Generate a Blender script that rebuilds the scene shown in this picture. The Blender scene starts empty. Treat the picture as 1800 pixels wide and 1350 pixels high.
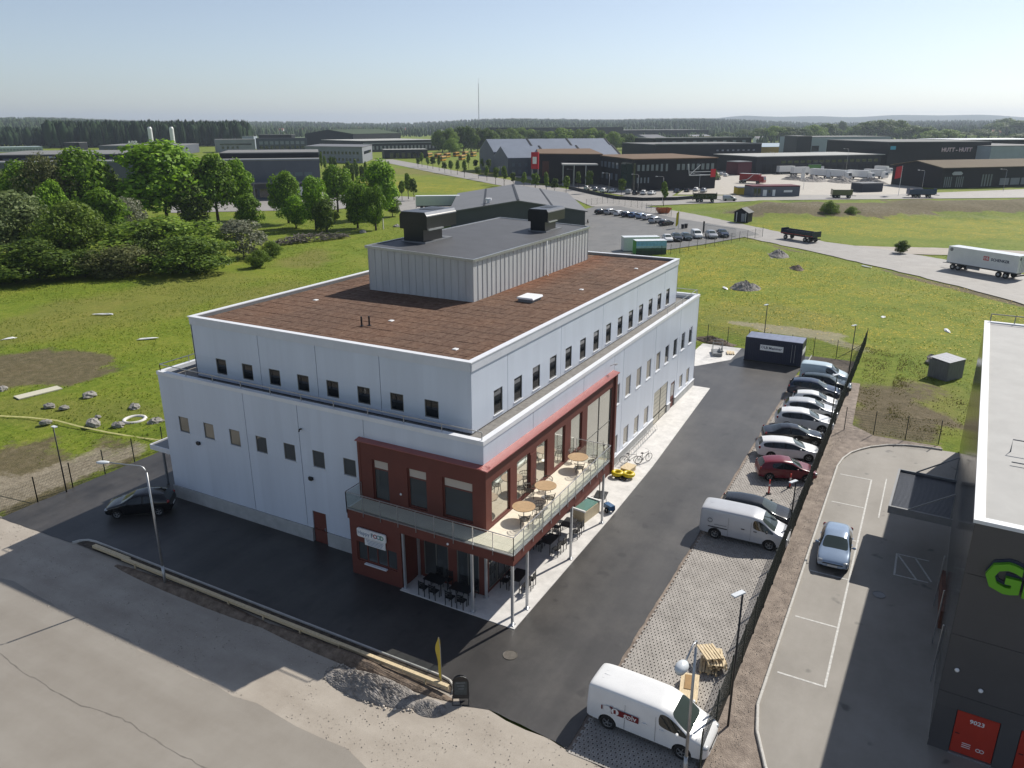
import bpy, bmesh, math, random
import numpy as np
from mathutils import Vector, Matrix
from mathutils.geometry import delaunay_2d_cdt

R = math.radians
scene = bpy.context.scene
col = scene.collection

# ---------------------------------------------------------------- camera
cam = bpy.data.cameras.new('camera')
cam.sensor_width = 36.0
cam.lens = 26.938
cam.clip_start = 0.1
cam.clip_end = 30000
cam_o = bpy.data.objects.new('camera', cam)
col.objects.link(cam_o)
YAW, PITCH, ROLL = .4981, .3282, -.0011
fw = Vector((math.cos(YAW)*math.cos(PITCH), math.sin(YAW)*math.cos(PITCH), -math.sin(PITCH)))
rt = Vector((math.sin(YAW), -math.cos(YAW), 0))
up = rt.cross(fw)
rt, up = rt*math.cos(ROLL)+up*math.sin(ROLL), up*math.cos(ROLL)-rt*math.sin(ROLL)
cam_o.matrix_world = Matrix(((rt.x, up.x, -fw.x, -30.352), (rt.y, up.y, -fw.y, -18.16), (rt.z, up.z, -fw.z, 24.078), (0, 0, 0, 1)))
scene.camera = cam_o

# ---------------------------------------------------------------- sky, sun, exposure
SUN_AZ, SUN_EL = -20.0, 42.2            # compass-free: angle from +X, degrees
world = bpy.data.worlds.new('World')
scene.world = world
world.use_nodes = True
wn = world.node_tree
sky = wn.nodes.new('ShaderNodeTexSky')
sky.sky_type = 'NISHITA'
sky.sun_disc = False
sky.sun_elevation = R(SUN_EL)
sky.sun_rotation = R(90 - SUN_AZ)
sky.altitude = 0
sky.air_density = 0.8
sky.dust_density = 0.5
sky.ozone_density = 2.5
bg = wn.nodes['Background']
hsv = wn.nodes.new('ShaderNodeHueSaturation')      # hazy day: the whole sky a little paler
hsv.inputs['Saturation'].default_value = 0.72
wn.links.new(sky.outputs[0], hsv.inputs['Color'])
wn.links.new(hsv.outputs[0], bg.inputs[0])
bg.inputs[1].default_value = 0.108
sun = bpy.data.lights.new('sun', 'SUN')
sun.energy = 5.0
sun.angle = R(0.5)
sun.color = (1.0, .95, .87)
sun_o = bpy.data.objects.new('sun', sun)
col.objects.link(sun_o)
sd = Vector((math.cos(R(SUN_AZ))*math.cos(R(SUN_EL)), math.sin(R(SUN_AZ))*math.cos(R(SUN_EL)), math.sin(R(SUN_EL))))
sun_o.rotation_euler = sd.to_track_quat('Z', 'Y').to_euler()
vs = scene.view_settings
vs.view_transform = 'Standard'
vs.look = 'None'
vs.exposure = 0.12
vs.gamma = 1.0
vs.use_curve_mapping = False
scene.cycles.max_bounces = 6
scene.cycles.diffuse_bounces = 3
scene.cycles.glossy_bounces = 3
scene.cycles.transparent_max_bounces = 12
scene.cycles.volume_bounces = 0

# ---------------------------------------------------------------- helpers
def tag(o, label=None, cat=None, group=None, kind=None):
    if label: o['label'] = label
    if cat: o['category'] = cat
    if group: o['group'] = group
    if kind: o['kind'] = kind
    return o

def empty(name, loc, rz=0, label=None, cat=None, group=None):
    o = bpy.data.objects.new(name, None)
    o.empty_display_size = .3
    o.location = loc
    o.rotation_euler = (0, 0, rz)
    col.objects.link(o)
    return tag(o, label, cat, group)

def link(name, me, parent=None):
    o = bpy.data.objects.new(name, me)
    col.objects.link(o)
    o.parent = parent
    return o

def copy_tree(o, parent=None):
    c = o.copy()
    col.objects.link(c)
    c.parent = parent
    for ch in KIDS.get(o.name, []) or list(o.children):
        copy_tree(ch, c)
    return c
KIDS = {}

class MB:
    """collects simple shapes, then becomes ONE mesh object"""
    def __init__(s): s.v = []; s.f = []; s.m = []; s.mi = 0
    def add(s, vs_, fs):
        n = len(s.v); s.v += [tuple(p) for p in vs_]; s.f += [tuple(i+n for i in f) for f in fs]; s.m += [s.mi]*len(fs)
        return s
    def bx(s, x0, x1, y0, y1, z0, z1, rz=0, c=None):
        p = [(x0,y0,z0),(x1,y0,z0),(x1,y1,z0),(x0,y1,z0),(x0,y0,z1),(x1,y0,z1),(x1,y1,z1),(x0,y1,z1)]
        if rz:
            cx, cy = c or ((x0+x1)/2, (y0+y1)/2); ca, sa = math.cos(rz), math.sin(rz)
            p = [(cx+(x-cx)*ca-(y-cy)*sa, cy+(x-cx)*sa+(y-cy)*ca, z) for x, y, z in p]
        return s.add(p, [(3,2,1,0),(4,5,6,7),(0,1,5,4),(1,2,6,5),(2,3,7,6),(3,0,4,7)])
    def bar(s, a, b, w, h=None):
        """square bar from a to b"""
        a, b = Vector(a), Vector(b); d = (b-a).normalized(); h = h or w
        t = Vector((0,0,1)) if abs(d.z) < .95 else Vector((1,0,0))
        x = d.cross(t).normalized()*w/2; y = x.cross(d).normalized()*h/2
        p = [a-x-y,a+x-y,a+x+y,a-x+y,b-x-y,b+x-y,b+x+y,b-x+y]
        return s.add(p, [(0,1,2,3),(7,6,5,4),(0,4,5,1),(1,5,6,2),(2,6,7,3),(3,7,4,0)])
    def cyl(s, a, b, r0, r1=None, n=10, cap=True):
        a, b = Vector(a), Vector(b); d = (b-a).normalized(); r1 = r0 if r1 is None else r1
        t = Vector((0,0,1)) if abs(d.z) < .95 else Vector((1,0,0))
        x = d.cross(t).normalized(); y = d.cross(x)
        p = []
        for q, r in ((a,r0),(b,r1)):
            p += [q+(x*math.cos(2*math.pi*i/n)+y*math.sin(2*math.pi*i/n))*r for i in range(n)]
        f = [(i,(i+1)%n,n+(i+1)%n,n+i) for i in range(n)]
        if cap: f += [tuple(range(n-1,-1,-1)), tuple(range(n,2*n))]
        return s.add(p, f)
    def tube(s, pts, r, n=6, rs=None):
        pts = [Vector(q) for q in pts]; p = []; m = len(pts)
        for i, q in enumerate(pts):
            d = (pts[min(i+1,m-1)]-pts[max(i-1,0)]).normalized()
            t = Vector((0,0,1)) if abs(d.z) < .95 else Vector((1,0,0))
            x = d.cross(t).normalized(); y = d.cross(x); rr = rs[i] if rs else r
            p += [q+(x*math.cos(2*math.pi*k/n)+y*math.sin(2*math.pi*k/n))*rr for k in range(n)]
        f = [(i*n+k, i*n+(k+1)%n, (i+1)*n+(k+1)%n, (i+1)*n+k) for i in range(m-1) for k in range(n)]
        f += [tuple(range(n-1,-1,-1)), tuple(range((m-1)*n, m*n))]
        return s.add(p, f)
    def ring(s, c, R0, r, n=20, k=8, axis='z'):
        p = []
        for i in range(n):
            a = 2*math.pi*i/n
            for j in range(k):
                b = 2*math.pi*j/k; q = ((R0+r*math.cos(b))*math.cos(a), (R0+r*math.cos(b))*math.sin(a), r*math.sin(b))
                if axis == 'y': q = (q[0], q[2], q[1])
                if axis == 'x': q = (q[2], q[0], q[1])
                p.append((c[0]+q[0], c[1]+q[1], c[2]+q[2]))
        f = [(i*k+j, ((i+1)%n)*k+j, ((i+1)%n)*k+(j+1)%k, i*k+(j+1)%k) for i in range(n) for j in range(k)]
        return s.add(p, f)
    def prism(s, poly, z0, z1):
        n = len(poly); p = [(x,y,z0) for x,y in poly]+[(x,y,z1) for x,y in poly]
        return s.add(p, [tuple(range(n-1,-1,-1)), tuple(range(n,2*n))]+[(i,(i+1)%n,n+(i+1)%n,n+i) for i in range(n)])
    def prof(s, poly, a, b, axis):
        """profile polygon (two coordinates) swept along axis from a to b"""
        n = len(poly)
        def P(q, t): return (t,q[0],q[1]) if axis == 'x' else (q[0],t,q[1])
        return s.add([P(q,a) for q in poly]+[P(q,b) for q in poly], [tuple(range(n-1,-1,-1)), tuple(range(n,2*n))]+[(i,(i+1)%n,n+(i+1)%n,n+i) for i in range(n)])
    def blob(s, c, rx, ry, rz, seed=0, amp=.18, n=9, m=6, low=-.35):
        rn = random.Random(seed); p = []
        for i in range(m+1):
            th = math.pi*i/m
            for j in range(n):
                ph = 2*math.pi*j/n; q = 1+rn.uniform(-amp, amp)
                z = math.cos(th)
                p.append((c[0]+rx*q*math.sin(th)*math.cos(ph), c[1]+ry*q*math.sin(th)*math.sin(ph), c[2]+rz*q*max(z,low)))
        f = [(i*n+j, (i+1)*n+j, (i+1)*n+(j+1)%n, i*n+(j+1)%n) for i in range(m) for j in range(n)]
        return s.add(p, f)
    def mesh(s, name, mats, smooth=False, fix=True):
        me = bpy.data.meshes.new(name)
        me.from_pydata(s.v, [], s.f)
        for m in (mats if isinstance(mats, (list, tuple)) else [mats]): me.materials.append(m)
        if s.mi or any(s.m): me.polygons.foreach_set('material_index', s.m)
        if fix:
            bm = bmesh.new(); bm.from_mesh(me); bmesh.ops.recalc_face_normals(bm, faces=bm.faces); bm.to_mesh(me); bm.free()
        if smooth: me.polygons.foreach_set('use_smooth', [True]*len(me.polygons))
        me.update()
        return me
    def build(s, name, mats, parent=None, smooth=False, fix=True):
        return link(name, s.mesh(name, mats, smooth, fix), parent)

def top(name, mb, m, label, cat, group=None, smooth=False):
    return tag(mb.build(name, m, None, smooth), label, cat, group)

# ---------------------------------------------------------------- materials
MATS = {}
def mat(name, c, rough=.6, metal=0.0, var=0.0, scale=3.0, bump=0.0, bscale=40.0, spec=.5, c2=None, stretch=None, isl=0.0, coords='Object', bdist=.02, detail=6.0):
    """Principled surface: base colour broken up by noise (var), optional second colour, fine relief (bump), piece-to-piece variation (isl)"""
    if name in MATS: return MATS[name]
    m = bpy.data.materials.new(name); m.use_nodes = True; nt = m.node_tree; N = nt.nodes; L = nt.links
    b = N['Principled BSDF']
    b.inputs['Base Color'].default_value = (*c, 1); b.inputs['Roughness'].default_value = rough
    b.inputs['Metallic'].default_value = metal; b.inputs['Specular IOR Level'].default_value = spec
    if var or bump or isl or c2:
        tc = N.new('ShaderNodeTexCoord'); vec = tc.outputs[coords]
        if stretch:
            mp = N.new('ShaderNodeMapping'); mp.inputs['Scale'].default_value = stretch; L.new(vec, mp.inputs[0]); vec = mp.outputs[0]
        cur = None
        if var or c2:
            n1 = N.new('ShaderNodeTexNoise'); n1.inputs['Scale'].default_value = scale; n1.inputs['Detail'].default_value = detail; n1.inputs['Roughness'].default_value = .65
            L.new(vec, n1.inputs['Vector'])
            rp = N.new('ShaderNodeValToRGB'); e = rp.color_ramp.elements
            e[0].position = .3; e[1].position = .7
            k = var
            e[0].color = (*[max(0,x*(1-k)) for x in c], 1)
            e[1].color = (*(c2 or [min(1,x*(1+k)) for x in c]), 1)
            L.new(n1.outputs['Fac'], rp.inputs[0]); cur = rp.outputs[0]
        if isl:
            ge = N.new('ShaderNodeNewGeometry'); mr = N.new('ShaderNodeMapRange')
            mr.inputs['To Min'].default_value = 1-isl; mr.inputs['To Max'].default_value = 1+isl
            L.new(ge.outputs['Random Per Island'], mr.inputs['Value'])
            mx = N.new('ShaderNodeVectorMath'); mx.operation = 'SCALE'
            if cur: L.new(cur, mx.inputs[0])
            else: mx.inputs[0].default_value = c
            L.new(mr.outputs[0], mx.inputs['Scale']); cur = mx.outputs[0]
        if cur: L.new(cur, b.inputs['Base Color'])
        if bump:
            n2 = N.new('ShaderNodeTexNoise'); n2.inputs['Scale'].default_value = bscale; n2.inputs['Detail'].default_value = 4
            L.new(vec, n2.inputs['Vector'])
            bp = N.new('ShaderNodeBump'); bp.inputs['Strength'].default_value = bump; bp.inputs['Distance'].default_value = bdist
            L.new(n2.outputs['Fac'], bp.inputs['Height']); L.new(bp.outputs[0], b.inputs['Normal'])
    MATS[name] = m
    return m

def glass_mat(name, tint, rough=.03, ior=1.9):
    m = mat(name, tint, rough, spec=.8)
    m.node_tree.nodes['Principled BSDF'].inputs['IOR'].default_value = ior
    return m

def clear_mat(name, tint, alpha):
    """thin clear sheet: mostly see-through, with a clean reflection"""
    m = bpy.data.materials.new(name); m.use_nodes = True; nt = m.node_tree; N = nt.nodes; L = nt.links
    N.remove(N['Principled BSDF'])
    tr = N.new('ShaderNodeBsdfTransparent'); tr.inputs[0].default_value = (*tint, 1)
    gl = N.new('ShaderNodeBsdfGlossy'); gl.inputs['Roughness'].default_value = .02
    mx = N.new('ShaderNodeMixShader'); mx.inputs[0].default_value = alpha; L.new(tr.outputs[0], mx.inputs[1]); L.new(gl.outputs[0], mx.inputs[2])
    L.new(mx.outputs[0], N['Material Output'].inputs[0])
    return m

def leaf_mat(name, c, c2, trans=.35):
    m = bpy.data.materials.new(name); m.use_nodes = True; nt = m.node_tree; N = nt.nodes; L = nt.links
    b = N['Principled BSDF']; b.inputs['Roughness'].default_value = .6; b.inputs['Specular IOR Level'].default_value = .25
    ge = N.new('ShaderNodeNewGeometry'); oi = N.new('ShaderNodeObjectInfo')
    mx = N.new('ShaderNodeMix'); mx.data_type = 'RGBA'
    mx.inputs['A'].default_value = (*c, 1); mx.inputs['B'].default_value = (*c2, 1)
    L.new(ge.outputs['Random Per Island'], mx.inputs['Factor'])
    mr = N.new('ShaderNodeMapRange'); mr.inputs['To Min'].default_value = .75; mr.inputs['To Max'].default_value = 1.25
    L.new(oi.outputs['Random'], mr.inputs['Value'])
    sc = N.new('ShaderNodeVectorMath'); sc.operation = 'SCALE'
    L.new(mx.outputs['Result'], sc.inputs[0]); L.new(mr.outputs[0], sc.inputs['Scale'])
    L.new(sc.outputs[0], b.inputs['Base Color'])
    tl = N.new('ShaderNodeBsdfTranslucent'); L.new(sc.outputs[0], tl.inputs[0])
    ms = N.new('ShaderNodeMixShader'); ms.inputs[0].default_value = trans
    L.new(b.outputs[0], ms.inputs[1]); L.new(tl.outputs[0], ms.inputs[2]); L.new(ms.outputs[0], N['Material Output'].inputs[0])
    MATS[name] = m
    return m

def text_mesh(name, s, size, m, parent, matrix, ext=.01, bold=0.0, align='CENTER'):
    cu = bpy.data.curves.new(name, 'FONT'); cu.body = s; cu.size = size; cu.extrude = ext; cu.offset = bold; cu.resolution_u = 2
    cu.align_x = align; cu.align_y = 'CENTER'
    t = bpy.data.objects.new(name, cu); col.objects.link(t)
    dg = bpy.context.evaluated_depsgraph_get()
    me = bpy.data.meshes.new_from_object(t.evaluated_get(dg))
    bpy.data.objects.remove(t); bpy.data.curves.remove(cu)
    me.materials.clear(); me.materials.append(m)
    me.name = name
    o = link(name, me, parent); o.matrix_local = matrix
    return o

def face_matrix(pos, right, upv=(0,0,1)):
    """text lying on a wall: x along right, y along up"""
    r, u = Vector(right).normalized(), Vector(upv).normalized(); n = r.cross(u)
    return Matrix(((r.x,u.x,n.x,pos[0]),(r.y,u.y,n.y,pos[1]),(r.z,u.z,n.z,pos[2]),(0,0,0,1)))

# common surfaces
wallw = mat('white_facade_panel', (.60,.65,.73), .34, var=.05, scale=.8, isl=.025, stretch=(1.2,1.2,.12))
trimw = mat('white_trim', (.72,.73,.75), .35, var=.05, scale=1.5)
seamd = mat('dark_joint', (.035,.038,.045), .7, var=.2)
concrete = mat('pale_concrete', (.62,.60,.57), .75, var=.16, scale=1.2, bump=.25, bscale=60)
plinthm = mat('plinth_concrete', (.40,.40,.39), .75, var=.15, scale=1.5, bump=.2, bscale=50)
redc = mat('red_brown_cladding', (.135,.036,.025), .65, var=.1, scale=1.0)
redf = mat('red_brown_flashing', (.30,.085,.075), .4, var=.08, scale=2.0)
glassd = glass_mat('dark_window_glass', (.010,.012,.014), .04, 1.4)
glasst = glass_mat('blind_behind_glass', (.20,.18,.14), .12, 1.5)  # the pane itself is coloured an even tan
glassg = glass_mat('grey_window_glass', (.055,.06,.06), .04, 1.7)
frames = mat('grey_window_frame', (.16,.155,.14), .5, var=.1)
steel = mat('galvanised_steel', (.42,.43,.44), .38, .75, var=.15, scale=6)
blackm = mat('black_metal', (.012,.013,.015), .45, var=.2)
greym = mat('grey_paint', (.18,.185,.19), .5, var=.1)
whitep = mat('white_paint', (.75,.75,.74), .4, var=.06, scale=4)
woodp = mat('pale_timber', (.60,.48,.30), .7, var=.28, scale=5, stretch=(1,6,6), bump=.2, bscale=30, isl=.12)
woodt = mat('oiled_table_timber', (.42,.28,.15), .5, var=.15, scale=5)
rubber = mat('black_rubber', (.012,.012,.012), .8, var=.2)

# ================================================================ GROUND
def inpoly(x, y, poly):
    n = len(poly); r = np.zeros(x.shape, bool); j = n-1
    for i in range(n):
        xi, yi = poly[i]; xj, yj = poly[j]
        c = ((yi > y) != (yj > y)) & (x < (xj-xi)*(y-yi)/((yj-yi) or 1e-9)+xi)
        r ^= c; j = i
    return r

def vnoise(x, y, s, seed):
    """smooth value noise, vectorised"""
    rn = np.random.RandomState(seed); t = rn.rand(256, 256)
    x = x/s+1000; y = y/s+1000
    xi = np.floor(x).astype(int); yi = np.floor(y).astype(int); fx = x-xi; fy = y-yi
    fx = fx*fx*(3-2*fx); fy = fy*fy*(3-2*fy); g = lambda a, b: t[a % 256, b % 256]
    return (g(xi,yi)*(1-fx)+g(xi+1,yi)*fx)*(1-fy)+(g(xi,yi+1)*(1-fx)+g(xi+1,yi+1)*fx)*fy

# outlines on the ground, in metres
P_YARD = [(-7.45,31.9),(46,31.9),(46,3.2),(55,3.2),(55.2,-8.5),(48,-8.25),(-7.7,-8.3),(-7.7,-9.4),(-7.3,-6),(-7.2,-4.4),(-7.6,-3.2),(-6.5,-2.3),(-6.5,24.4),(-7.2,25)]
P_PAVER = [(-7.9,-13.3),(-7.9,-9.2),(-7.7,-8.3),(48,-8.25),(48,-13.3)]
P_SHOULDER = [(-12.2,-70),(-12.2,90),(-7.3,90),(-7.3,31.8),(-6.9,31.8),(-6.4,24.6),(-6.3,-2.0),(-7.2,-4.4),(-7.75,-9.3),(-7.9,-13.3),(-12,-13.6),(-14,-30),(-14,-70)]
P_STREET = [(-75,-90),(-75,120),(-11.4,120),(-11.3,40),(-11.5,20),(-11.9,6),(-11.9,1),(-12.6,-6),(-13.2,-20),(-16,-60),(-16,-90)]
P_STRIP = [(-12,-13.4),(-7.9,-13.3),(48,-13.3),(48,-14.2),(36,-14.7),(34.3,-16.5),(34.4,-21.3),(33.6,-21.4),(33.4,-19.5),(32.6,-17.6),(31.5,-16.4),(29.6,-15.2),(26.5,-14.6),(13,-14.6),(-1.4,-14.6),(-4.8,-15.6),(-9,-18.2),(-13,-21)]
P_RLOT = [(-13,-21),(-9,-18.2),(-4.8,-15.6),(-3,-14.9),(-1.4,-14.6),(13,-14.6),(26.5,-14.6),(28.2,-14.8),(29.6,-15.2),(31.5,-16.4),(32.6,-17.6),(33.4,-19.5),(33.6,-22),(33.6,-60),(-13,-60)]
P_AVENUE = [(410.2, 331.4),(310.4, 213.9),(242.3, 130),(210.2, 88.8),(192.2, 75),(215.7, 69.8),(234, 90.4),(266.8, 135.1),(328.6, 211.6),(423.7, 324.5)]
P_CROSS = [(210.2, 88.8),(226.4, 85.2),(230.8, 72.1),(253.7, 38.3),(277.5, -2),(336.1, -54.3),(290.7, -50.3),(258.8, -3.2),(236.2, 31),(218.1, 45),(199.6, 61.2),(190.6, 74.3)]
P_BROAD = [(193.8, 75.7),(201.2, 61.7),(185.5, 41.3),(166.2, 21.5),(146.35, 1.79),(140.7, -10.72),(133.07, -20.82),(119.09, -36.32),(92.72, -33.92),(104.86, -24.1),(113.73, -15.91),(128.85, -0.48),(145.34, 18.32),(168.4, 42.4)]
P_SPUR = [(144.89, 1.04),(143.16, -4.15),(148.55, -20.71),(152.8, -39.39),(147.91, -38.95),(138.95, -20.77),(135.81, -12.03),(137, -6.85)]
P_LOT = [(134.44, 52.59),(89.16, 32.1),(103.22, 32.3),(110.58, 32.23),(131.11, 23.4),(151.53, 16.49),(159.03, 21.34),(174.6, 44.4),(201, 73.3),(182, 73.2)]
P_CONC = [(242.9, 63.7),(312.9, 76.2),(411.5, 99),(462, 81.5),(512.7, 12.9),(316.8, -11.6),(282.5, -16.2)]
P_PARK = [(346.2, 200.7),(332.4, 151.3),(255.9, 80.9),(268.1, 69.1),(235.4, 63.4),(230.1, 78.1),(257.9, 112.6),(302, 162.5)]
P_LYARD = [(144, 205.3),(182.4, 209.3),(194.5, 175.6),(174, 148.5),(159.5, 136.8),(147.7, 137.9),(132.5, 156.7),(118.6, 173.4)]
P_TRAIL = [(174, 148.5),(191.6, 146.4),(192.5, 113.6),(171, 100.9),(155.7, 113),(151.8, 117.2)]
P_PAD = [(50,-1.2),(55,-1.2),(55,3.2),(46,3.2),(46,1.5)]
PAVED = [P_YARD,P_PAVER,P_SHOULDER,P_STREET,P_STRIP,P_RLOT,P_AVENUE,P_CROSS,P_BROAD,P_SPUR,P_LOT,P_CONC,P_PARK,P_LYARD,P_TRAIL,[(-3,-3),(41,-3),(41,25),(-3,25)],[(48,-8),(56,-8),(56,-14),(48,-14)]]

def any_paved(x, y):
    r = np.zeros(x.shape, bool)
    for p in PAVED: r |= inpoly(x, y, p)
    return r

def spots(x, y, lst, rough=.35):
    """soft irregular patches: (cx, cy, rx, ry, angle, weight)"""
    w = np.zeros(x.shape); nz = vnoise(x,y,3.1,5)*.6+vnoise(x,y,1.3,6)*.4+vnoise(x,y,9,8)*.5-.75
    for cx, cy, rx, ry, a, k in lst:
        ca, sa = math.cos(a), math.sin(a); dx, dy = x-cx, y-cy
        d = np.sqrt(((dx*ca+dy*sa)/rx)**2+((-dx*sa+dy*ca)/ry)**2)+nz*rough*2
        w = np.maximum(w, np.clip((1.15-d)/.35, 0, 1)*k)
    return w

def ang(a, b): return math.atan2(b[1]-a[1], b[0]-a[0])
def mid(a, b): return ((a[0]+b[0])/2, (a[1]+b[1])/2)
SOIL = [(*(12.91, 62.23), 10, 5.5, ang((14.25, 70.81),(16.37, 57.92)), .9), (*(-1.35, 41.35), 5, 2, .3, .6), (*(-0.41, 35.72), 4, 1.5, 1.2, .6), (*(-4.21, 36.34),7,3,1.5,.9),(*(2.39, 34.43),4,2,1.2,.5),
        (39,-18,5.5,4,0,.85), (44,-16.3,4.5,2.5,.3,.75), (48,-19,4,3,0,.5), (36.5,-20,3,2,0,.7), (40.5,-16,4,1.6,0,.6),
        (*(201.1, 5.9), 9, 30, ang((185.9, 28.8),(217.9, -25.7))-math.pi/2, 1), (*(224.4, -25.8), 9, 36, ang((203.3, 1.8),(231.8, -39.9))-math.pi/2, 1), (*(193.8, 19.7),8,12,ang((185.9, 28.8),(191.6, 20.9))-math.pi/2,.9),
        (*(111.49, -16),10,1.5,ang((122.44, -6.2),(102.46, -24.07)),.6),(*(100.36, -26.95),8,1.6,ang((103.41, -24.08),(95.76, -30.21)),.7),(*(133.36, 7.71),7,1.4,ang((144.44, 18.12),(128.01, 2.53)),.5)]
PALE = [(*(65.58, -5.42), 8, 1.3, ang((65.25, -0.75),(65.26, -8.72)), .8), (*(63.21, -10.23),6,1.6,ang((64.94, -8.12),(61.07, -12.28)),.6), (*(63.76, -5.39),4,1.3,ang((65.25, -0.75),(65.26, -8.72)),.8), (*(-3.44, 34.92),9,1.6,ang((-6.32, 33.95),(-1.24, 33.77)),.8),
        (*(76.17, 80.21), 9, .8, ang((69.78, 79.72),(81.58, 76.7)), .3), (*(139.91, -10.77),4,3,0,.6), (*(-1.06, 36.08),6,1.2,ang((-4.59, 37.05),(2.39, 34.43)),.55), (*(50.04, 3.45),4,1.2,1.5,.6), (*(197.4, 15.8),5,70,ang((197.3, 31.4),(214.8, -25.7))-math.pi/2,.35)]
YEL = [(*(102.62, 6.99),16,22,.4,.75),(*(85.19, -14.25),22,18,0,.6),(*(183.6, -18),20,45,ang((171.3, 5),(193.9, -37.4))-math.pi/2,.9),(*(172.6, 2.6),14,26,ang((168.1, 11.1),(181, -13.2))-math.pi/2,.7),(*(123.36, 20.17),8,12,0,.9),
       (*(230.3, 165),18,45,ang((238.8, 188.5),(232.3, 137.1))-math.pi/2,1.0),(*(266, 165.7),16,45,ang((252, 192.4),(245.2, 136.8))-math.pi/2,.55),(*(99.93, -8.43),12,20,0,.5),(*(68.63, 2.84),9,8,0,.35),(*(33.89, 67.42),20,16,0,.12),(*(57.55, 70.52),16,16,0,.1),(*(79.55, -23.74),12,12,0,.45),(*(79.26, -3.22),12,14,0,.55)]
OLIVE = [(*(77.54, 84.24),10,5,.5,.8),(*(43.32, 79.23),20,10,.4,.5),(*(26.84, 80.51),16,8,.4,.6),(*(318.7, 230.5),25,70,ang((311.7, 244.1),(284.8, 153.1))-math.pi/2,.9),(*(49.29, 68.12),12,6,.3,.6),(*(40.43, -15.26),5,9,0,.7),(*(5.38, 49.66),14,3,-1.2,.5),(*(166.1, 194.8),20,8,.4,.5),(*(70.73, -1.06),9,10,0,.5),(44,-19,8,6,0,.6)]

def bank(x, y):
    """low earth bank beyond the trailer road"""
    a, b = (165.9, 34.2), (215.7, -43.9); dx, dy = b[0]-a[0], b[1]-a[1]; Ln = math.hypot(dx, dy)
    t = ((x-a[0])*dx+(y-a[1])*dy)/Ln; d = ((x-a[0])*-dy+(y-a[1])*dx)/Ln
    s = np.clip(d/19, 0, 1)*np.clip((44-d)/18, 0, 1); s = s*s*(3-2*s)
    return 2.7*s*np.clip((t-10)/16, 0, 1)*(.85+.3*vnoise(x,y,7,77))

gu = np.arange(-76, 334.1, 2.0); gv = np.arange(-132, 334.1, 2.0)
X, Y = np.meshgrid(gu, gv, indexing='ij')
near = np.zeros(X.shape, bool)
for ox in (-2.2, 0, 2.2):
    for oy in (-2.2, 0, 2.2): near |= any_paved(X+ox, Y+oy)
Z = np.where(near, -.10, -.02+(vnoise(X,Y,14,1)-.4)*.35+(vnoise(X,Y,4,2)-.5)*.22)
Z = np.where(any_paved(X, Y), -.12, Z) + np.where(near, 0, bank(X, Y))
Z[0,:] = Z[-1,:] = Z[:,0] = Z[:,-1] = -.1
nU, nV = X.shape
vts = np.stack([X.ravel(), Y.ravel(), Z.ravel()], 1)
idx = np.arange(nU*nV).reshape(nU, nV)
quads = np.stack([idx[:-1,:-1], idx[1:,:-1], idx[1:,1:], idx[:-1,1:]], -1).reshape(-1, 4)
B = 14000.0
ring = [(-B,-B),(gu[0],-B),(gu[-1],-B),(B,-B),(-B,gv[0]),(gu[0],gv[0]),(gu[-1],gv[0]),(B,gv[0]),(-B,gv[-1]),(gu[0],gv[-1]),(gu[-1],gv[-1]),(B,gv[-1]),(-B,B),(gu[0],B),(gu[-1],B),(B,B)]
n0 = len(vts)
vts = np.vstack([vts, [(a, b, -.1) for a, b in ring]])
rq = [[n0+r*4+c, n0+r*4+c+1, n0+(r+1)*4+c+1, n0+(r+1)*4+c] for r in range(3) for c in range(3) if (r, c) != (1, 1)]
gme = bpy.data.meshes.new('ground')
gme.from_pydata(vts.tolist(), [], quads.tolist()+rq)
ca = gme.color_attributes.new('cover', 'FLOAT_COLOR', 'POINT')
cv = np.zeros((len(vts), 4)); cv[:, 3] = 0
cv[:n0, 0] = spots(X, Y, SOIL).ravel(); cv[:n0, 1] = spots(X, Y, PALE).ravel(); cv[:n0, 2] = spots(X, Y, YEL, .2).ravel(); cv[:n0, 3] = spots(X, Y, OLIVE, .3).ravel()
ca.data.foreach_set('color', cv.ravel())
gme.polygons.foreach_set('use_smooth', [True]*len(gme.polygons))

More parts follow.
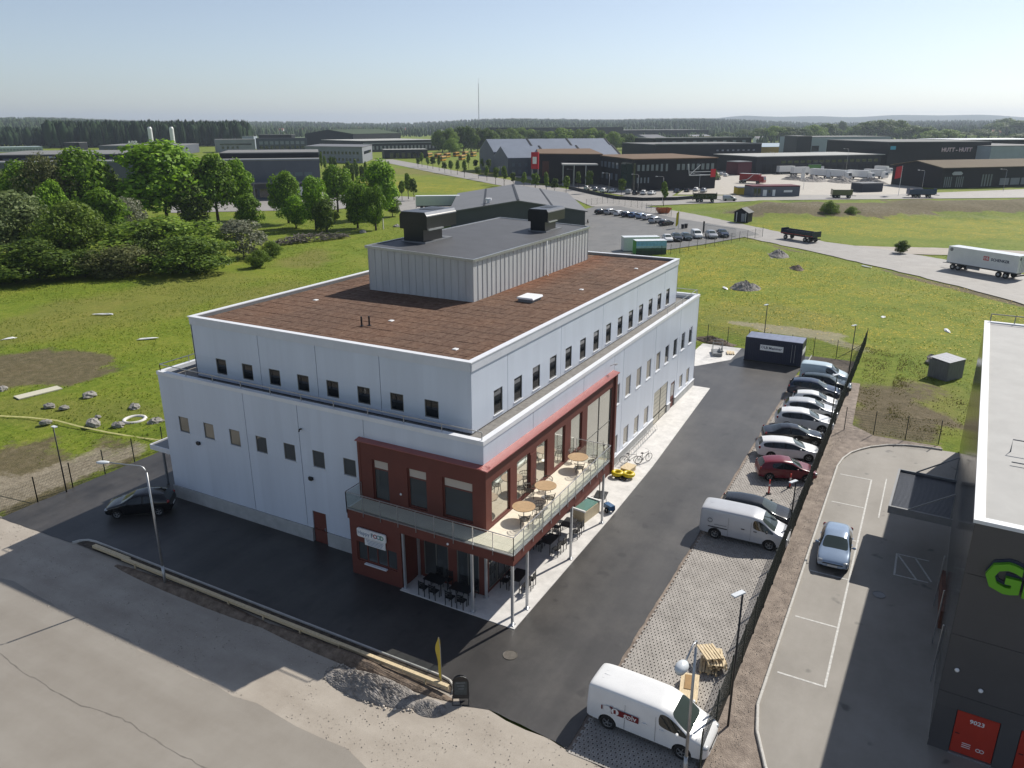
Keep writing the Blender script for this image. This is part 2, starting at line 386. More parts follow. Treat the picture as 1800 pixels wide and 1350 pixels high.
def ground_mat():
    m = bpy.data.materials.new('meadow'); m.use_nodes = True; nt = m.node_tree; N = nt.nodes; L = nt.links
    b = N['Principled BSDF']; b.inputs['Roughness'].default_value = .85; b.inputs['Specular IOR Level'].default_value = .15
    tc = N.new('ShaderNodeTexCoord')
    def noise(s, d=5, r=.6):
        n = N.new('ShaderNodeTexNoise'); n.inputs['Scale'].default_value = s; n.inputs['Detail'].default_value = d; n.inputs['Roughness'].default_value = r
        L.new(tc.outputs['Object'], n.inputs['Vector']); return n.outputs['Fac']
    def ramp(f, stops):
        r = N.new('ShaderNodeValToRGB'); e = r.color_ramp.elements
        while len(e) < len(stops): e.new(.5)
        for k, (p, c) in enumerate(stops): e[k].position = p; e[k].color = (*c, 1)
        L.new(f, r.inputs[0]); return r.outputs[0]
    def mix(f, a, c):
        x = N.new('ShaderNodeMix'); x.data_type = 'RGBA'; L.new(f, x.inputs['Factor']); L.new(a, x.inputs['A']); L.new(c, x.inputs['B']); return x.outputs['Result']
    def math_(op, a, c):
        x = N.new('ShaderNodeMath'); x.operation = op; x.use_clamp = True
        for i, q in enumerate((a, c)):
            if isinstance(q, (int, float)): x.inputs[i].default_value = q
            else: L.new(q, x.inputs[i])
        return x.outputs[0]
    at = N.new('ShaderNodeAttribute'); at.attribute_name = 'cover'
    sp = N.new('ShaderNodeSeparateColor'); L.new(at.outputs['Color'], sp.inputs[0])
    g1 = ramp(noise(.09, 6, .65), [(.3,(.062,.118,.010)),(.5,(.142,.182,.017)),(.68,(.245,.225,.045))])
    g2 = ramp(noise(1.3, 8, .75), [(.32,(.050,.090,.006)),(.5,(.145,.20,.014)),(.70,(.29,.29,.060))])
    grass = mix(ramp(noise(.6, 3), [(.35,(.35,.35,.35)),(.65,(.75,.75,.75))]), g1, g2)
    olive = ramp(noise(1.0, 8, .75), [(.3,(.11,.115,.022)),(.7,(.26,.215,.075))])
    c = mix(math_('MULTIPLY', at.outputs['Alpha'], .8), grass, olive)
    vo = N.new('ShaderNodeTexVoronoi'); vo.inputs['Scale'].default_value = 3.0; L.new(tc.outputs['Object'], vo.inputs['Vector'])
    dots = math_('LESS_THAN', vo.outputs['Distance'], .30)
    patch = ramp(noise(.32, 5, .7), [(.40,(0,0,0)),(.60,(1,1,1))])
    yf = math_('MULTIPLY', math_('MULTIPLY', dots, math_('ADD', patch, .15)), math_('MULTIPLY', sp.outputs['Blue'], 1.3))
    yf = math_('ADD', math_('MULTIPLY', yf, .7), math_('MULTIPLY', math_('MULTIPLY', sp.outputs['Blue'], patch), .16))
    yr = N.new('ShaderNodeRGB'); yr.outputs[0].default_value = (.52,.36,.012,1)
    c = mix(yf, c, yr.outputs[0])
    soil = ramp(noise(1.1, 9, .75), [(.3,(.062,.044,.030)),(.55,(.135,.10,.07)),(.75,(.22,.17,.125))])
    thr = math_('MULTIPLY', math_('SUBTRACT', math_('ADD', sp.outputs['Red'], math_('MULTIPLY', noise(1.6, 6, .7), .9)), .72), 3.0)
    c = mix(thr, c, soil)
    pale = ramp(noise(2.2, 8, .75), [(.3,(.20,.165,.12)),(.7,(.42,.37,.29))])
    thp = math_('MULTIPLY', math_('SUBTRACT', math_('ADD', sp.outputs['Green'], math_('MULTIPLY', noise(2.0, 6, .7), .9)), .78), 3.0)
    c = mix(thp, c, pale)
    L.new(c, b.inputs['Base Color'])
    bp = N.new('ShaderNodeBump'); bp.inputs['Strength'].default_value = .8; bp.inputs['Distance'].default_value = .18
    L.new(noise(2.6, 8, .75), bp.inputs['Height']); L.new(bp.outputs[0], b.inputs['Normal'])
    return m
gme.materials.append(ground_mat())
tag(link('ground', gme), kind='structure')

# paved sheets -------------------------------------------------------------
def asphalt_mat(name, c, c2, streak=None, rough=.6, k=.5, dust=0):
    """worn asphalt: mottled, with long wheel streaks"""
    m = bpy.data.materials.new(name); m.use_nodes = True; nt = m.node_tree; N = nt.nodes; L = nt.links
    b = N['Principled BSDF']; b.inputs['Roughness'].default_value = rough
    tc = N.new('ShaderNodeTexCoord')
    def noise(s, sc=None, d=6, r=.6):
        v = tc.outputs['Object']
        if sc:
            mp = N.new('ShaderNodeMapping'); mp.inputs['Scale'].default_value = sc; L.new(v, mp.inputs[0]); v = mp.outputs[0]
        n = N.new('ShaderNodeTexNoise'); n.inputs['Scale'].default_value = s; n.inputs['Detail'].default_value = d; n.inputs['Roughness'].default_value = r
        L.new(v, n.inputs['Vector']); return n.outputs['Fac']
    r1 = N.new('ShaderNodeValToRGB'); e = r1.color_ramp.elements; e[0].position = .32; e[1].position = .68; e[0].color = (*c, 1); e[1].color = (*c2, 1)
    ad = N.new('ShaderNodeMath'); ad.operation = 'ADD'
    m1 = N.new('ShaderNodeMath'); m1.operation = 'MULTIPLY'; m1.inputs[1].default_value = 1-k; L.new(noise(.35, None, 8, .7), m1.inputs[0])
    m2 = N.new('ShaderNodeMath'); m2.operation = 'MULTIPLY'; m2.inputs[1].default_value = k; L.new(noise(1.0, streak or (1,1,1), 5, .6), m2.inputs[0])
    L.new(m1.outputs[0], ad.inputs[0]); L.new(m2.outputs[0], ad.inputs[1]); L.new(ad.outputs[0], r1.inputs[0])
    fine = N.new('ShaderNodeMapRange'); fine.inputs['To Min'].default_value = .86; fine.inputs['To Max'].default_value = 1.14; L.new(noise(30, None, 3), fine.inputs['Value'])
    sc = N.new('ShaderNodeVectorMath'); sc.operation = 'SCALE'; L.new(r1.outputs[0], sc.inputs[0]); L.new(fine.outputs[0], sc.inputs['Scale'])
    if dust:
        rd = N.new('ShaderNodeValToRGB'); e = rd.color_ramp.elements; e[0].position = .48; e[1].position = .75; e[1].color = (dust,dust,dust,1); L.new(noise(.13, None, 7, .72), rd.inputs[0])
        md = N.new('ShaderNodeMix'); md.data_type = 'RGBA'; L.new(rd.outputs[0], md.inputs['Factor']); L.new(sc.outputs[0], md.inputs['A']); md.inputs['B'].default_value = (.19,.175,.155,1)
        ro = N.new('ShaderNodeValToRGB'); e = ro.color_ramp.elements; e[0].position = .66; e[1].position = .72; e[1].color = (.55,.55,.55,1); L.new(noise(.75, None, 2, .5), ro.inputs[0])
        mo = N.new('ShaderNodeMix'); mo.data_type = 'RGBA'; L.new(ro.outputs[0], mo.inputs['Factor']); L.new(md.outputs['Result'], mo.inputs['A']); mo.inputs['B'].default_value = (.018,.017,.017,1)
        L.new(mo.outputs['Result'], b.inputs['Base Color'])
    else: L.new(sc.outputs[0], b.inputs['Base Color'])
    bp = N.new('ShaderNodeBump'); bp.inputs['Strength'].default_value = .25; bp.inputs['Distance'].default_value = .01
    L.new(noise(45, None, 4), bp.inputs['Height']); L.new(bp.outputs[0], b.inputs['Normal'])
    return m
asph_yard = asphalt_mat('yard_asphalt', (.022,.021,.021), (.066,.062,.059), (.05,.55,1), .45, .55, .3)
asph_street = asphalt_mat('street_asphalt', (.215,.19,.158), (.30,.275,.238), (.5,.04,1), .7, .5)
asph_lot = asphalt_mat('pale_lot_asphalt', (.185,.167,.14), (.28,.257,.225), (.12,.5,1), .65, .4, .15)
asph_far = asphalt_mat('far_lot_asphalt', (.10,.097,.092), (.165,.16,.15), (.15,.3,1), .6, .5, .5)
asph_road = asphalt_mat('far_road_asphalt', (.23,.215,.195), (.33,.31,.285), None, .7, .3)
concyard = asphalt_mat('dusty_yard', (.36,.325,.275), (.46,.425,.365), None, .75, .3)
gravel = mat('pinkish_gravel', (.20,.155,.125), .85, var=.35, scale=1.5, bump=.8, bscale=14, c2=(.33,.27,.22), bdist=.05, detail=10)
graveltan = asphalt_mat('tan_roadside_gravel', (.29,.25,.205), (.43,.385,.325), (.9,.25,1), .85, .45)
soil = mat('dark_bed_soil', (.045,.033,.026), .9, var=.4, scale=3, bump=.9, bscale=8, c2=(.11,.085,.06), bdist=.06)

def sheet(name, poly, z, m):
    vc, _, fc, _, _, _ = delaunay_2d_cdt([Vector(q) for q in poly], [], [list(range(len(poly)))], 1, 1e-5)
    mb = MB(); mb.add([(q.x, q.y, z) for q in vc], [tuple(f) for f in fc])
    o = mb.build(name, m, None, fix=False)
    if o.data.polygons[0].normal.z < 0: o.data.flip_normals()
    return tag(o, kind='structure')
def ragged(poly, step=.8, amp=.12, seed=3):
    """outline with a worn, uneven edge"""
    rn = random.Random(seed); out = []
    for i, a in enumerate(poly):
        b = poly[(i+1) % len(poly)]; d = math.hypot(b[0]-a[0], b[1]-a[1]); n = max(1, min(160, int(d/step)))
        nx, ny = -(b[1]-a[1])/(d or 1), (b[0]-a[0])/(d or 1)
        for k in range(n):
            t = k/n; j = rn.uniform(-amp, amp) if k else 0
            out.append((a[0]+(b[0]-a[0])*t+nx*j, a[1]+(b[1]-a[1])*t+ny*j))
    return out
sheet('gravel_verge', ragged(P_SHOULDER, .9, .1, 1), -.016, graveltan)
sheet('street', ragged(P_STREET, 1.2, .22, 2), -.004, asph_street)
sheet('asphalt_yard', ragged(P_YARD, .5, .035, 3), 0, asph_yard)
sheet('gravel_strip', P_STRIP, -.008, gravel)
sheet('neighbour_lot', P_RLOT, -.002, asph_lot)
sheet('paver_bed', [(-7.9,-13.35),(-7.9,-9.2),(-7.7,-8.15),(48,-8.1),(48.1,-13.35)], -.045, gravel)
sheet('avenue', P_AVENUE, .02, asph_road)
sheet('cross_road', P_CROSS, .03, asph_road)
sheet('trailer_road', ragged(P_BROAD, 2, .25, 5), .012, asph_road)
sheet('spur_road', ragged(P_SPUR, 2, .4, 6), .006, graveltan)
sheet('far_car_park', P_LOT, .024, asph_far)
sheet('depot_yard', P_CONC, .016, concyard)
sheet('office_car_park', P_PARK, .014, asph_road)
sheet('workshop_yard', P_LYARD, .004, asph_road)
sheet('trailer_stand', P_TRAIL, .010, asph_road)
sheet('rear_pad', P_PAD, .005, concrete)
sheet('planting_bed', [(48.1,-8.7),(55.6,-8.7),(55.6,-13.2),(48.1,-13.2)], .01, soil)

# street crack, tyre patch
mb = MB(); cr = [(-15.16, 19.56),(-15.2, 18.04),(-15.39, 15.86),(-15.46, 13.99),(-15.52, 11.83),(-15.1, 9.13),(-15.24, 7.49),(-15.31, 5.82),(-15.25, 4.06),(-15.43, 1.82)]
rn = random.Random(4); pts = []
for a, b in zip(cr, cr[1:]):
    for k in range(6): t = k/6; pts.append((a[0]+(b[0]-a[0])*t+rn.uniform(-.05,.05), a[1]+(b[1]-a[1])*t))
for a, b in zip(pts, pts[1:]):
    w = rn.uniform(.008, .03); mb.add([(a[0]-w,a[1],.002),(a[0]+w,a[1],.002),(b[0]+w,b[1],.002),(b[0]-w,b[1],.002)], [(0,1,2,3)])
tag(mb.build('street_crack', mat('crack_filler', (.18,.162,.138), .8, var=.3), fix=False), kind='structure')

# perforated grass pavers: real cells, each hole a dark pocket of soil
def pavers():
    c = .20; u0, u1, v0, v1 = -7.75, 47.8, -13.22, -8.4
    nu, nv = int((u1-u0)/c), int((v1-v0)/c); vv = []; ff = []
    for i in range(nu):
        for j in range(nv):
            x = u0+i*c; y = v0+j*c+(c/2 if i % 2 else 0)
            if y+c > v1+.05: continue
            h = .042; cx, cy = x+c/2, y+c/2; n = len(vv); g = .004
            vv += [(x+g,y+g,0),(x+c-g,y+g,0),(x+c-g,y+c-g,0),(x+g,y+c-g,0),(cx-h,cy-h*.8,0),(cx+h,cy-h*.8,0),(cx+h,cy+h*.8,0),(cx-h,cy+h*.8,0),
                   (cx-h,cy-h*.8,-.042),(cx+h,cy-h*.8,-.042),(cx+h,cy+h*.8,-.042),(cx-h,cy+h*.8,-.042)]
            ff += [(n,n+1,n+5,n+4),(n+1,n+2,n+6,n+5),(n+2,n+3,n+7,n+6),(n+3,n,n+4,n+7),(n+4,n+5,n+9,n+8),(n+5,n+6,n+10,n+9),(n+6,n+7,n+11,n+10),(n+7,n+4,n+8,n+11)]
    me = bpy.data.meshes.new('grass_paver'); me.from_pydata(vv, [], ff)
    me.materials.append(mat('paver_concrete', (.33,.305,.275), .8, var=.18, scale=.8, c2=(.42,.39,.355), isl=.1))
    o = link('grass_pavers', me); o.location.z = .002
    tag(o, 'grey perforated grass pavers beside the wire fence', 'pavers', kind='stuff')
pavers()

# kerbs as real steps ---------------------------------------------------------
def kerb(name, pts, w, h, m, z=-.02, seg=1.0):
    """row of kerb stones along a line; each stone a child"""
    root = empty(name, (pts[0][0], pts[0][1], 0)); tag(root, kind='structure'); k = 0
    for a, b in zip(pts, pts[1:]):
        d = math.hypot(b[0]-a[0], b[1]-a[1]); n = max(1, round(d/seg)); an = math.atan2(b[1]-a[1], b[0]-a[0])
        for i in range(n):
            t = (i+.5)/n; L_ = d/n-.012
            key = ('kerb', round(L_,2), w, h, m.name)
            if key not in MESHC:
                q = MB(); q.prof([(-w/2,z),(w/2,z),(w/2,h-.03),(w/2-.03,h),(-w/2+.03,h),(-w/2,h-.03)], -L_/2, L_/2, 'x'); MESHC[key] = q.mesh('kerb_stone', m)
            o = link('kerb_stone', MESHC[key], root); k += 1
            o.location = (a[0]+(b[0]-a[0])*t-pts[0][0], a[1]+(b[1]-a[1])*t-pts[0][1], 0); o.rotation_euler[2] = an
    return root
MESHC = {}
kerbm = mat('kerb_stone', (.50,.48,.44), .75, var=.15, scale=3, isl=.08, bump=.2, bscale=30)
kerb('lot_kerb', [(-9,-18.2),(-4.8,-15.6),(-3,-14.9),(-1.4,-14.6),(26.5,-14.6),(28.2,-14.8),(29.6,-15.2),(30.6,-15.75),(31.5,-16.4),(32.6,-17.6),(33.2,-18.8),(33.5,-20),(33.6,-21.4)], .13, .12, kerbm)
kerb('bed_kerb', [(-7.2,24.75),(-6.85,24.6),(-6.55,24.2),(-6.45,23.6),(-6.45,-1.5),(-6.52,-1.95),(-6.75,-2.3),(-7.1,-2.5)], .12, .12, kerbm)
kerb('planting_bed_kerb', [(55.6,-8.6),(48.05,-8.6)], .12, .12, kerbm)
sheet('front_bed', [(-7.1,24.5),(-6.5,24.3),(-6.5,-1.8),(-6.8,-2.3),(-7.15,-2.45)], .03, soil)

# painted lines of the neighbour's lot
lines = mat('road_paint', (.52,.51,.48), .7, var=.3, scale=6)
def stripe(a, b, w=.1, z=.004, name='parking_line'):
    d = Vector((b[0]-a[0], b[1]-a[1], 0)).normalized(); n = Vector((-d.y, d.x, 0))*w/2
    mb = MB(); mb.add([(a[0]+n.x,a[1]+n.y,z),(a[0]-n.x,a[1]-n.y,z),(b[0]-n.x,b[1]-n.y,z),(b[0]+n.x,b[1]+n.y,z)], [(0,1,2,3)])
    o = mb.build(name, lines, None, fix=False)
    if o.data.polygons[0].normal.z < 0: o.data.flip_normals()
    return tag(o, kind='structure')
for u in (1.25, 6.1, 10.95, 15.65, 20.5, 25.3): stripe((u,-14.95), (u,-16.95))
stripe((1.2,-17.02), (25.35,-17.02)); stripe((15.3,-19.2),(12.7,-19.2)); stripe((15.25,-19.26),(15.25,-20.9)); stripe((12.75,-19.26),(12.75,-20.9))
stripe((15.1,-19.3),(12.8,-20.3), z=.006); stripe((15.15,-20.2),(12.9,-21.05), z=.006)
stripe((19.5,-17.9),(26,-17.95), .08)
lines2 = [((32.62, -17.59),0)]

# ================================================================ MAIN BUILDING
bld = empty('commercial_building', (0,0,0), 0, 'large white panelled building with brown roof and red-brown corner terrace', 'building')

def wall(name, plane, o, a0, a1, z0, z1, holes, m, parent, dep=.1, sgn=-1):
    """one facade panel with window openings. plane 'u': face at x=o, runs along y; plane 'v': face at y=o, runs along x. The face looks towards sgn."""
    mb = MB(); P = (lambda a, z, d: (o-sgn*d, a, z)) if plane == 'u' else (lambda a, z, d: (a, o-sgn*d, z))
    hs = [h for h in holes if h[0] < a1 and h[1] > a0 and h[2] < z1 and h[3] > z0]
    As = sorted({a0, a1} | {min(max(x, a0), a1) for h in hs for x in h[:2]}); Zs = sorted({z0, z1} | {min(max(x, z0), z1) for h in hs for x in h[2:]})
    for i in range(len(As)-1):
        for j in range(len(Zs)-1):
            ca_, cz_ = (As[i]+As[i+1])/2, (Zs[j]+Zs[j+1])/2
            if any(h[0] < ca_ < h[1] and h[2] < cz_ < h[3] for h in hs): continue
            mb.add([P(As[i],Zs[j],0),P(As[i+1],Zs[j],0),P(As[i+1],Zs[j+1],0),P(As[i],Zs[j+1],0)], [(0,1,2,3)])
    def rim(x0, x1, y0, y1):
        for (p, q) in (((x0,y0),(x1,y0)),((x1,y0),(x1,y1)),((x1,y1),(x0,y1)),((x0,y1),(x0,y0))):
            mb.add([P(*p,0),P(*q,0),P(*q,dep),P(*p,dep)], [(0,1,2,3)])
    rim(a0, a1, z0, z1)
    for h in hs: rim(max(h[0],a0), min(h[1],a1), max(h[2],z0), min(h[3],z1))
    return mb.build(name, m, parent, fix=False)

def window(plane, o, a0, a1, z0, z1, parent, pane=None, fm=None, inset=.06, fw_=.05, sill=True, mull=0, sgn=-1, bar=0):
    """frame with pane, sill and mullions as sub-parts"""
    P = (lambda x0,x1,y0,y1,z0_,z1_: (o-sgn*y0, o-sgn*y1, x0, x1, z0_, z1_)) if plane == 'u' else (lambda x0,x1,y0,y1,z0_,z1_: (x0, x1, o-sgn*y0, o-sgn*y1, z0_, z1_))
    def B(mb, *q):
        q = P(*q); mb.bx(min(q[0],q[1]),max(q[0],q[1]),min(q[2],q[3]),max(q[2],q[3]),q[4],q[5])
    mb = MB(); d0, d1 = inset-.035, inset+.03
    B(mb,a0,a0+fw_,d0,d1,z0,z1); B(mb,a1-fw_,a1,d0,d1,z0,z1); B(mb,a0+fw_,a1-fw_,d0,d1,z0,z0+fw_); B(mb,a0+fw_,a1-fw_,d0,d1,z1-fw_,z1)
    for k in range(mull):
        x = a0+(a1-a0)*(k+1)/(mull+1); B(mb,x-fw_/2,x+fw_/2,d0,d1,z0+fw_,z1-fw_)
    if bar: B(mb,a0+fw_,a1-fw_,d0,d1,bar-fw_/2,bar+fw_/2)
    w = mb.build('window', fm or frames, parent)
    g = MB(); B(g,a0+fw_*.6,a1-fw_*.6,inset,inset+.012,z0+fw_*.6,z1-fw_*.6); g.build('pane', pane or glassd, w)
    if sill:
        s = MB(); B(s,a0-.04,a1+.04,-.05,.02,z0-.05,z0-.004); s.build('sill', trimw, w)
    return w

Lb, Wb, H1 = 39.65, 24.38, 9.0
# dark core behind the cladding
mb = MB(); mb.bx(.11, Lb-.11, .11, Wb-.11, 0, 8.45); mb.build('inner_wall', seamd, bld)
holes_l = [(v, v+.9, 5.1, 6.15) for v in (22.05,19.75,17.45,15.2,12.91,10.66,8.36)]
door_l = (10.95, 12.0, .12, 2.1)
vj = [24.38, 16.8, 12.46, 7.62]
for a1, a0 in zip(vj, vj[1:]):
    wall('facade_panel', 'u', 0, a0+.022, a1-.022, .92, 8.78, holes_l+[door_l], wallw, bld)
wall('facade_panel', 'u', 0, .012, 7.608, 7.66, 8.78, [], wallw, bld)
# plinth, left side
mb = MB(); mb.bx(-.06,.1,12.06,24.44,-.1,.9); mb.build('plinth', plinthm, bld)
mb = MB(); mb.bx(-.06,.1,7.75,10.9,-.1,.9); mb.build('plinth', plinthm, bld)
d = MB(); d.bx(.03,.08,11.0,11.95,.02,2.06); d = d.build('door', redc, bld)
q = MB(); q.bx(.0,.028,11.05,11.12,.95,1.1); q.build('handle', steel, d)
for i, h in enumerate(holes_l): window('u', 0, *h, bld, glasst if i < 3 else glassg)
# right facade, lower
rj = [18.08, 19.93, 27.2, 33.9, 39.65]
wr = [(18.3,19.35,4.78,6.35),(20.6,21.65,4.78,6.35),(22.93,23.98,4.78,6.35),(25.26,26.31,4.78,6.35),(27.6,28.65,4.78,6.35),(29.93,30.98,4.78,6.35),(32.26,33.31,4.78,6.35),(34.6,35.65,4.78,6.35),(36.93,37.98,4.78,6.35)]
wg = [(18.3,19.35,.86,2.35),(20.6,21.65,.86,2.35),(22.93,23.98,.86,2.35),(25.26,26.31,.86,2.35),(34.8,35.8,1.1,2.35),(37.0,38.0,.9,2.37)]
gate = (27.62, 31.3, .02, 2.95); rdoor = (32.25, 33.45, .05, 2.4)
for a0, a1 in zip(rj, rj[1:]):
    wall('facade_panel', 'v', 0, a0+.022, a1-.022, .74, 8.78, wr+wg+[gate, rdoor], wallw, bld)
for a0, a1 in ((.0,5.55),(5.55,12.69),(12.69,18.08)):
    wall('facade_panel', 'v', 0, a0+.022, a1-.022, 7.66, 8.78, [], wallw, bld)
for a0, a1 in ((18.1,27.6),(31.32,32.23),(33.47,39.7)):
    mb = MB(); mb.bx(a0,a1,-.06,.1,-.1,.70); mb.build('plinth', plinthm, bld)
    mb = MB(); mb.bx(a0,a1,-.12,.02,.702,.736); mb.build('plinth_flashing', trimw, bld)
for i, h in enumerate(wr): window('v', 0, *h, bld, glasst if 0 < i < 5 else glassg, trimw)
for i, h in enumerate(wg): window('v', 0, *h, bld, glasst, trimw)
g = MB(); g.bx(27.64,31.28,.05,.095,.03,2.93); g = g.build('roller_door', mat('cream_door', (.50,.47,.38), .5, var=.06), bld)
for k in range(1, 8):
    q = MB(); q.bx(27.66,31.26,.034,.049,.03+k*.37,.05+k*.37); q.build('slat_joint', frames, g)
q = MB(); q.bx(29.4,29.46,.02,.049,.03,2.93); q.build('post', frames, g)
d = MB(); d.bx(32.3,33.4,.05,.095,.03,2.36); d = d.build('door', redc, bld)
q = MB(); q.bx(32.45,33.25,.035,.049,1.1,2.2); q.build('pane', glassg, d)
# far and rear faces
wall('facade_panel', 'u', Lb, 0, Wb, 0, 8.78, [], wallw, bld, sgn=1)
wall('facade_panel', 'v', Wb, .012, Lb-.012, 0, 8.78, [], wallw, bld, sgn=1)
# parapet flashing of the lower part, ring of four caps + terrace floor
def ring_cap(x0, x1, y0, y1, z0, z1, w, over, parent, m, name='parapet_cap'):
    for q in ((x0-over,x1+over,y0-over,y0+w),(x0-over,x1+over,y1-w,y1+over),(x0-over,x0+w,y0+w,y1-w),(x1-w,x1+over,y0+w,y1-w)):
        mb = MB(); mb.bx(*q, z0, z1); mb.build(name, m, parent)
ring_cap(0, Lb, 0, Wb, 8.76, 9.0, .30, .035, bld, trimw)
gravelroof = mat('roof_walk_gravel', (.19,.18,.165), .85, var=.3, scale=4, bump=.5, bscale=25)
mb = MB(); mb.bx(.3,Lb-.3,.3,Wb-.3,8.46,8.55); mb.build('terrace_floor', gravelroof, bld)

# upper storey -----------------------------------------------------------------
ua, ub, uc, ud, H2 = 1.39, 37.16, 1.5, 22.33, 12.56
mb = MB(); mb.bx(ua+.1, ub-.1, uc+.1, ud-.1, 8.5, 12.2); mb.build('inner_wall', seamd, bld)
hu = [(v, v+.9, 9.05, 10.06) for v in (19.5,17.22,14.95,12.68,10.43,8.16,5.86,3.56)]
uj = [22.33, 16.53, 11.99, 7.39, 1.5]
for a1, a0 in zip(uj, uj[1:]): wall('facade_panel', 'u', ua, a0+.022, a1-.022, 8.62, 12.02, hu, wallw, bld)
for i, h in enumerate(hu): window('u', ua, *h, bld, glassd, frames, .05)
hr = [(3.72+2.333*i, 4.70+2.333*i, 8.86, 10.28) for i in range(14)]
rju = [1.39, 5.3, 12.34, 19.37, 26.45, 33.45, 37.16]
for a0, a1 in zip(rju, rju[1:]): wall('facade_panel', 'v', uc, a0+.022, a1-.022, 8.62, 12.02, hr, wallw, bld)
for h in hr: window('v', uc, *h, bld, glassd, frames)
wall('facade_panel', 'u', ub, uc, ud, 8.62, 12.02, [], wallw, bld, sgn=1)
wall('facade_panel', 'v', ud, ua, ub, 8.62, 12.02, [], wallw, bld, sgn=1)
# fascia of the main roof in lengths
fas = mat('white_roof_fascia', (.62,.64,.68), .35, var=.05, scale=1)
for k in range(7):
    v0 = uc+(ud-uc)*k/7; v1 = uc+(ud-uc)*(k+1)/7
    mb = MB(); mb.bx(ua-.06,ua+.05,v0+.004,v1-.004,12.04,12.5); mb.build('fascia', fas, bld)
for k in range(12):
    a0 = ua+(ub-ua)*k/12; a1 = ua+(ub-ua)*(k+1)/12
    mb = MB(); mb.bx(a0+.004,a1-.004,uc-.06,uc+.05,12.04,12.5); mb.build('fascia', fas, bld)
mb = MB(); mb.bx(ub-.05,ub+.06,uc,ud,12.04,12.5); mb.build('fascia', fas, bld)
mb = MB(); mb.bx(ua,ub,ud-.05,ud+.06,12.04,12.5); mb.build('fascia', fas, bld)
ring_cap(ua, ub, uc, ud, 12.502, 12.56, .26, .09, bld, trimw)
mb = MB(); mb.bx(ua+.26,ub-.26,uc+.26,ud-.26,12.1,12.26); roofdeck = mb.build('roof_deck', blackm, bld)
mb = MB()
for q in ((ua+.05,ub-.05,uc+.05,uc+.25),(ua+.05,ub-.05,ud-.25,ud-.05),(ua+.05,ua+.25,uc+.25,ud-.25),(ub-.25,ub-.05,uc+.25,ud-.25)): mb.bx(*q,12.06,12.5)
mb.build('parapet', greym, bld)
# sedum mats laid as tiles
def sedum_mat():
    m = bpy.data.materials.new('brown_sedum'); m.use_nodes = True; nt = m.node_tree; N = nt.nodes; L = nt.links
    b = N['Principled BSDF']; b.inputs['Roughness'].default_value = .9; b.inputs['Specular IOR Level'].default_value = .1
    tc = N.new('ShaderNodeTexCoord'); ge = N.new('ShaderNodeNewGeometry'); oi = N.new('ShaderNodeObjectInfo')
    def ns(s, d=6):
        n = N.new('ShaderNodeTexNoise'); n.inputs['Scale'].default_value = s; n.inputs['Detail'].default_value = d; n.inputs['Roughness'].default_value = .7
        L.new(ge.outputs['Position'], n.inputs['Vector']); return n.outputs['Fac']
    r = N.new('ShaderNodeValToRGB'); e = r.color_ramp.elements; e.new(.5)
    for k, (p, c) in enumerate(((.3,(.100,.060,.043)),(.5,(.155,.098,.072)),(.72,(.235,.165,.12)))): e[k].position = p; e[k].color = (*c, 1)
    L.new(ns(3.6, 8), r.inputs[0])
    r2 = N.new('ShaderNodeValToRGB'); e = r2.color_ramp.elements
    for k, (p, c) in enumerate(((.4,(.92,.92,.92)),(.65,(1.08,1.02,.96)))): e[k].position = p; e[k].color = (*c, 1)
    L.new(ns(.22, 3), r2.inputs[0])
    mu = N.new('ShaderNodeVectorMath'); mu.operation = 'MULTIPLY'; L.new(r.outputs[0], mu.inputs[0]); L.new(r2.outputs[0], mu.inputs[1])
    # rusty tint along the foot of the plant room
    sx = N.new('ShaderNodeSeparateXYZ'); L.new(ge.outputs['Position'], sx.inputs[0])
    mr = N.new('ShaderNodeMapRange'); mr.inputs['From Min'].default_value = 6.3; mr.inputs['From Max'].default_value = 9.4; L.new(sx.outputs['Y'], mr.inputs['Value'])
    m9 = N.new('ShaderNodeMath'); m9.operation = 'LESS_THAN'; m9.inputs[1].default_value = 9.3; L.new(sx.outputs['Y'], m9.inputs[0])
    m8 = N.new('ShaderNodeMapRange'); m8.inputs['From Min'].default_value = 15.5; m8.inputs['From Max'].default_value = 19.0; L.new(sx.outputs['X'], m8.inputs['Value'])
    m7 = N.new('ShaderNodeMath'); m7.operation = 'MULTIPLY'; L.new(m9.outputs[0], m7.inputs[0]); L.new(m8.outputs[0], m7.inputs[1])
    m6 = N.new('ShaderNodeMath'); m6.operation = 'MULTIPLY'; L.new(mr.outputs[0], m6.inputs[0]); L.new(m7.outputs[0], m6.inputs[1])
    mx = N.new('ShaderNodeMath'); mx.operation = 'MULTIPLY'; L.new(m6.outputs[0], mx.inputs[0]); L.new(ns(.8, 5), mx.inputs[1])
    mi = N.new('ShaderNodeMix'); mi.data_type = 'RGBA'; L.new(mx.outputs[0], mi.inputs['Factor']); L.new(mu.outputs[0], mi.inputs['A']); mi.inputs['B'].default_value = (.19,.065,.026,1)
    v2 = N.new('ShaderNodeMapRange'); v2.inputs['To Min'].default_value = .86; v2.inputs['To Max'].default_value = 1.14; L.new(ge.outputs['Random Per Island'], v2.inputs['Value'])
    s2 = N.new('ShaderNodeVectorMath'); s2.operation = 'SCALE'; L.new(mi.outputs['Result'], s2.inputs[0]); L.new(v2.outputs[0], s2.inputs['Scale'])
    L.new(s2.outputs[0], b.inputs['Base Color'])
    bp = N.new('ShaderNodeBump'); bp.inputs['Strength'].default_value = .9; bp.inputs['Distance'].default_value = .04; L.new(ns(14), bp.inputs['Height']); L.new(bp.outputs[0], b.inputs['Normal'])
    return m
sedum = sedum_mat()
pu0, pu1, pv0, pv1 = 14.19, 34.1, 9.1, 18.1
rn = random.Random(11); tiles = []
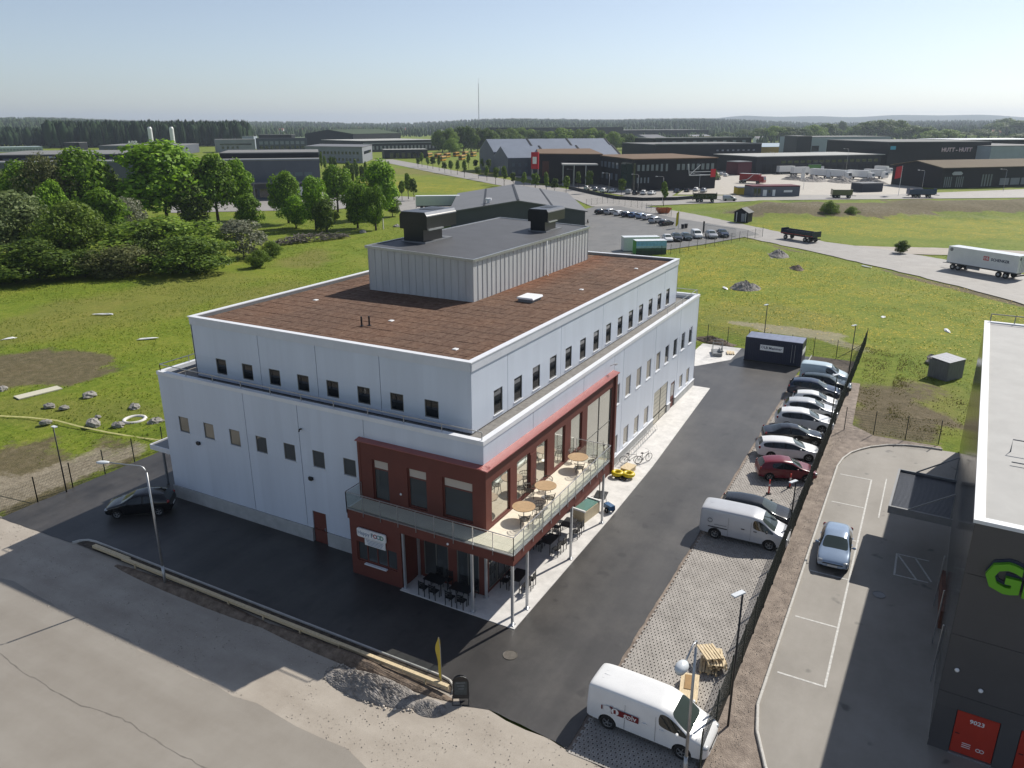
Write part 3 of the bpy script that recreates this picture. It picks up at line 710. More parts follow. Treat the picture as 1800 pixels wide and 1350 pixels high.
nu, nv = 30, 24; tu, tv = (ub-ua-.56)/nu, (ud-uc-.56)/nv
for i in range(nu):
    for j in range(nv):
        x0, y0 = ua+.28+i*tu, uc+.28+j*tv
        if x0 > pu0 and x0+tu < pu1 and y0 > pv0 and y0+tv < pv1: continue
        tiles.append((math.hypot(x0+30, y0+18), x0, y0, rn.uniform(-.012,.012), [rn.uniform(-.02,.02) for _ in range(8)]))
tiles.sort()
rest = MB()
for k, (_, x0, y0, dz, j) in enumerate(tiles):
    mb = MB() if k < 300 else rest
    x1, y1, z0, z1 = x0+tu-.022, y0+tv-.022, 12.262, 12.315+dz*.6
    mb.add([(x0,y0,z0),(x1,y0,z0),(x1,y1,z0),(x0,y1,z0),(x0+.02+j[0],y0+.02+j[1],z1),(x1-.02+j[2],y0+.02+j[3],z1),(x1-.02+j[4],y1-.02+j[5],z1),(x0+.02+j[6],y1-.02+j[7],z1)],
           [(4,5,6,7),(0,1,5,4),(1,2,6,5),(2,3,7,6),(3,0,4,7)])
    if k < 300: mb.build('sedum_mat', sedum, roofdeck, fix=False)
tag(rest.build('sedum_mats', sedum, roofdeck, fix=False), kind='stuff')

# railing on the lower roof ------------------------------------------------------
def roof_rail(pts, parent, h=.42, every=2.33, z=9.0):
    for a, b in zip(pts, pts[1:]):
        n = max(1, round(math.hypot(b[0]-a[0], b[1]-a[1])/every))
        for k in range(n+1):
            x, y = a[0]+(b[0]-a[0])*k/n, a[1]+(b[1]-a[1])*k/n
            mb = MB(); mb.bar((x,y,z-.02),(x,y,z+h-.02),.04); mb.build('rail_post', steel, parent)
        mb = MB(); mb.bar((*a,z+h),(*b,z+h),.045); mb.build('handrail', steel, parent)
rr = empty('roof_railing', (.15,.15,9), 0, 'thin white steel guard rail along the lower roof edge', 'railing')
roof_rail([(.0-.0,-.0),(0,24.08-.0)], rr, z=0)
roof_rail([(0,24.08),(9,24.08)], rr, z=0)
roof_rail([(39.2,0),(39.2,9)], rr, z=0); roof_rail([(30.5,.1),(39.2,.1)], rr, z=0)

# plant room on the roof -----------------------------------------------------------
zinc = mat('zinc_cladding', (.50,.51,.51), .5, .1, var=.10, scale=.9, isl=.05, stretch=(2,2,.3))
roofmem = mat('grey_roof_membrane', (.066,.068,.074), .6, var=.16, scale=.7, bump=.2, bscale=20)
Ha, Hb = 15.26, 15.57                              # eaves: near and far side
mb = MB(); mb.prof([(pv0+.05,12.2),(pv1-.05,12.2),(pv1-.05,Hb-.16),(pv0+.05,Ha-.16)], pu0+.05, pu1-.05, 'x'); plant = mb.build('plant_room', seamd, bld)
n = 15
for k in range(n):
    a0, a1 = pv0+(pv1-pv0)*k/n, pv0+(pv1-pv0)*(k+1)/n; za, zb = Ha+(Hb-Ha)*k/n-.12, Ha+(Hb-Ha)*(k+1)/n-.12
    mb = MB(); mb.prof([(a0+.012,12.3),(a1-.012,12.3),(a1-.012,zb),(a0+.012,za)], pu0-.02, pu0+.048, 'x')
    mb.prof([(a1-.03,12.3),(a1-.012,12.3),(a1-.012,zb),(a1-.03,zb)], pu0-.05, pu0-.0201, 'x'); mb.build('cladding_sheet', zinc, plant)
n = 31
for k in range(n):
    a0, a1 = pu0+(pu1-pu0)*k/n, pu0+(pu1-pu0)*(k+1)/n
    mb = MB(); mb.bx(a0+.012,a1-.012,pv0-.02,pv0+.048,12.3,Ha-.12); mb.bx(a1-.035,a1-.012,pv0-.06,pv0-.0201,12.3,Ha-.12); mb.build('cladding_sheet', zinc, plant)
n = 13
for k in range(n):
    a0, a1 = pv0+(pv1-pv0)*k/n, pv0+(pv1-pv0)*(k+1)/n
    mb = MB(); mb.bx(pu1-.048,pu1+.02,a0+.01,a1-.01,12.3,15.1); mb.build('cladding_sheet', zinc, plant)
for k in range(20):
    a0, a1 = pu0+(pu1-pu0)*k/20, pu0+(pu1-pu0)*(k+1)/20
    mb = MB(); mb.bx(a0+.01,a1-.01,pv1-.048,pv1+.02,12.3,Hb-.12); mb.build('cladding_sheet', zinc, plant)
sl = (Hb-Ha)/(pv1-pv0)
mb = MB(); mb.prof([(pv0-.1,Ha-.10),(pv1+.1,Hb-.10),(pv1+.1,Hb-.02),(pv0-.1,Ha-.02)], pu0-.1, pu1+.1, 'x'); mb.build('plant_roof', roofmem, plant)
for x0, x1 in ((pu0-.16,pu0-.02),(pu1+.02,pu1+.16)):
    mb = MB(); mb.prof([(pv0-.16,Ha-.14),(pv1+.16,Hb-.14),(pv1+.16,Hb+.05),(pv0-.16,Ha+.05)], x0, x1, 'x'); mb.build('edge_flashing', steel, plant)
for y0, y1, z in ((pv0-.165,pv0-.02,Ha),(pv1+.02,pv1+.165,Hb)):
    mb = MB(); mb.bx(pu0-.02,pu1+.02,y0,y1,z-.14,z+.04); mb.build('edge_flashing', steel, plant)
mb = MB(); mb.tube([(25.4,pv0-.14,Ha-.15),(25.4,pv0-.14,12.42),(25.4,pv0-.32,12.33)], .05, 8); mb.build('downpipe', whitep, plant, True)

# two black ventilation hoods on the plant room
ahm = mat('black_hood_sheet', (.010,.011,.013), .35, var=.25, scale=2)
aht = mat('hood_top_sheet', (.09,.10,.12), .45, .3, var=.15, scale=2)
def hood(loc, L_, W_, Hh, label, rz=0):
    r_ = empty('ventilation_hood', loc, rz, label, 'ventilation unit', 'black hoods on the plant room roof')
    mb = MB(); mb.bx(0,L_*.62,-W_*.36,W_*.36,0,Hh*.5); mb.build('duct', ahm, r_)
    mb = MB(); mb.prof([(-W_*.5,Hh*.42),(W_*.5,Hh*.42),(W_*.5,Hh*.9),(W_*.42,Hh),(-W_*.42,Hh),(-W_*.5,Hh*.9)], 0.002, L_, 'x'); mb.build('casing', ahm, r_)
    mb = MB()
    mb.prof([(-W_*.505,Hh*.86),(-W_*.42,Hh*1.003),(W_*.42,Hh*1.003),(W_*.505,Hh*.86),(W_*.505,Hh*.88),(W_*.425,Hh*1.02),(-W_*.425,Hh*1.02),(-W_*.505,Hh*.88)], .01, L_*1.003, 'x'); mb.build('top_sheet', aht, r_)
    mb = MB(); mb.bx(L_*.42,L_*.8,-W_*.26,W_*.26,Hh*1.021,Hh*1.032); mb.build('outlet', blackm, r_)
    mb = MB(); mb.bx(L_*.02,L_*.5,-W_*.56,-W_*.503,Hh*.40,Hh*.45); mb.build('drip_rail', steel, r_)
    mb = MB(); mb.bx(-.1,L_*.9,-W_*.45,W_*.45,-.12,.0); mb.build('base_frame', greym, r_)
    return r_
hood((17.6,16.4,15.58), 4.1, 2.5, 2.15, 'larger black ventilation hood at the near left edge of the roof')
hood((28.6,11.4,15.42), 3.4, 1.9, 1.75, 'smaller black ventilation hood at the far right of the roof')

# roof light, pipes and vents on the sedum
r_ = empty('roof_light', (16.6,5.95,12.3), 0, 'white domed roof light on the brown sedum roof', 'roof light')
mb = MB(); mb.bx(-.7,.7,-.55,.55,0,.22); mb.build('upstand', greym, r_)
mb = MB(); mb.prof([(-.66,.222),(.66,.222),(.6,.34),(-.6,.34)], -.78, .78, 'x'); mb.build('dome', mat('opal_dome', (.85,.86,.87), .3), r_)
for x, y, lb in ((5.3,11.7,'left'),(5.6,11.35,'right')):
    r_ = empty('vent_pipe', (x,y,12.3), 0, f'{lb} of two short black vent pipes on the brown roof', 'vent pipe', 'pair of black roof vent pipes')
    mb = MB(); mb.cyl((0,0,0),(0,0,.62),.055,n=10); mb.build('pipe', blackm, r_); mb = MB(); mb.cyl((0,0,0),(0,0,.05),.12,n=10); mb.build('flange', blackm, r_)
for k, (x, y, lb) in enumerate(((9.5,19.2,'near the left roof edge'),(7.2,10.9,'in front of the vent pipes'),(3.7,3.9,'near the front roof corner'),(21.6,4.2,'beyond the roof light'),(31.8,3.6,'near the far roof corner'))):
    mb = MB(); mb.prof([(-.15,0),(.15,0),(.12,.05),(-.12,.05)], -.15, .15, 'x')
    o = top('roof_drain', mb, whitep, f'small white roof drain cover {lb}', 'roof drain'); o.location = (x,y,12.31)

# red-brown corner -------------------------------------------------------------
TZ = 4.12                                            # terrace deck level
RF = -.30                                            # red face stands proud of the white facade
# upper walls
hw_l = [(5.85,6.95,4.2,6.66),(3.35,4.6,4.35,6.66),(.5,2.35,4.35,6.66)]
hw_r = [(.3,2.3,4.25,6.7),(3.05,4.6,4.25,6.7),(5.4,6.8,4.25,6.7),(7.8,9.3,4.25,6.7),(10.15,11.9,4.25,6.7),(12.75,17.1,.5,6.75)]
wall('red_wall', 'u', RF, RF+.003, 7.72, TZ, 7.62, hw_l, redc, bld, .3)
wall('red_wall', 'v', RF, RF+.003, 12.3, TZ, 7.62, hw_r, redc, bld, .3)
wall('red_wall', 'v', RF, 12.302, 17.45, .1, 7.62, hw_r, redc, bld, .3)
wall('red_wall', 'v', RF, 11.1, 12.298, .1, TZ-.002, [], redc, bld, .3)
mb = MB(); mb.bx(17.45,17.75,RF-.12,.0,.1,7.62); mb.build('red_fin', redc, bld)
mb = MB(); mb.bx(RF-.02,.0,7.72,7.9,TZ,7.62); mb.build('red_fin', redc, bld)
mb = MB(); mb.prof([(0,7.72),(RF-.2,7.63),(RF-.2,7.58),(0,7.63)], RF-.2, 17.9, 'x'); mb.build('eaves_flashing', redf, bld)
mb = MB(); mb.prof([(0,7.70),(RF-.12,7.635),(RF-.12,7.60),(0,7.628)], RF-.1, 7.98, 'y'); mb.build('eaves_flashing', redf, bld)
for i, h in enumerate(hw_l):
    w = window('u', RF, *h, bld, glassg, redc, .16, .07, False, 0, bar=6.1)
    q = MB(); q.bx(RF+.145,RF+.155,h[0]+.08,h[1]-.08,6.14,6.58); q.build('blind', mat('pale_blind', (.50,.44,.38), .7), w)
for i, h in enumerate(hw_r):
    if i == 2:
        d = MB(); d.bx(h[0]-.75,h[0]-.06,RF-.03,RF-.002,4.2,6.5); d = d.build('terrace_door', redc, bld)
        q = MB(); q.cyl((h[0]-.25,RF-.08,5.0),(h[0]-.25,RF-.08,5.5),.015,n=6); q.build('handle', steel, d)
    window('v', RF, *h, bld, mat('terrace_glass', (.46,.45,.40), .02, .85), redc if i < 5 else frames, .1, .06, False, 1 if i == 5 else 0, bar=4.3 if i == 5 else 0)
# terrace slab with beige deck, canopy fascia, soffit
mb = MB(); mb.bx(-1.5,RF,-2.45,7.75,3.55,4.06); mb.bx(RF,10.95,-2.45,RF-.0,3.55,4.06); mb.build('terrace_slab', redc, bld)
deckm = mat('beige_terrace_tile', (.76,.69,.56), .6, var=.07, scale=1.5, isl=.05)
x = -1.48
def deck(x0, x1, y0, y1):
    nx, ny = max(1, round((x1-x0)/.62)), max(1, round((y1-y0)/.62))
    for i in range(nx):
        for j in range(ny):
            a0, a1, b0, b1 = x0+(x1-x0)*i/nx, x0+(x1-x0)*(i+1)/nx, y0+(y1-y0)*j/ny, y0+(y1-y0)*(j+1)/ny
            mb = MB(); mb.bx(a0+.004,a1-.004,b0+.004,b1-.004,4.062,4.118); mb.build('deck_tile', deckm, bld, fix=False)
deck(RF+.0,10.9,-2.42,RF-.002); deck(-1.47,RF-.002,-2.42,7.7)
for q in ((-1.62,-1.502,-2.58,7.8),(-1.5,11.06,-2.58,-2.452),(10.952,11.06,-2.45,RF)):
    mb = MB(); mb.bx(*q,3.48,4.05); mb.build('canopy_fascia', redc, bld)
for q in ((-1.66,-1.48,-2.62,7.8),(-1.48,11.08,-2.62,-2.44)):
    mb = MB(); mb.bx(*q,4.052,4.10); mb.build('deck_edge', steel, bld)
# ground floor of the corner
wall('red_wall', 'u', -1.55, 4.304, 7.745, 0, 3.5, [(4.6,7.35,.95,2.15)], redc, bld, .2)
mb = MB(); mb.bx(-1.547,.0,7.6,7.75,.0,3.5); mb.build('red_wall', redc, bld)
mb = MB(); mb.bx(-1.35,.0,4.3,4.42,.0,3.5); mb.build('red_wall', redc, bld)
mb = MB(); mb.bx(-1.30,-1.1,4.5,7.5,.1,3.4); mb.build('inner_wall', seamd, bld)
window('u', -1.55, 4.6,7.35,.95,2.15, bld, glassg, redc, .12, .06, False, 3)
mb = MB(); mb.bx(-1.72,-1.552,5.25,6.75,.88,.94); mb.build('serving_shelf', trimw, bld)
hg_l = [(2.3,3.9,.2,3.1),(.35,1.75,.1,3.1)]
wall('red_wall', 'u', -.02, -.017, 4.3, 0, 3.5, hg_l, redc, bld, .12)
for h in hg_l: window('u', -.02, *h, bld, glassg, frames, .06, .06, False, 1)
hg_r = [(.4,3.2,.15,3.0),(3.9,6.6,.15,3.0),(7.3,9.9,.15,3.0)]
wall('red_wall', 'v', -.02, -.017, 11.1, 0, 3.5, hg_r, redc, bld, .12)
for h in hg_r: window('v', -.02, *h, bld, glassg, frames, .06, .06, False, 2)
# concrete apron
mb = MB(); mb.prism([(-1.75,4.35),(-1.8,-2.75),(11.0,-2.75),(20,-2.6),(39.6,-1.7),(39.6,0),(0,0),(0,4.35)], -.1, .03)
tag(mb.build('concrete_apron', concrete), kind='structure')
# columns
colm = mat('column_steel', (.55,.56,.57), .35, .6, var=.08)
for (x, y) in ((-1.6,-2.56),(.05,-2.56),(5.55,-2.56),(10.36,-2.56),(-1.6,-.16),(-1.5,4.2),(-.12,-.14),(-.1,4.2)):
    x += .06 if x < -1 else 0; y += .06 if y < -2 else 0
    mb = MB(); mb.bx(x-.06,x+.06,y-.06,y+.06,.03,3.55); c_ = mb.build('column', colm, bld)
    mb = MB(); mb.bx(x-.14,x+.14,y-.14,y+.14,.03,.07); mb.build('foot_plate', colm, c_)
# glass balustrade
clr = clear_mat('balustrade_glass', (.88,.91,.90), .09)
bal = empty('glass_balustrade', (-1.62,-2.58,4.05), 0, 'clear glass balustrade with slim steel posts round the terrace', 'balustrade')
def balus(a, b, n):
    for k in range(n+1):
        x, y = a[0]+(b[0]-a[0])*k/n, a[1]+(b[1]-a[1])*k/n
        mb = MB(); mb.bar((x,y,-.22),(x,y,1.04),.028,.045); mb.build('post', steel, bal)
        if k < n:
            x2, y2 = a[0]+(b[0]-a[0])*(k+1)/n, a[1]+(b[1]-a[1])*(k+1)/n; dx, dy = x2-x, y2-y; l = math.hypot(dx, dy); nx, ny = -dy/l*.005, dx/l*.005; e = .04/l
            p = [(x+dx*e,y+dy*e),(x2-dx*e,y2-dy*e)]
            mb = MB(); mb.add([(p[0][0]-nx,p[0][1]-ny,.08),(p[1][0]-nx,p[1][1]-ny,.08),(p[1][0]+nx,p[1][1]+ny,.08),(p[0][0]+nx,p[0][1]+ny,.08),(p[0][0]-nx,p[0][1]-ny,.98),(p[1][0]-nx,p[1][1]-ny,.98),(p[1][0]+nx,p[1][1]+ny,.98),(p[0][0]+nx,p[0][1]+ny,.98)],
                              [(3,2,1,0),(4,5,6,7),(0,1,5,4),(1,2,6,5),(2,3,7,6),(3,0,4,7)]); mb.build('pane', clr, bal)
    mb = MB(); mb.bar((*a,1.06),(*b,1.06),.045,.03); mb.build('handrail', steel, bal)
balus((-.04,-.04), (-.04,10.36), 9); balus((-.04,-.04), (12.7,-.04), 12); balus((12.7,-.04), (12.7,2.28), 2); balus((-.04,10.36), (1.3,10.36), 1)

# shop sign
sg = empty('shop_sign', (-1.63,6.15,2.85), 0, 'white rounded shop sign with script and coloured capitals on red wall', 'sign')
mb = MB(); w_, h_, r0 = .98, .26, .1; poly = []
for cx, cz, a0 in ((w_-r0,h_-r0,0),(-w_+r0,h_-r0,90),(-w_+r0,-h_+r0,180),(w_-r0,-h_+r0,270)):
    for k in range(5): a = R(a0+k*22.5); poly.append((cx+r0*math.cos(a), cz+r0*math.sin(a)))
mb.prof(poly, -.08, 0, 'x'); mb.build('board', whitep, sg)
blueg = mat('sign_blue_grey', (.17,.23,.33), .6); 
text_mesh('lettering', 'Happy', .32, blueg, sg, face_matrix((-.085,.52,.0), (0,-1,0)), .004)
for k, (ch, c) in enumerate((('F',(.10,.16,.2)),('O',(.35,.03,.03)),('O',(.05,.25,.3)),('D',(.03,.22,.12)))):
    text_mesh('lettering', ch, .36, mat('sign_letter_%d' % k, c, .6), sg, face_matrix((-.085,-.06-.22*k,.0), (0,-1,0)), .004, .006)
sg2 = empty('menu_board', (-1.60,6.0,2.32), 0, 'narrow white text board below the shop sign', 'sign')
mb = MB(); mb.bx(-.04,0,-.72,.68,-.2,.2); mb.build('board', whitep, sg2)
for k in range(4):
    mb = MB(); mb.bx(-.045,-.0405,-.62+.05*k,.58-.04*k,.11-.085*k,.14-.085*k); mb.build('text_line', blueg, sg2)
# lamps, cameras, small fittings on the facades
for k, (v, z, lb) in enumerate(((21.3,4.6,'under the three tan windows'),(11.8,4.28,'above the red side door'))):
    mb = MB(); mb.bx(-.14,-.001,v-.14,v+.14,z-.09,z+.09); mb.prof([(v-.12,z-.09),(v+.12,z-.09),(v+.08,z-.13),(v-.08,z-.13)], -.13, -.02, 'x')
    top('wall_lamp', mb, blackm, f'black box lamp on the shaded white facade {lb}', 'wall lamp')
mb = MB(); mb.bx(-.16,-.001,12.2,12.3,7.3,7.36); mb.cyl((-.3,12.15,7.28),(-.12,12.3,7.3),.045,n=8); top('security_camera', mb, blackm, 'small dark security camera high on the shaded facade', 'camera')
mb = MB(); mb.tube([(17.2,-.0,8.2),(17.2,-.35,8.4)], .02, 6); mb.bx(17.05,17.35,-.5,-.33,8.36,8.43); top('facade_floodlight', mb, steel, 'small floodlight on an arm above the red frame', 'floodlight')
for k, (p, lb) in enumerate((((RF-.03,5.05,5.0),'between the left terrace windows'),((-1.66,1.2,3.7),'on the canopy edge over the columns'))):
    mb = MB(); mb.blob(p, .05,.07,.07, k, 0, 8, 6, -1); top('bulkhead_lamp', mb, mat('opal_lamp', (.8,.8,.8), .3), f'small round white lamp {lb}', 'lamp', smooth=True)
# side canopy at the rear left corner
sc_ = empty('side_canopy', (1.6,24.6,0), 0, 'dark flat canopy on a post at the far left corner', 'canopy')
mb = MB(); mb.bx(-1.2,6,.0,2.2,2.95,3.2); mb.build('roof', greym, sc_); mb = MB(); mb.bx(-1.26,6,2.2,2.26,2.88,3.24); mb.bx(-1.26,-1.202,-.0,2.2,2.88,3.24); mb.build('fascia', trimw, sc_)
mb = MB(); mb.bx(-.6,-.48,1.9,2.02,.0,2.95); mb.build('post', greym, sc_)

# ================================================================ NEIGHBOUR BUILDING (right edge)
nb = empty('neighbour_building', (-.35,-21.15,0), R(-2.3), 'tall dark panelled building with pale flat roof at the right edge', 'building')
npan = mat('dark_grey_cassette', (.085,.080,.080), .5, .1, var=.08, scale=.6, isl=.06)
ngls = mat('glossy_side_cassette', (.075,.078,.072), .16, .55, var=.12, scale=.5, isl=.07)
Ln, Wn, Hn = 34.6, 26.0, 10.35
mb = MB(); mb.bx(.12,Ln-.12,-Wn+.12,-.12,0,Hn-.25); mb.build('inner_wall', seamd, nb)
for k in range(12):                                    # long side facing the yard
    a0, a1 = Ln*k/12, Ln*(k+1)/12
    for z0, z1 in ((.35,3.6),(3.6,6.9),(6.9,Hn-.15)):
        mb = MB(); mb.bx(a0+.012,a1-.012,-.11,.0,z0+.01,z1-.01); mb.build('cassette_panel', ngls, nb)
for k in range(7):                                    # short side facing the camera
    a0, a1 = -Wn*(k+1)/7, -Wn*k/7
    for z0, z1 in ((2.75,5.4),(5.4,8.1),(8.1,Hn-.15)):
        mb = MB(); mb.bx(.0,.11,a0+.012,a1-.012,z0+.01,z1-.01); mb.build('cassette_panel', npan, nb)
wall('base_wall', 'u', 0, -Wn, -.012, .0, 2.74, [(-2.25,-.75,.05,2.1),(-4.4,-2.9,.05,2.1)], npan, nb)
mb = MB(); mb.bx(.1,Ln,-.1,-.02,-.1,.34); mb.build('plinth', plinthm, nb)
nrd = mat('red_door_paint', (.42,.035,.018), .4, var=.06, scale=2)
for y0 in (-2.25,-4.4):
    d = MB(); d.bx(.02,.07,y0+.03,y0+1.47,.1,2.07); d = d.build('door', nrd, nb)
    if y0 == -2.25:
        text_mesh('number', '9023', .26, whitep, d, face_matrix((.012,-1.5,1.72), (0,-1,0)), .003, .006)
        mb = MB(); mb.ring((.013,-1.72,.5),.07,.014,14,6,'x'); mb.ring((.013,-1.85,.5),.07,.014,14,6,'x'); mb.build('symbol', whitep, d)
        for k in range(3):
            mb = MB(); mb.bx(.012,.016,-1.45+.0,-1.15,.62-.09*k,.65-.09*k); mb.build('text_line', whitep, d)
    q = MB(); q.bx(.0,.019,y0+1.25,y0+1.4,1.0,1.03); q.build('handle', blackm, d)
    q = MB(); q.bx(-.05,.1,y0+.0,y0+1.5,.0,.07); q.build('threshold', steel, d)
nroof = mat('pale_roof_felt', (.33,.325,.31), .7, var=.10, scale=.6, bump=.1, bscale=12)
mb = MB(); mb.bx(.3,Ln-.3,-Wn+.3,-.3,Hn-.25,Hn-.08); mb.build('roof', nroof, nb)
for q in ((-.05,Ln+.05,-.3,.06),(-.05,.3,-Wn,-.3),(Ln-.3,Ln+.05,-Wn,-.3)):
    mb = MB(); mb.bx(*q,Hn-.14,Hn); mb.build('parapet_cap', whitep if q[2] == -.3 else trimw, nb)
mb = MB()
for x in (8,): mb.tube([(x,-1.2,Hn-.08),(x,-1.2,Hn+.5),(x,-7,Hn+.5)], .03, 6); mb.tube([(x-1.6,-1.2,Hn+.05),(x-1.6,-7,Hn+.05)], .03, 6)
mb.build('roof_rail', greym, nb)
for k in range(2):
    mb = MB()
    for j in range(14): mb.bx(.55+k*.55,.95+k*.55,-2.0-.42*j,-1.72-.42*j,Hn-.07,Hn+.02)
    mb.build('walk_grating', greym, nb)
mb = MB()
for x in range(0, 10): mb.tube([(Ln-.1,-.3-x*1.5,Hn),(Ln-.1,-.3-x*1.5,Hn+.55)], .03, 6)
mb.bar((Ln-.1,-.3,Hn+.55),(Ln-.1,-14,Hn+.55),.06); mb.build('end_rail', greym, nb)
grn = mat('lime_letter', (.13,.40,.012), .4)
for k, (ch, yy) in enumerate((('G',-1.22),('R',-2.28))):
    o = text_mesh('letter', ch, 1.6, grn, nb, face_matrix((-.14,yy,8.3), (0,-1,0)), .1, .06)
    o = text_mesh('letter_backing', ch, 1.6, mat('letter_back', (.02,.025,.06), .5), nb, face_matrix((-.03,yy-.03,8.38), (0,-1,0)), .02, .10)
for y, z in ((-.45,3.9),(-1.35,3.3)):
    mb = MB(); mb.blob((-.06,y,z),.07,.09,.09,2,0,8,6,-1); mb.build('wall_lamp', mat('opal_lamp', (.8,.8,.8), .3), nb, True)
# side canopy with corrugated deck and tie bars
cn = empty('entrance_canopy', (17,-21.65,3.3), R(-2.3), 'dark steel canopy with corrugated deck on the neighbour wall', 'canopy')
mb = MB(); mb.bx(-2.9,2.9,3.1,3.22,-.32,.12); mb.bx(-2.9,-2.78,.0,3.1,-.32,.12); mb.bx(2.78,2.9,.0,3.1,-.32,.12); mb.build('edge_beam', greym, cn)
mb = MB()
for k in range(36): x = -2.76+k*.155; mb.bx(x,x+.085,.02,3.09,-.06,-.01)
mb.build('corrugated_deck', mat('navy_sheet', (.03,.038,.055), .4, .3, var=.1), cn); mb = MB(); mb.bx(-2.77,2.77,.02,3.09,-.08,-.062); mb.build('deck_sheet', blackm, cn)
for x in (-2.84,2.84):
    mb = MB(); mb.bar((x,.1,1.6),(x,2.2,.12),.07); mb.bar((x,.1,.12),(x,.1,1.6),.06); mb.build('tie_bar', greym, cn)
sp_ = empty('wall_clutter', (9.5,-21.35,0), 0, 'rusty brown downpipe and rods leaning at the neighbour wall', 'pipes')
mb = MB(); mb.bx(-1.2,3.0,-.25,-.05,.1,1.1); mb.build('rusty_panel', mat('rusty_sheet', (.13,.05,.03), .7, var=.4, scale=2), sp_)
for x in (-2.5,-5.5,1.0): mb = MB(); mb.tube([(x,.15,.0),(x,.1,3.0)], .035, 6); mb.build('pipe', steel, sp_)

# ================================================================ FENCES
fgreen = mat('dark_green_fence', (.012,.022,.018), .5, var=.2)
def fence_panel_mesh(w, h, step=.05, hstep=.2):
    key = ('fp', round(w,2), h)
    if key not in MESHC:
        mb = MB(); n = int(w/step)
        for k in range(n+1): x = w*k/n; mb.bar((x,0,.05),(x,0,h),.006)
        for k in range(int(h/hstep)+1): z = .06+k*hstep; mb.bar((0,.007,min(z,h-.02)),(w,.007,min(z,h-.02)),.008)
        MESHC[key] = mb.mesh('mesh_panel', fgreen, fix=False)
    return MESHC[key]
def wire_fence(name, pts, label, h=2.0, step=2.5, group=None, posth=None, mesh_step=.05, braces=()):
    root = empty(name, (*pts[0],0), 0, label, 'fence', group); posth = posth or h+.12
    for a, b in zip(pts, pts[1:]):
        d = math.hypot(b[0]-a[0], b[1]-a[1]); n = max(1, round(d/step)); an = math.atan2(b[1]-a[1], b[0]-a[0]); w = d/n
        for k in range(n+1):
            x, y = a[0]+(b[0]-a[0])*k/n-pts[0][0], a[1]+(b[1]-a[1])*k/n-pts[0][1]
            key = ('post', posth)
            if key not in MESHC: q = MB(); q.bx(-.03,.03,-.03,.03,-.05,posth); MESHC[key] = q.mesh('post', fgreen)
            o = link('post', MESHC[key], root); o.location = (x,y,0); o.rotation_euler[2] = an
            if k < n:
                o = link('mesh_panel', fence_panel_mesh(w-.06, h, mesh_step), root); o.location = (x+math.cos(an)*.03, y+math.sin(an)*.03, 0); o.rotation_euler[2] = an
    for (p, q) in braces:
        mb = MB(); mb.bar((p[0]-pts[0][0],p[1]-pts[0][1],p[2]),(q[0]-pts[0][0],q[1]-pts[0][1],q[2]),.045); mb.build('brace', fgreen, root)
    return root
wire_fence('wire_fence', [(-6.2,-13.35),(62.6,-13.4)], 'long dark green wire fence behind the row of parked cars', 2.0)
wire_fence('wire_fence', [(62.6,-13.4),(55.6,-13.4)][1:]+[(55.8,2.9),(55.5,12)], 'dark wire fence across the back of the yard behind the container', 2.0, braces=(((55.7,-13.4,1.9),(55.7,-11.2,.1)),))
wire_fence('wire_fence', [(34.5,-14.2),(34.6,-16.42),(34.6,-18.75),(34.8,-21.1)], 'short wire fence closing the end of the neighbour lot', 1.9, 2.35, mesh_step=.1)
wire_fence('wire_fence', [(-7.5,31.85),(-5,31.9),(-2.5,31.95),(0,32),(2.4,32),(5,32.05),(7.5,32.05),(20,32.05)], 'wire fence on thin posts along the left asphalt edge', 1.75, 2.5, mesh_step=.1, braces=(((-7.5,31.85,1.7),(-5.4,31.9,.1)),))

# timber edging of the front bed
te = empty('timber_edging', (-7.15,-2.3,0), 0, 'long low timber edging board along the front planting bed', 'edging')
for k in range(9):
    y0, y1 = k*2.5, k*2.5+2.48
    mb = MB(); mb.bx(-.03,.03,y0,y1,.16,.34); mb.build('plank', woodp, te); mb = MB(); mb.bx(-.09,.09,y0+.0,y1,.341,.375); mb.build('cap_plank', woodp, te)
    mb = MB(); mb.bx(-.09,-.031,y0+1.2,y0+1.28,-.1,.33); mb.build('stake', woodp, te)
mb = MB(); mb.bx(-.12,.12,-.0,3.2,0,.16); o = mb.build('loose_plank', woodp); o.location = (-6.95,19.8,.12); tag(o, 'single grey plank lying behind the far end of the timber edging', 'plank')
# earth bank below the edging
def heap(name, cx, cy, rx, ry, hgt, rz, m, label, cat, seed, amp=.3, n=34, group=None):
    u = np.linspace(-1,1,n); A, Bb = np.meshgrid(u, u, indexing='ij'); d = np.sqrt(A*A+Bb*Bb)
    nz = vnoise(A*rx+seed*7,Bb*ry,.55,seed)*.6+vnoise(A*rx,Bb*ry+seed*3,.22,seed+1)*.4+vnoise(A*rx+9,Bb*ry+seed,1.6,seed+2)*.6
    nz = nz+(np.random.RandomState(seed).rand(n,n)-.5)*.22
    Zz = hgt*np.clip(1-d,0,1)**.8*(1-amp+2*amp*(nz-.2))-.06+np.where(d<.98,.04,0)
    Zz = np.where(d>=1,-.08,Zz)
    p = np.stack([A.ravel()*rx,Bb.ravel()*ry,Zz.ravel()],1); ix = np.arange(n*n).reshape(n,n)
    f = np.stack([ix[:-1,:-1],ix[1:,:-1],ix[1:,1:],ix[:-1,1:]],-1).reshape(-1,4)
    me = bpy.data.meshes.new(name); me.from_pydata(p.tolist(),[],f.tolist()); me.materials.append(m)
    o = link(name, me); o.location = (cx,cy,0); o.rotation_euler[2] = rz
    return tag(o, label, cat, group)
dirt = mat('brown_earth', (.14,.10,.07), .9, var=.4, scale=3, bump=1, bscale=10, c2=(.25,.19,.14), bdist=.05)
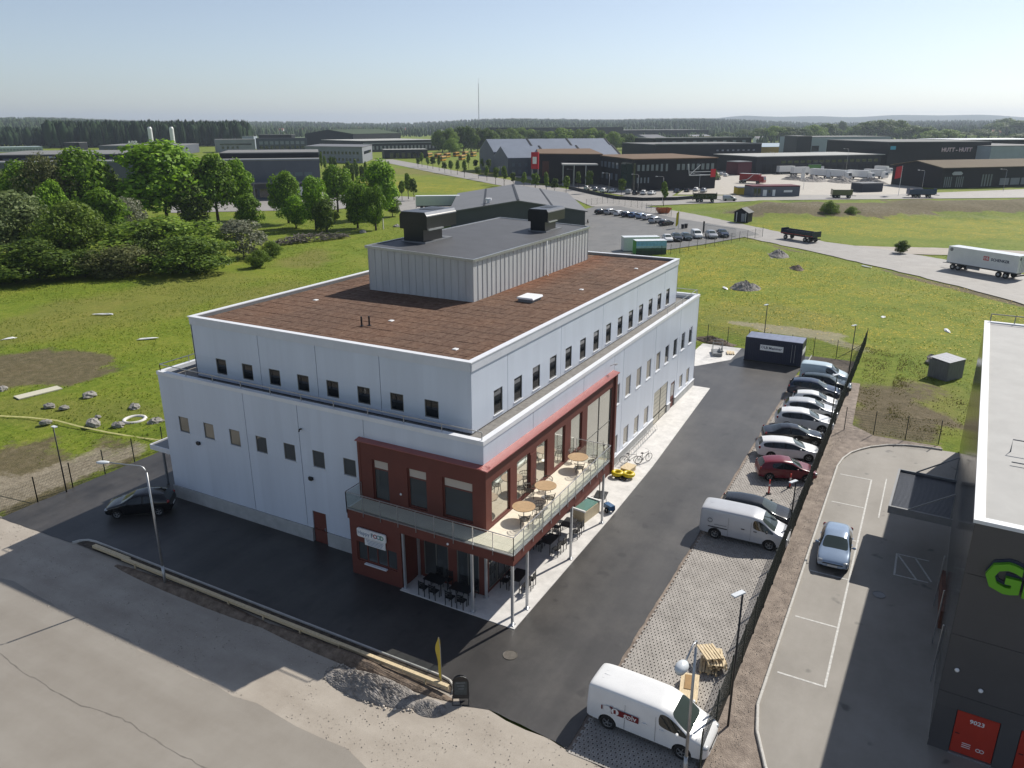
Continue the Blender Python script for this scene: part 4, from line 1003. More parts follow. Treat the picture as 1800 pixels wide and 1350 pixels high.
greyg = mat('grey_rubble', (.20,.185,.17), .9, var=.4, scale=3, bump=1, bscale=9, c2=(.36,.33,.30), bdist=.06, detail=10)
heap('earth_bank', -7.5, 3.2, .45, 6.2, .32, 0, dirt, 'brown earth bank below the sunlit timber edging', 'earth bank', 3)
heap('earth_bank', -7.5, 14.0, .42, 6.6, .26, 0, dirt, 'brown earth bank below the shaded timber edging', 'earth bank', 4)
heap('gravel_heap', -8.55, .9, .85, 2.6, .6, R(4), greyg, 'long grey gravel heap beside the timber edging', 'gravel heap', 5, .55, 64)
heap('gravel_heap', -8.35, -2.1, .55, .8, .28, R(10), greyg, 'small low gravel heap behind the sandwich board', 'gravel heap', 6, .55, 40)
heap('gravel_heap', *(88.83, 5.76), 2.6, 2.3, 1.2, .3, greyg, 'large grey stone pile alone in the right meadow', 'stone pile', 7, .5)
heap('gravel_heap', *(123.26, 7.11), 3.6, 1.8, 1.0, .3, greyg, 'grey stone pile at the edge of the trailer road', 'stone pile', 8, .5)
heap('gravel_heap', *(109.13, 1.6), 2.4, 1.2, .7, .5, dirt, 'low dark earth pile near the trailer road', 'earth pile', 9, .5)
heap('gravel_heap', *(56.47, 2.29), 2.6, 1.0, .5, 1.2, dirt, 'low dark earth pile outside the back fence', 'earth pile', 10, .5)
for k, (px, rx, ry, h) in enumerate((((336.5, 31.1),9,6,2.2),((335, 19.4),10,6,2.0),((333.5, 8.1),9,5,2.0),((339.9, 40),6,4,1.6))):
    heap('rubble_heap', *px, rx, ry, h, .4*k, greyg, ['longest','middle','right-hand','left-hand small'][k]+' grey rubble heap in the depot yard', 'rubble heap', 20+k, .5, 22)

# rocks, ring, slab and litter in the left meadow
rockm = mat('grey_boulder', (.22,.21,.19), .85, var=.35, scale=4, bump=.6, bscale=8, c2=(.36,.34,.31))
for k, (p, s, lb) in enumerate((((9.91, 48.51),.85,'dark boulder alone right of the pale slab'),((5.57, 41.6),.95,'large grey boulder behind the yellow tape'),((6.38, 49.02),.65,'grey stone below the pale slab'),((6.75, 47.43),.55,'flat grey stone beside the smaller stone in the grass'),
     ((9.83, 42.02),.8,'flat pale stone above the concrete ring'),((6.33, 39.39),.7,'low grey stone beside the yellow tape'),((8.34, 37.28),.85,'tan boulder close to the building corner'),((7.08, 57.49),.7,'grey stone at the left picture edge'),((6.76, 42.73),.4,'small pale stone between boulder and ring'),((3.81, 45.41),.6,'pale stone at the upper end of the yellow tape'))):
    mb = MB(); mb.blob((0,0,.1), s*.82, s*.6, s*.46, 40+k, .16, 11, 8, -.3); o = top('boulder', mb, rockm, lb, 'boulder', smooth=False); o.location = (*p,0); o.rotation_euler[2] = k
mb = MB(); mb.ring((0,0,.06),.85,.16,22,8); o = top('concrete_ring', mb, concrete, 'pale concrete ring lying in the left meadow', 'concrete ring', smooth=True); o.location = (*(7.92, 39.44),0)
a, b = (7.06, 53.8), (9.27, 53.42)
mb = MB(); mb.bx(-1.9,1.9,-.62,.62,.02,.12); o = top('pale_slab', mb, mat('cream_board', (.55,.52,.40), .6), 'long cream slab lying flat in the left meadow', 'slab'); o.location = (*(8.12, 53.51),.04); o.rotation_euler[2] = ang(a,b)
for k, (p, L_, lb) in enumerate((((31.14, 77.17),1.6,'narrow white strip far out in the left meadow'),((25.83, 61.29),1.2,'crumpled white litter in the left meadow near the building'),((18.04, 75.74),.8,'small white litter above the bare soil patch'),((78.49, -14.2),.6,'white litter far right in the meadow'),((74.57, -21.55),1.1,'white litter near the neighbour building in the meadow'),((87.35, 8.53),1.0,'pale stone slab left of the stone pile'),((117.85, -8.8),1.2,'pale board by the trailer road verge'))):
    mb = MB(); mb.blob((0,0,.06), L_, .28, .12, 60+k, .25, 8, 5, -.4); o = top('litter', mb, whitep, lb, 'litter'); o.location = (*p,0); o.rotation_euler[2] = -1.0+.3*k
mb = MB(); tp = [(2.58, 51.61),(2.89, 50.46),(3.9, 48.01),(4.58, 45.07),(4.7, 42.13),(4.96, 38.78),(5.44, 35.87),(5.89, 33.57)]
for i, (a, b) in enumerate(zip(tp, tp[1:])):
    d = Vector((b[0]-a[0],b[1]-a[1],0)).normalized(); n_ = Vector((-d.y,d.x,0))*.07; z0, z1 = .06+.03*(i % 2), .06+.03*((i+1) % 2)
    mb.add([(a[0]-n_.x,a[1]-n_.y,z0),(a[0]+n_.x,a[1]+n_.y,z0+.05),(b[0]+n_.x,b[1]+n_.y,z1+.05),(b[0]-n_.x,b[1]-n_.y,z1),(a[0]-n_.x,a[1]-n_.y,z0-.02),(a[0]+n_.x,a[1]+n_.y,z0+.03),(b[0]+n_.x,b[1]+n_.y,z1+.03),(b[0]-n_.x,b[1]-n_.y,z1-.02)],[(0,1,2,3),(7,6,5,4),(0,4,5,1),(1,5,6,2),(2,6,7,3),(3,7,4,0)])
top('barrier_tape', mb, mat('yellow_tape', (.55,.52,.20), .6, var=.2), 'long yellowish tape strip across the left meadow', 'tape')

# ================================================================ LAMPS
lampw = mat('lamp_head_white', (.62,.65,.67), .35, var=.05)
def arm_lamp(loc, h, reach, rz, label, pm, rise=.25, head=(.75,.30,.16), curve=True, hm=None, glass=False):
    r_ = empty('street_lamp', loc, rz, label, 'street lamp', None)
    mb = MB(); mb.cyl((0,0,0),(0,0,1.2),.085,.08,10); mb.cyl((0,0,1.2),(0,0,h-.3),.065,.05,10); mb.build('pole', pm, r_, True)
    mb = MB()
    if curve: pts = [(0,0,h-.32)]+[(reach*.22*(1-math.cos(t)),0,h-.32+.42*math.sin(t)) for t in (.4,.8,1.2)]+[(reach*.4,0,h+.12),(reach,0,h+rise-.12)]
    else: pts = [(0,0,h-.35),(0,0,h),(reach*.3,0,h+.04),(reach,0,h+rise)]
    mb.tube(pts, .035, 8); mb.build('arm', pm, r_, True)
    hx = reach+head[0]*.35; hz = pts[-1][2]
    mb = MB(); mb.blob((hx,0,hz), head[0]*.5, head[1]*.5, head[2]*.5, 1, 0, 12, 8, -.6); mb.build('lamp_head', hm or lampw, r_, True)
    mb = MB(); mb.blob((hx+.06,0,hz-head[2]*.2), head[0]*.36, head[1]*.38, head[2]*.42, 1, 0, 12, 6, -1); mb.build('lens', glass_mat('lamp_lens', (.25,.30,.34), .1, 1.4), r_, True)
    return r_
arm_lamp((-7.48,16.03,0), 7.1, 2.0, R(115), 'galvanised street lamp with curved arm before the shaded facade', steel, .35)
arm_lamp((-6.9,-12.95,0), 6.45, .95, R(172), 'galvanised street lamp with drop-shaped head in front of the white van', steel, -.35, (.72,.46,.40), False)
def post_lamp(loc, h, rz, label, pm=blackm, hl=.55):
    r_ = empty('post_lamp', loc, rz, label, 'post lamp', None)
    mb = MB(); mb.cyl((0,0,0),(0,0,h),.05,.04,8); mb.build('pole', pm, r_, True)
    mb = MB(); mb.bx(-.06,hl,-.11,.11,h-.01,h+.05); mb.build('lamp_head', lampw, r_); mb = MB(); mb.bx(.1,hl-.04,-.08,.08,h-.03,h-.011); mb.build('lens', glassg, r_)
post_lamp((-3.21,-13.75,0), 6.55, R(150), 'black post lamp with flat head by the stacked pallets')
post_lamp((15.4,-13.12,0), 3.27, R(150), 'black post lamp with flat head beside the red hatchback')
post_lamp((34.6,-13.1,0), 4.6, R(150), 'thin black post lamp between the white cars')
post_lamp((50.2,-12.9,0), 5.2, R(150), 'black post lamp in the planting bed corner')
post_lamp((-3.15,31.65,0), 4.86, R(-90), 'thin black post lamp on the left asphalt edge', hl=.35)
post_lamp((54.5,-3.6,0), 5.4, R(160), 'black lamp post rising behind the blue container')

# ================================================================ TERRACE FURNITURE
def round_table(loc, label):
    r_ = empty('round_table', loc, 0, label, 'table', 'round timber tables on the terrace')
    mb = MB(); mb.cyl((0,0,.72),(0,0,.755),.62,n=28); mb.build('table_top', woodt, r_)
    mb = MB(); mb.cyl((0,0,.02),(0,0,.72),.03,n=8); mb.build('leg', steel, r_)
    mb = MB(); mb.cyl((0,0,0),(0,0,.025),.24,n=16); mb.build('foot', steel, r_)
wire = mat('dark_wire', (.075,.065,.05), .5)
def wire_chair_meshes():
    mb = MB(); mb.ring((0,0,.44),.24,.02,18,5)
    for k in range(-4,5): t = k*.052; w = math.sqrt(max(0,.24**2-t*t)); mb.bar((-w,t,.44),(w,t,.44),.011); mb.bar((t,-w,.44),(t,w,.44),.011)
    seat = mb.mesh('seat', wire, fix=False)
    mb = MB(); n = 11
    for k in range(n):
        a = R(90+(k-(n-1)/2)*19); mb.bar((.24*math.cos(a),.24*math.sin(a),.44),(.31*math.cos(a),.33*math.sin(a),.80-.10*abs(k-(n-1)/2)/5),.014)
    mb.tube([(.31*math.cos(R(90+(k-(n-1)/2)*19)),.33*math.sin(R(90+(k-(n-1)/2)*19)),.80-.10*abs(k-(n-1)/2)/5) for k in range(n)], .02, 5)
    mb.tube([(.275*math.cos(R(90+(k-(n-1)/2)*19)),.285*math.sin(R(90+(k-(n-1)/2)*19)),.62-.05*abs(k-(n-1)/2)/5) for k in range(n)], .012, 5)
    back = mb.mesh('backrest', wire, fix=False)
    mb = MB(); mb.tube([(.17,.17,.44),(.22,.22,0)], .018, 5); leg = mb.mesh('leg', wire, fix=False)
    return seat, back, leg
WCH = wire_chair_meshes()
def wire_chair(loc, rz, label):
    r_ = empty('wire_chair', loc, rz, label, 'chair', 'wire chairs on the terrace')
    link('seat', WCH[0], r_); link('backrest', WCH[1], r_)
    for k in range(4): o = link('leg', WCH[2], r_); o.rotation_euler[2] = k*math.pi/2
tz = 4.12
for (x, y, w, chs) in ((1.85,-1.35,'nearest the glass corner',((-150,.85),(-35,.85),(-95,.9))),(4.62,-1.28,'in the middle of the row',((120,.9),(-140,.95),(20,.9),(75,.9))),(9.05,-1.3,'at the far end of the terrace',((-150,.85),(-60,.85),(40,.95)))):
    round_table((x,y,tz), f'round timber terrace table {w}')
    for k, (a, d_) in enumerate(chs):
        wire_chair((x+d_*math.cos(R(a)), y+d_*math.sin(R(a)), tz), R(a-90), f'wire chair {["left of","in front of","behind","right of"][k]} the table {w}')
# ground floor seating in the shade of the canopy
def cafe_set(loc, rz, where):
    t = empty('cafe_table', (*loc,.03), rz, f'black cafe table {where}', 'table', 'black cafe tables under the canopy')
    mb = MB(); mb.bx(-.6,.6,-.35,.35,.71,.74); mb.build('table_top', blackm, t)
    for sx in (-.55,.55):
        for sy in (-.3,.3): mb = MB(); mb.bx(sx-.02,sx+.02,sy-.02,sy+.02,0,.71); mb.build('leg', blackm, t)
    ca_, sa_ = math.cos(rz), math.sin(rz)
    for k, (dx, dy, a) in enumerate(((-.35,.62,0),(.35,.62,0),(-.35,-.62,math.pi),(.35,-.62,math.pi))):
        c_ = empty('cafe_chair', (loc[0]+dx*ca_-dy*sa_, loc[1]+dx*sa_+dy*ca_, .03), rz+a, f'black chair {["back left","back right","front left","front right"][k]} of the table {where}', 'chair', 'black cafe chairs under the canopy')
        mb = MB(); mb.bx(-.21,.21,-.2,.2,.43,.46); mb.build('seat', blackm, c_)
        mb = MB()
        for q in range(3): mb.bx(-.21,.21,.19,.215,.55+q*.12,.63+q*.12)
        mb.build('backrest', blackm, c_)
        for sx in (-.19,.19):
            mb = MB(); mb.bx(sx-.018,sx+.018,.182,.218,0,.92); mb.build('leg', blackm, c_); mb = MB(); mb.bx(sx-.018,sx+.018,-.2,-.165,0,.43); mb.build('leg', blackm, c_)
cafe_set((1.6,-1.15), R(5), 'nearest the corner column'); cafe_set((5.9,-1.0), R(-3), 'in the middle below the terrace'); cafe_set((8.2,-1.15), R(2), 'beside the pale counter box')
cafe_set((-.85,2.6), R(88), 'on the shaded side near the serving hatch'); cafe_set((-.9,.9), R(92), 'on the shaded side by the corner')
mb = MB(); mb.prof([(-.45,0),(.45,0),(.45,.75),(-.45,.75)], -.95, .95, 'x'); cb = empty('counter_box', (10.75,-1.25,.03), R(-8), 'pale counter box with green glass top under the canopy edge', 'counter')
mb.build('body', mat('cream_box', (.52,.44,.30), .6, var=.1), cb); mb = MB(); mb.bx(-.9,.9,-.42,.42,.752,.79); mb.build('glass_top', glass_mat('green_top_glass', (.10,.22,.18), .06, 1.6), cb); mb = MB(); mb.bx(-.98,-.86,-.48,.48,.752,.86); mb.bx(.86,.98,-.48,.48,.752,.86); mb.build('rim', whitep, cb)
ht = empty('hand_cart', (12.0,-2.35,0.0), R(60), 'small blue hand cart with black wheels at the apron edge', 'cart')
mb = MB(); mb.prof([(-.22,.25),(.22,.25),(.18,.55),(-.18,.55)], -.35, .35, 'x'); mb.build('body', mat('blue_plastic', (.03,.10,.22), .4), ht)
for sy in (-.27,.27): mb = MB(); mb.ring((-.05,sy,.2),.14,.06,14,6,'y'); mb.build('wheel', rubber, ht, True)
mb = MB(); mb.tube([(.3,0,.5),(.5,0,1.2)], .018, 6); mb.build('handle', steel, ht)
fr_ = empty('steel_frame', (13.9,-1.0,.03), R(10), 'black rectangular steel frame standing on the apron', 'frame')
for q in ((-.55,-.5,.0,1.9),(.5,.55,.0,1.9)): mb = MB(); mb.bx(q[0],q[1],-.03,.03,q[2],q[3]); mb.build('upright', blackm, fr_)
mb = MB(); mb.bx(-.5,.5,-.03,.03,1.85,1.9); mb.build('crossbar', blackm, fr_); mb = MB(); mb.bx(-.55,.55,-.4,.4,.0,.05); mb.build('base', blackm, fr_)
yel = mat('yellow_rubber', (.62,.47,.005), .4, var=.05)
pl_ = empty('pallet', (17.3,-1.35,.03), R(-8), 'dark pallet under the yellow rings', 'pallet')
def pallet_parts(r_, m):
    for k in range(6): mb = MB(); mb.bx(-.6,.6,-.4+k*.145,-.4+k*.145+.1,.12,.142); mb.build('board', m, r_)
    for k in range(3): mb = MB(); mb.bx(-.6,.6,-.4+k*.35,-.31+k*.35,.02,.119); mb.build('bearer', m, r_)
pallet_parts(pl_, mat('dark_timber', (.05,.04,.03), .8, var=.3))
for k, (dx, dy) in enumerate(((-.15,.42),(.05,-.35))):
    mb = MB(); mb.ring((0,0,.14),.32,.145,22,10); o = top('yellow_ring', mb, yel, f'thick yellow ring {["nearer the facade","nearer the asphalt"][k]} on the pallet', 'ring', 'pair of yellow rings', True); o.location = (17.3+dx,-1.35+dy,.175)
mb = MB(); mb.bx(-.5,.5,-.35,.35,0,.35); mb.bx(-.55,.55,-.4,.4,.352,.4); o = top('wooden_crate', mb, woodp, 'pale wooden crate behind the yellow rings', 'crate'); o.location = (18.35,-1.3,.03); o.rotation_euler[2] = R(-8)
# bicycles and rack
def bicycle(loc, rz, label, lean=0):
    b_ = empty('bicycle', loc, rz, label, 'bicycle'); b_.rotation_euler[0] = lean
    for x in (-.52,.52):
        mb = MB(); mb.ring((x,0,.34),.32,.02,22,6,'y'); w = mb.build('wheel', rubber, b_, True)
        mb = MB()
        for k in range(8): a = k*math.pi/8; mb.bar((x-.31*math.cos(a),0,.34-.31*math.sin(a)),(x+.31*math.cos(a),0,.34+.31*math.sin(a)),.004)
        mb.build('spokes', steel, w)
    mb = MB()
    for p, q in (((-.52,0,.34),(-.1,0,.3)),((-.1,0,.3),(-.22,0,.82)),((-.22,0,.78),(.36,0,.82)),((-.1,0,.3),(.38,0,.72)),((-.52,0,.34),(-.21,0,.74)),((.52,0,.34),(.36,0,.92))): mb.tube([p,q], .016, 6)
    mb.build('frame', blackm, b_)
    mb = MB(); mb.blob((-.25,0,.87),.14,.08,.04,1,0,8,5,-1); mb.build('saddle', rubber, b_, True); mb = MB(); mb.tube([(.3,-.28,.98),(.38,-.1,.98),(.38,.1,.98),(.3,.28,.98)], .014, 6); mb.build('handlebar', steel, b_)
    mb = MB(); mb.cyl((-.1,-.03,.3),(-.1,.03,.3),.09,n=12); mb.build('chainring', steel, b_)
bicycle((19.7,-1.0,.03), R(-62), 'black bicycle nearer the facade by the bike rack', R(8)); bicycle((20.35,-1.75,.03), R(-28), 'black bicycle standing further out on the apron', R(6))
bk = empty('bike_rack', (19,-.55,.03), 0, 'low steel bicycle rack along the right facade', 'bike rack')
mb = MB(); mb.bar((0,0,.06),(8,0,.06),.05); mb.bar((0,.3,.3),(8,.3,.3),.05); mb.build('rail', steel, bk)
for k in range(17): mb = MB(); mb.tube([(k*.5,-.1,.05),(k*.5,0,.42),(k*.5,.28,.42),(k*.5,.3,.05)], .014, 5); mb.build('hoop', steel, bk)

# ================================================================ YARD OBJECTS
# navy site container
ct = empty('site_container', (50.6,-2.45,0), 0, 'dark navy container with white lettered sign at the yard end', 'container')
navy = mat('navy_container_paint', (.012,.018,.042), .4, var=.12, scale=1.5); ctop = mat('container_roof', (.20,.22,.30), .4, .4, var=.15, scale=1.5)
mb = MB(); mb.bx(0,2.44,-5.75,.0,.12,2.58); mb.build('body', navy, ct)
for x in (-.02,2.38):
    for y in (-5.77,-.06): mb = MB(); mb.bx(x,x+.08,y,y+.08,.1,2.6); mb.build('corner_post', navy, ct)
mb = MB()
for k in range(26): mb.bx(-.025,-.001,-5.55+k*.205,-5.45+k*.205,.25,2.45)
mb.build('corrugation', navy, ct)
for k in range(8): mb = MB(); mb.bx(.0,2.44,-5.72+k*.715,-5.72+k*.715+.70,2.582,2.61); mb.build('roof_sheet', ctop, ct)
sg_ = MB(); sg_.bx(-.05,-.028,-3.9,-1.55,1.35,1.95); sg_ = sg_.build('sign', whitep, ct)
text_mesh('lettering', 'LB Maskiner', .36, mat('navy_letter', (.012,.02,.07), .5), sg_, face_matrix((-.055,-2.85,1.66), (0,-1,0)), .003, .006)
mb = MB(); mb.ring((-.055,-1.78,1.7),.11,.018,14,6,'x'); mb.build('emblem', mat('navy_letter', (.012,.02,.07), .5), sg_)
for y in (-4.75,-5.05): mb = MB(); mb.bar((-.045,y,.4),(-.045,y,2.3),.03); mb.build('lock_bar', steel, ct)
mb = MB(); mb.bx(.3,2.3,-5.775,-5.752,1.2,1.75); mb.build('end_sign', whitep, ct)
mb = MB(); mb.bx(-.06,2.5,-5.8,.05,0,.118); mb.build('skid', blackm, ct)
scf = empty('scaffold_pile', (51.4,.7,0), R(20), 'pile of scaffold frames and parts left of the container', 'scaffold')
for k in range(3): mb = MB(); mb.tube([(-.8+k*.5,-.5,0),(-.8+k*.5,-.5,1.9-.5*k),(-.8+k*.5,.5,1.9-.5*k),(-.8+k*.5,.5,0)], .025, 6); mb.build('frame', steel, scf)
mb = MB(); mb.bx(-1,.9,-.5,.5,.05,.35); mb.blob((-.2,-.4,.45),.45,.3,.25,3,.3); mb.build('stacked_parts', greym, scf)
r_ = empty('pallet', (52.4,-.6,0), R(15), 'pale pallet beside the navy container', 'pallet'); pallet_parts(r_, woodp)
# pallets and boards by the fence
rng = random.Random(9)
for k in range(5):
    r_ = empty('pallet', (.1+rng.uniform(-.35,.35),-12.0+rng.uniform(-.3,.3),.0+k*.15), R(28+rng.uniform(-24,24)), ['bottom pallet','second pallet from the bottom','middle pallet','second pallet from the top','topmost tilted pallet'][k]+' of the pallet stack by the fence', 'pallet', 'pallet stack by the fence'); pallet_parts(r_, woodp)
    if k > 1: r_.rotation_euler[1] = R([0,0,2,-3,4][k]); r_.rotation_euler[0] = R([0,0,-2,3,3][k])
bx_ = empty('timber_box', (-2.15,-11.75,0), R(12), 'pale timber box with brown board beside the pallet stack', 'box')
mb = MB(); mb.bx(-.9,.9,-.4,.4,.0,.42); mb.build('body', woodp, bx_); mb = MB(); mb.bx(-.2,.75,-.16,.22,.424,.45); mb.build('board', mat('ochre_board', (.30,.17,.05), .6, var=.15), bx_); mb = MB(); mb.bx(-.94,-.9,-.44,.44,-.0,.3); mb.build('end_plate', blackm, bx_)
# sandwich board and yellow beach flag
ab = empty('sandwich_board', (-7.3,-3.05,0), R(30), 'black arched sandwich board at the yard entrance', 'sandwich board')
def board_poly(w, h0, h1, n=8): return [(-w,h0),(w,h0),(w,h1-w)]+[(w*math.cos(math.pi*k/n), h1-w+w*math.sin(math.pi*k/n)) for k in range(1,n)]+[(-w,h1-w)]
for s in (-1,1):
    mb = MB(); mb.prof(board_poly(.36,.22,1.35), -.02, .02, 'x'); o = mb.build('panel', blackm, ab); o.location = (s*.16,0,0); o.rotation_euler[1] = -s*R(9)
    q = MB(); q.prof([(-.27,.4),(.27,.4),(.27,1.05),(-.27,1.05)], s*.021-.002, s*.021+.002, 'x'); o2 = q.build('chalk_face', mat('chalk_face', (.05,.06,.06), .6, var=.5, scale=6), o)
    for k in range(3): q = MB(); q.prof([(-.2+.03*k,.95-.14*k),(.2-.05*k,.95-.14*k),(.2-.05*k,.98-.14*k),(-.2+.03*k,.98-.14*k)], s*.024-.001, s*.024+.001, 'x'); q.build('text_line', greym, o)
mb = MB(); mb.tube([(-.32,-.36,.02),(-.32,.36,.02),(.32,.36,.02),(.32,-.36,.02),(-.32,-.36,.02)], .018, 6); mb.build('foot_frame', blackm, ab)
fl = empty('beach_flag', (-7.0,-1.85,0), R(65), 'tall slim yellow feather flag in the front bed', 'flag')
mb = MB(); mb.tube([(0,0,0),(0,0,1.2),(.02,0,2.1),(.12,0,2.6)], .018, 6); mb.build('pole', steel, fl)
mb = MB(); n = 12; pf = []
for k in range(n+1): t = k/n; pf.append((.0+.02*t, .35+2.2*t)) 
ed = [(.02+.34*math.sin(math.pi*min(1,t*1.05)*.93)**.8+.10*t, .35+2.2*t) for t in [k/n for k in range(n+1)]]
vv = [(a, .01*math.sin(z*5), z) for a, z in pf]+[(a, .05*math.sin(z*4), z) for a, z in ed]; m_ = n+1
mb.add(vv+[(x,y+.006,z) for x,y,z in vv], [(k,k+1,m_+k+1,m_+k) for k in range(n)]+[(2*m_+k,3*m_+k,3*m_+k+1,2*m_+k+1) for k in range(n)]); mb.build('sail', mat('yellow_sail', (.55,.40,.04), .6, var=.1), fl, True)
mb = MB(); mb.cyl((0,0,.0),(0,0,.012),.33,n=28); mb.ring((0,0,.008),.34,.02,28,5); o = top('manhole_cover', mb, mat('iron_cover', (.10,.088,.072), .6, var=.3, scale=5), 'round iron manhole cover in the yard asphalt', 'manhole'); o.location = (-3.62,-3.51,.004)
mb = MB(); mb.cyl((0,0,.0),(0,0,.012),.3,n=24); mb.ring((0,0,.008),.31,.02,24,5); o = top('manhole_cover', mb, greym, 'small iron cover in the shaded neighbour lot', 'manhole'); o.location = (10.2,-18.6,.002)
for k, (p, lb) in enumerate((((19.6, -11.01),'left'),((21.28, -12.11),'right'))):
    c_ = empty('marker_post', (*p,0), 0, f'{lb} of two red and white marker posts by the red hatchback', 'marker post', 'red marker posts')
    mb = MB(); mb.cyl((0,0,.05),(0,0,1.05),.06,.05,10); mb.build('post', mat('signal_red', (.55,.03,.02), .45), c_); mb = MB(); mb.cyl((0,0,.6),(0,0,.75),.063,.063,10); mb.build('band', whitep, c_); mb = MB(); mb.cyl((0,0,0),(0,0,.06),.2,.16,12); mb.build('base', rubber, c_)
# grey bin shed in the far right meadow
gs = empty('grey_box_shed', (*(53.73, -21.39),0), R(-32), 'weathered grey timber box shed in the meadow by the neighbour building', 'shed')
gst = mat('weathered_boards', (.16,.16,.165), .8, var=.25, scale=2, stretch=(6,6,.6), isl=.12)
for k in range(9): mb = MB(); mb.bx(-1.3+k*.29,-1.3+k*.29+.275,-1.0,-.96,0,2.0); mb.build('board', gst, gs)
for k in range(7): mb = MB(); mb.bx(-1.34,-1.3,-.96+k*.28,-.96+k*.28+.265,0,2.0); mb.build('board', gst, gs)
mb = MB(); mb.bx(-1.29,1.3,-.95,1.0,0,1.98); mb.build('body', gst, gs)
for k in range(4): mb = MB(); mb.prof([(-1.05+.02,2.03),(1.05,2.17),(1.05,2.21),(-1.05,2.07)], -1.36+k*.68, -1.36+k*.68+.66, 'x'); mb.build('roof_sheet', mat('grey_roof_sheet', (.24,.25,.28), .5, var=.15), gs)
mb = MB(); mb.blob((0,0,.4),.9,.6,.55,5,.3); o = top('junk_heap', mb, greyg, 'dark heap of junk left of the grey box shed', 'heap'); o.location = (*(58.48, -20.19),0)

# ================================================================ VEHICLES
cglass = glass_mat('car_glass', (.014,.018,.018), .03, 1.45)
ctrim = mat('black_plastic_trim', (.014,.014,.015), .55, var=.15)
rimm = mat('alloy_rim', (.38,.385,.39), .35, .7, var=.1)
lampc = glass_mat('headlamp_glass', (.35,.37,.39), .08, 1.5)
lampr = glass_mat('tail_lamp_red', (.22,.008,.008), .12, 1.5)
platem = mat('number_plate', (.62,.62,.60), .5)
def paint(name, c, rough=.28, metal=.0):
    m = mat('paint_'+name, c, rough, metal, var=.05, scale=1.2)
    b = m.node_tree.nodes['Principled BSDF']; b.inputs['Coat Weight'].default_value = .25; b.inputs['Coat Roughness'].default_value = .06
    return m
PW, PS, PB, PK = paint('white',(.72,.72,.71)), paint('silver',(.38,.39,.41),.3,.4), paint('black',(.006,.006,.007),.12), paint('graphite',(.016,.019,.023),.14,.0)
PR, PLB, PNV, PGN = paint('dark_red',(.16,.010,.022)), paint('light_blue',(.26,.34,.46),.2,.2), paint('navy',(.014,.024,.050),.14), paint('dark_green',(.010,.022,.020),.14)

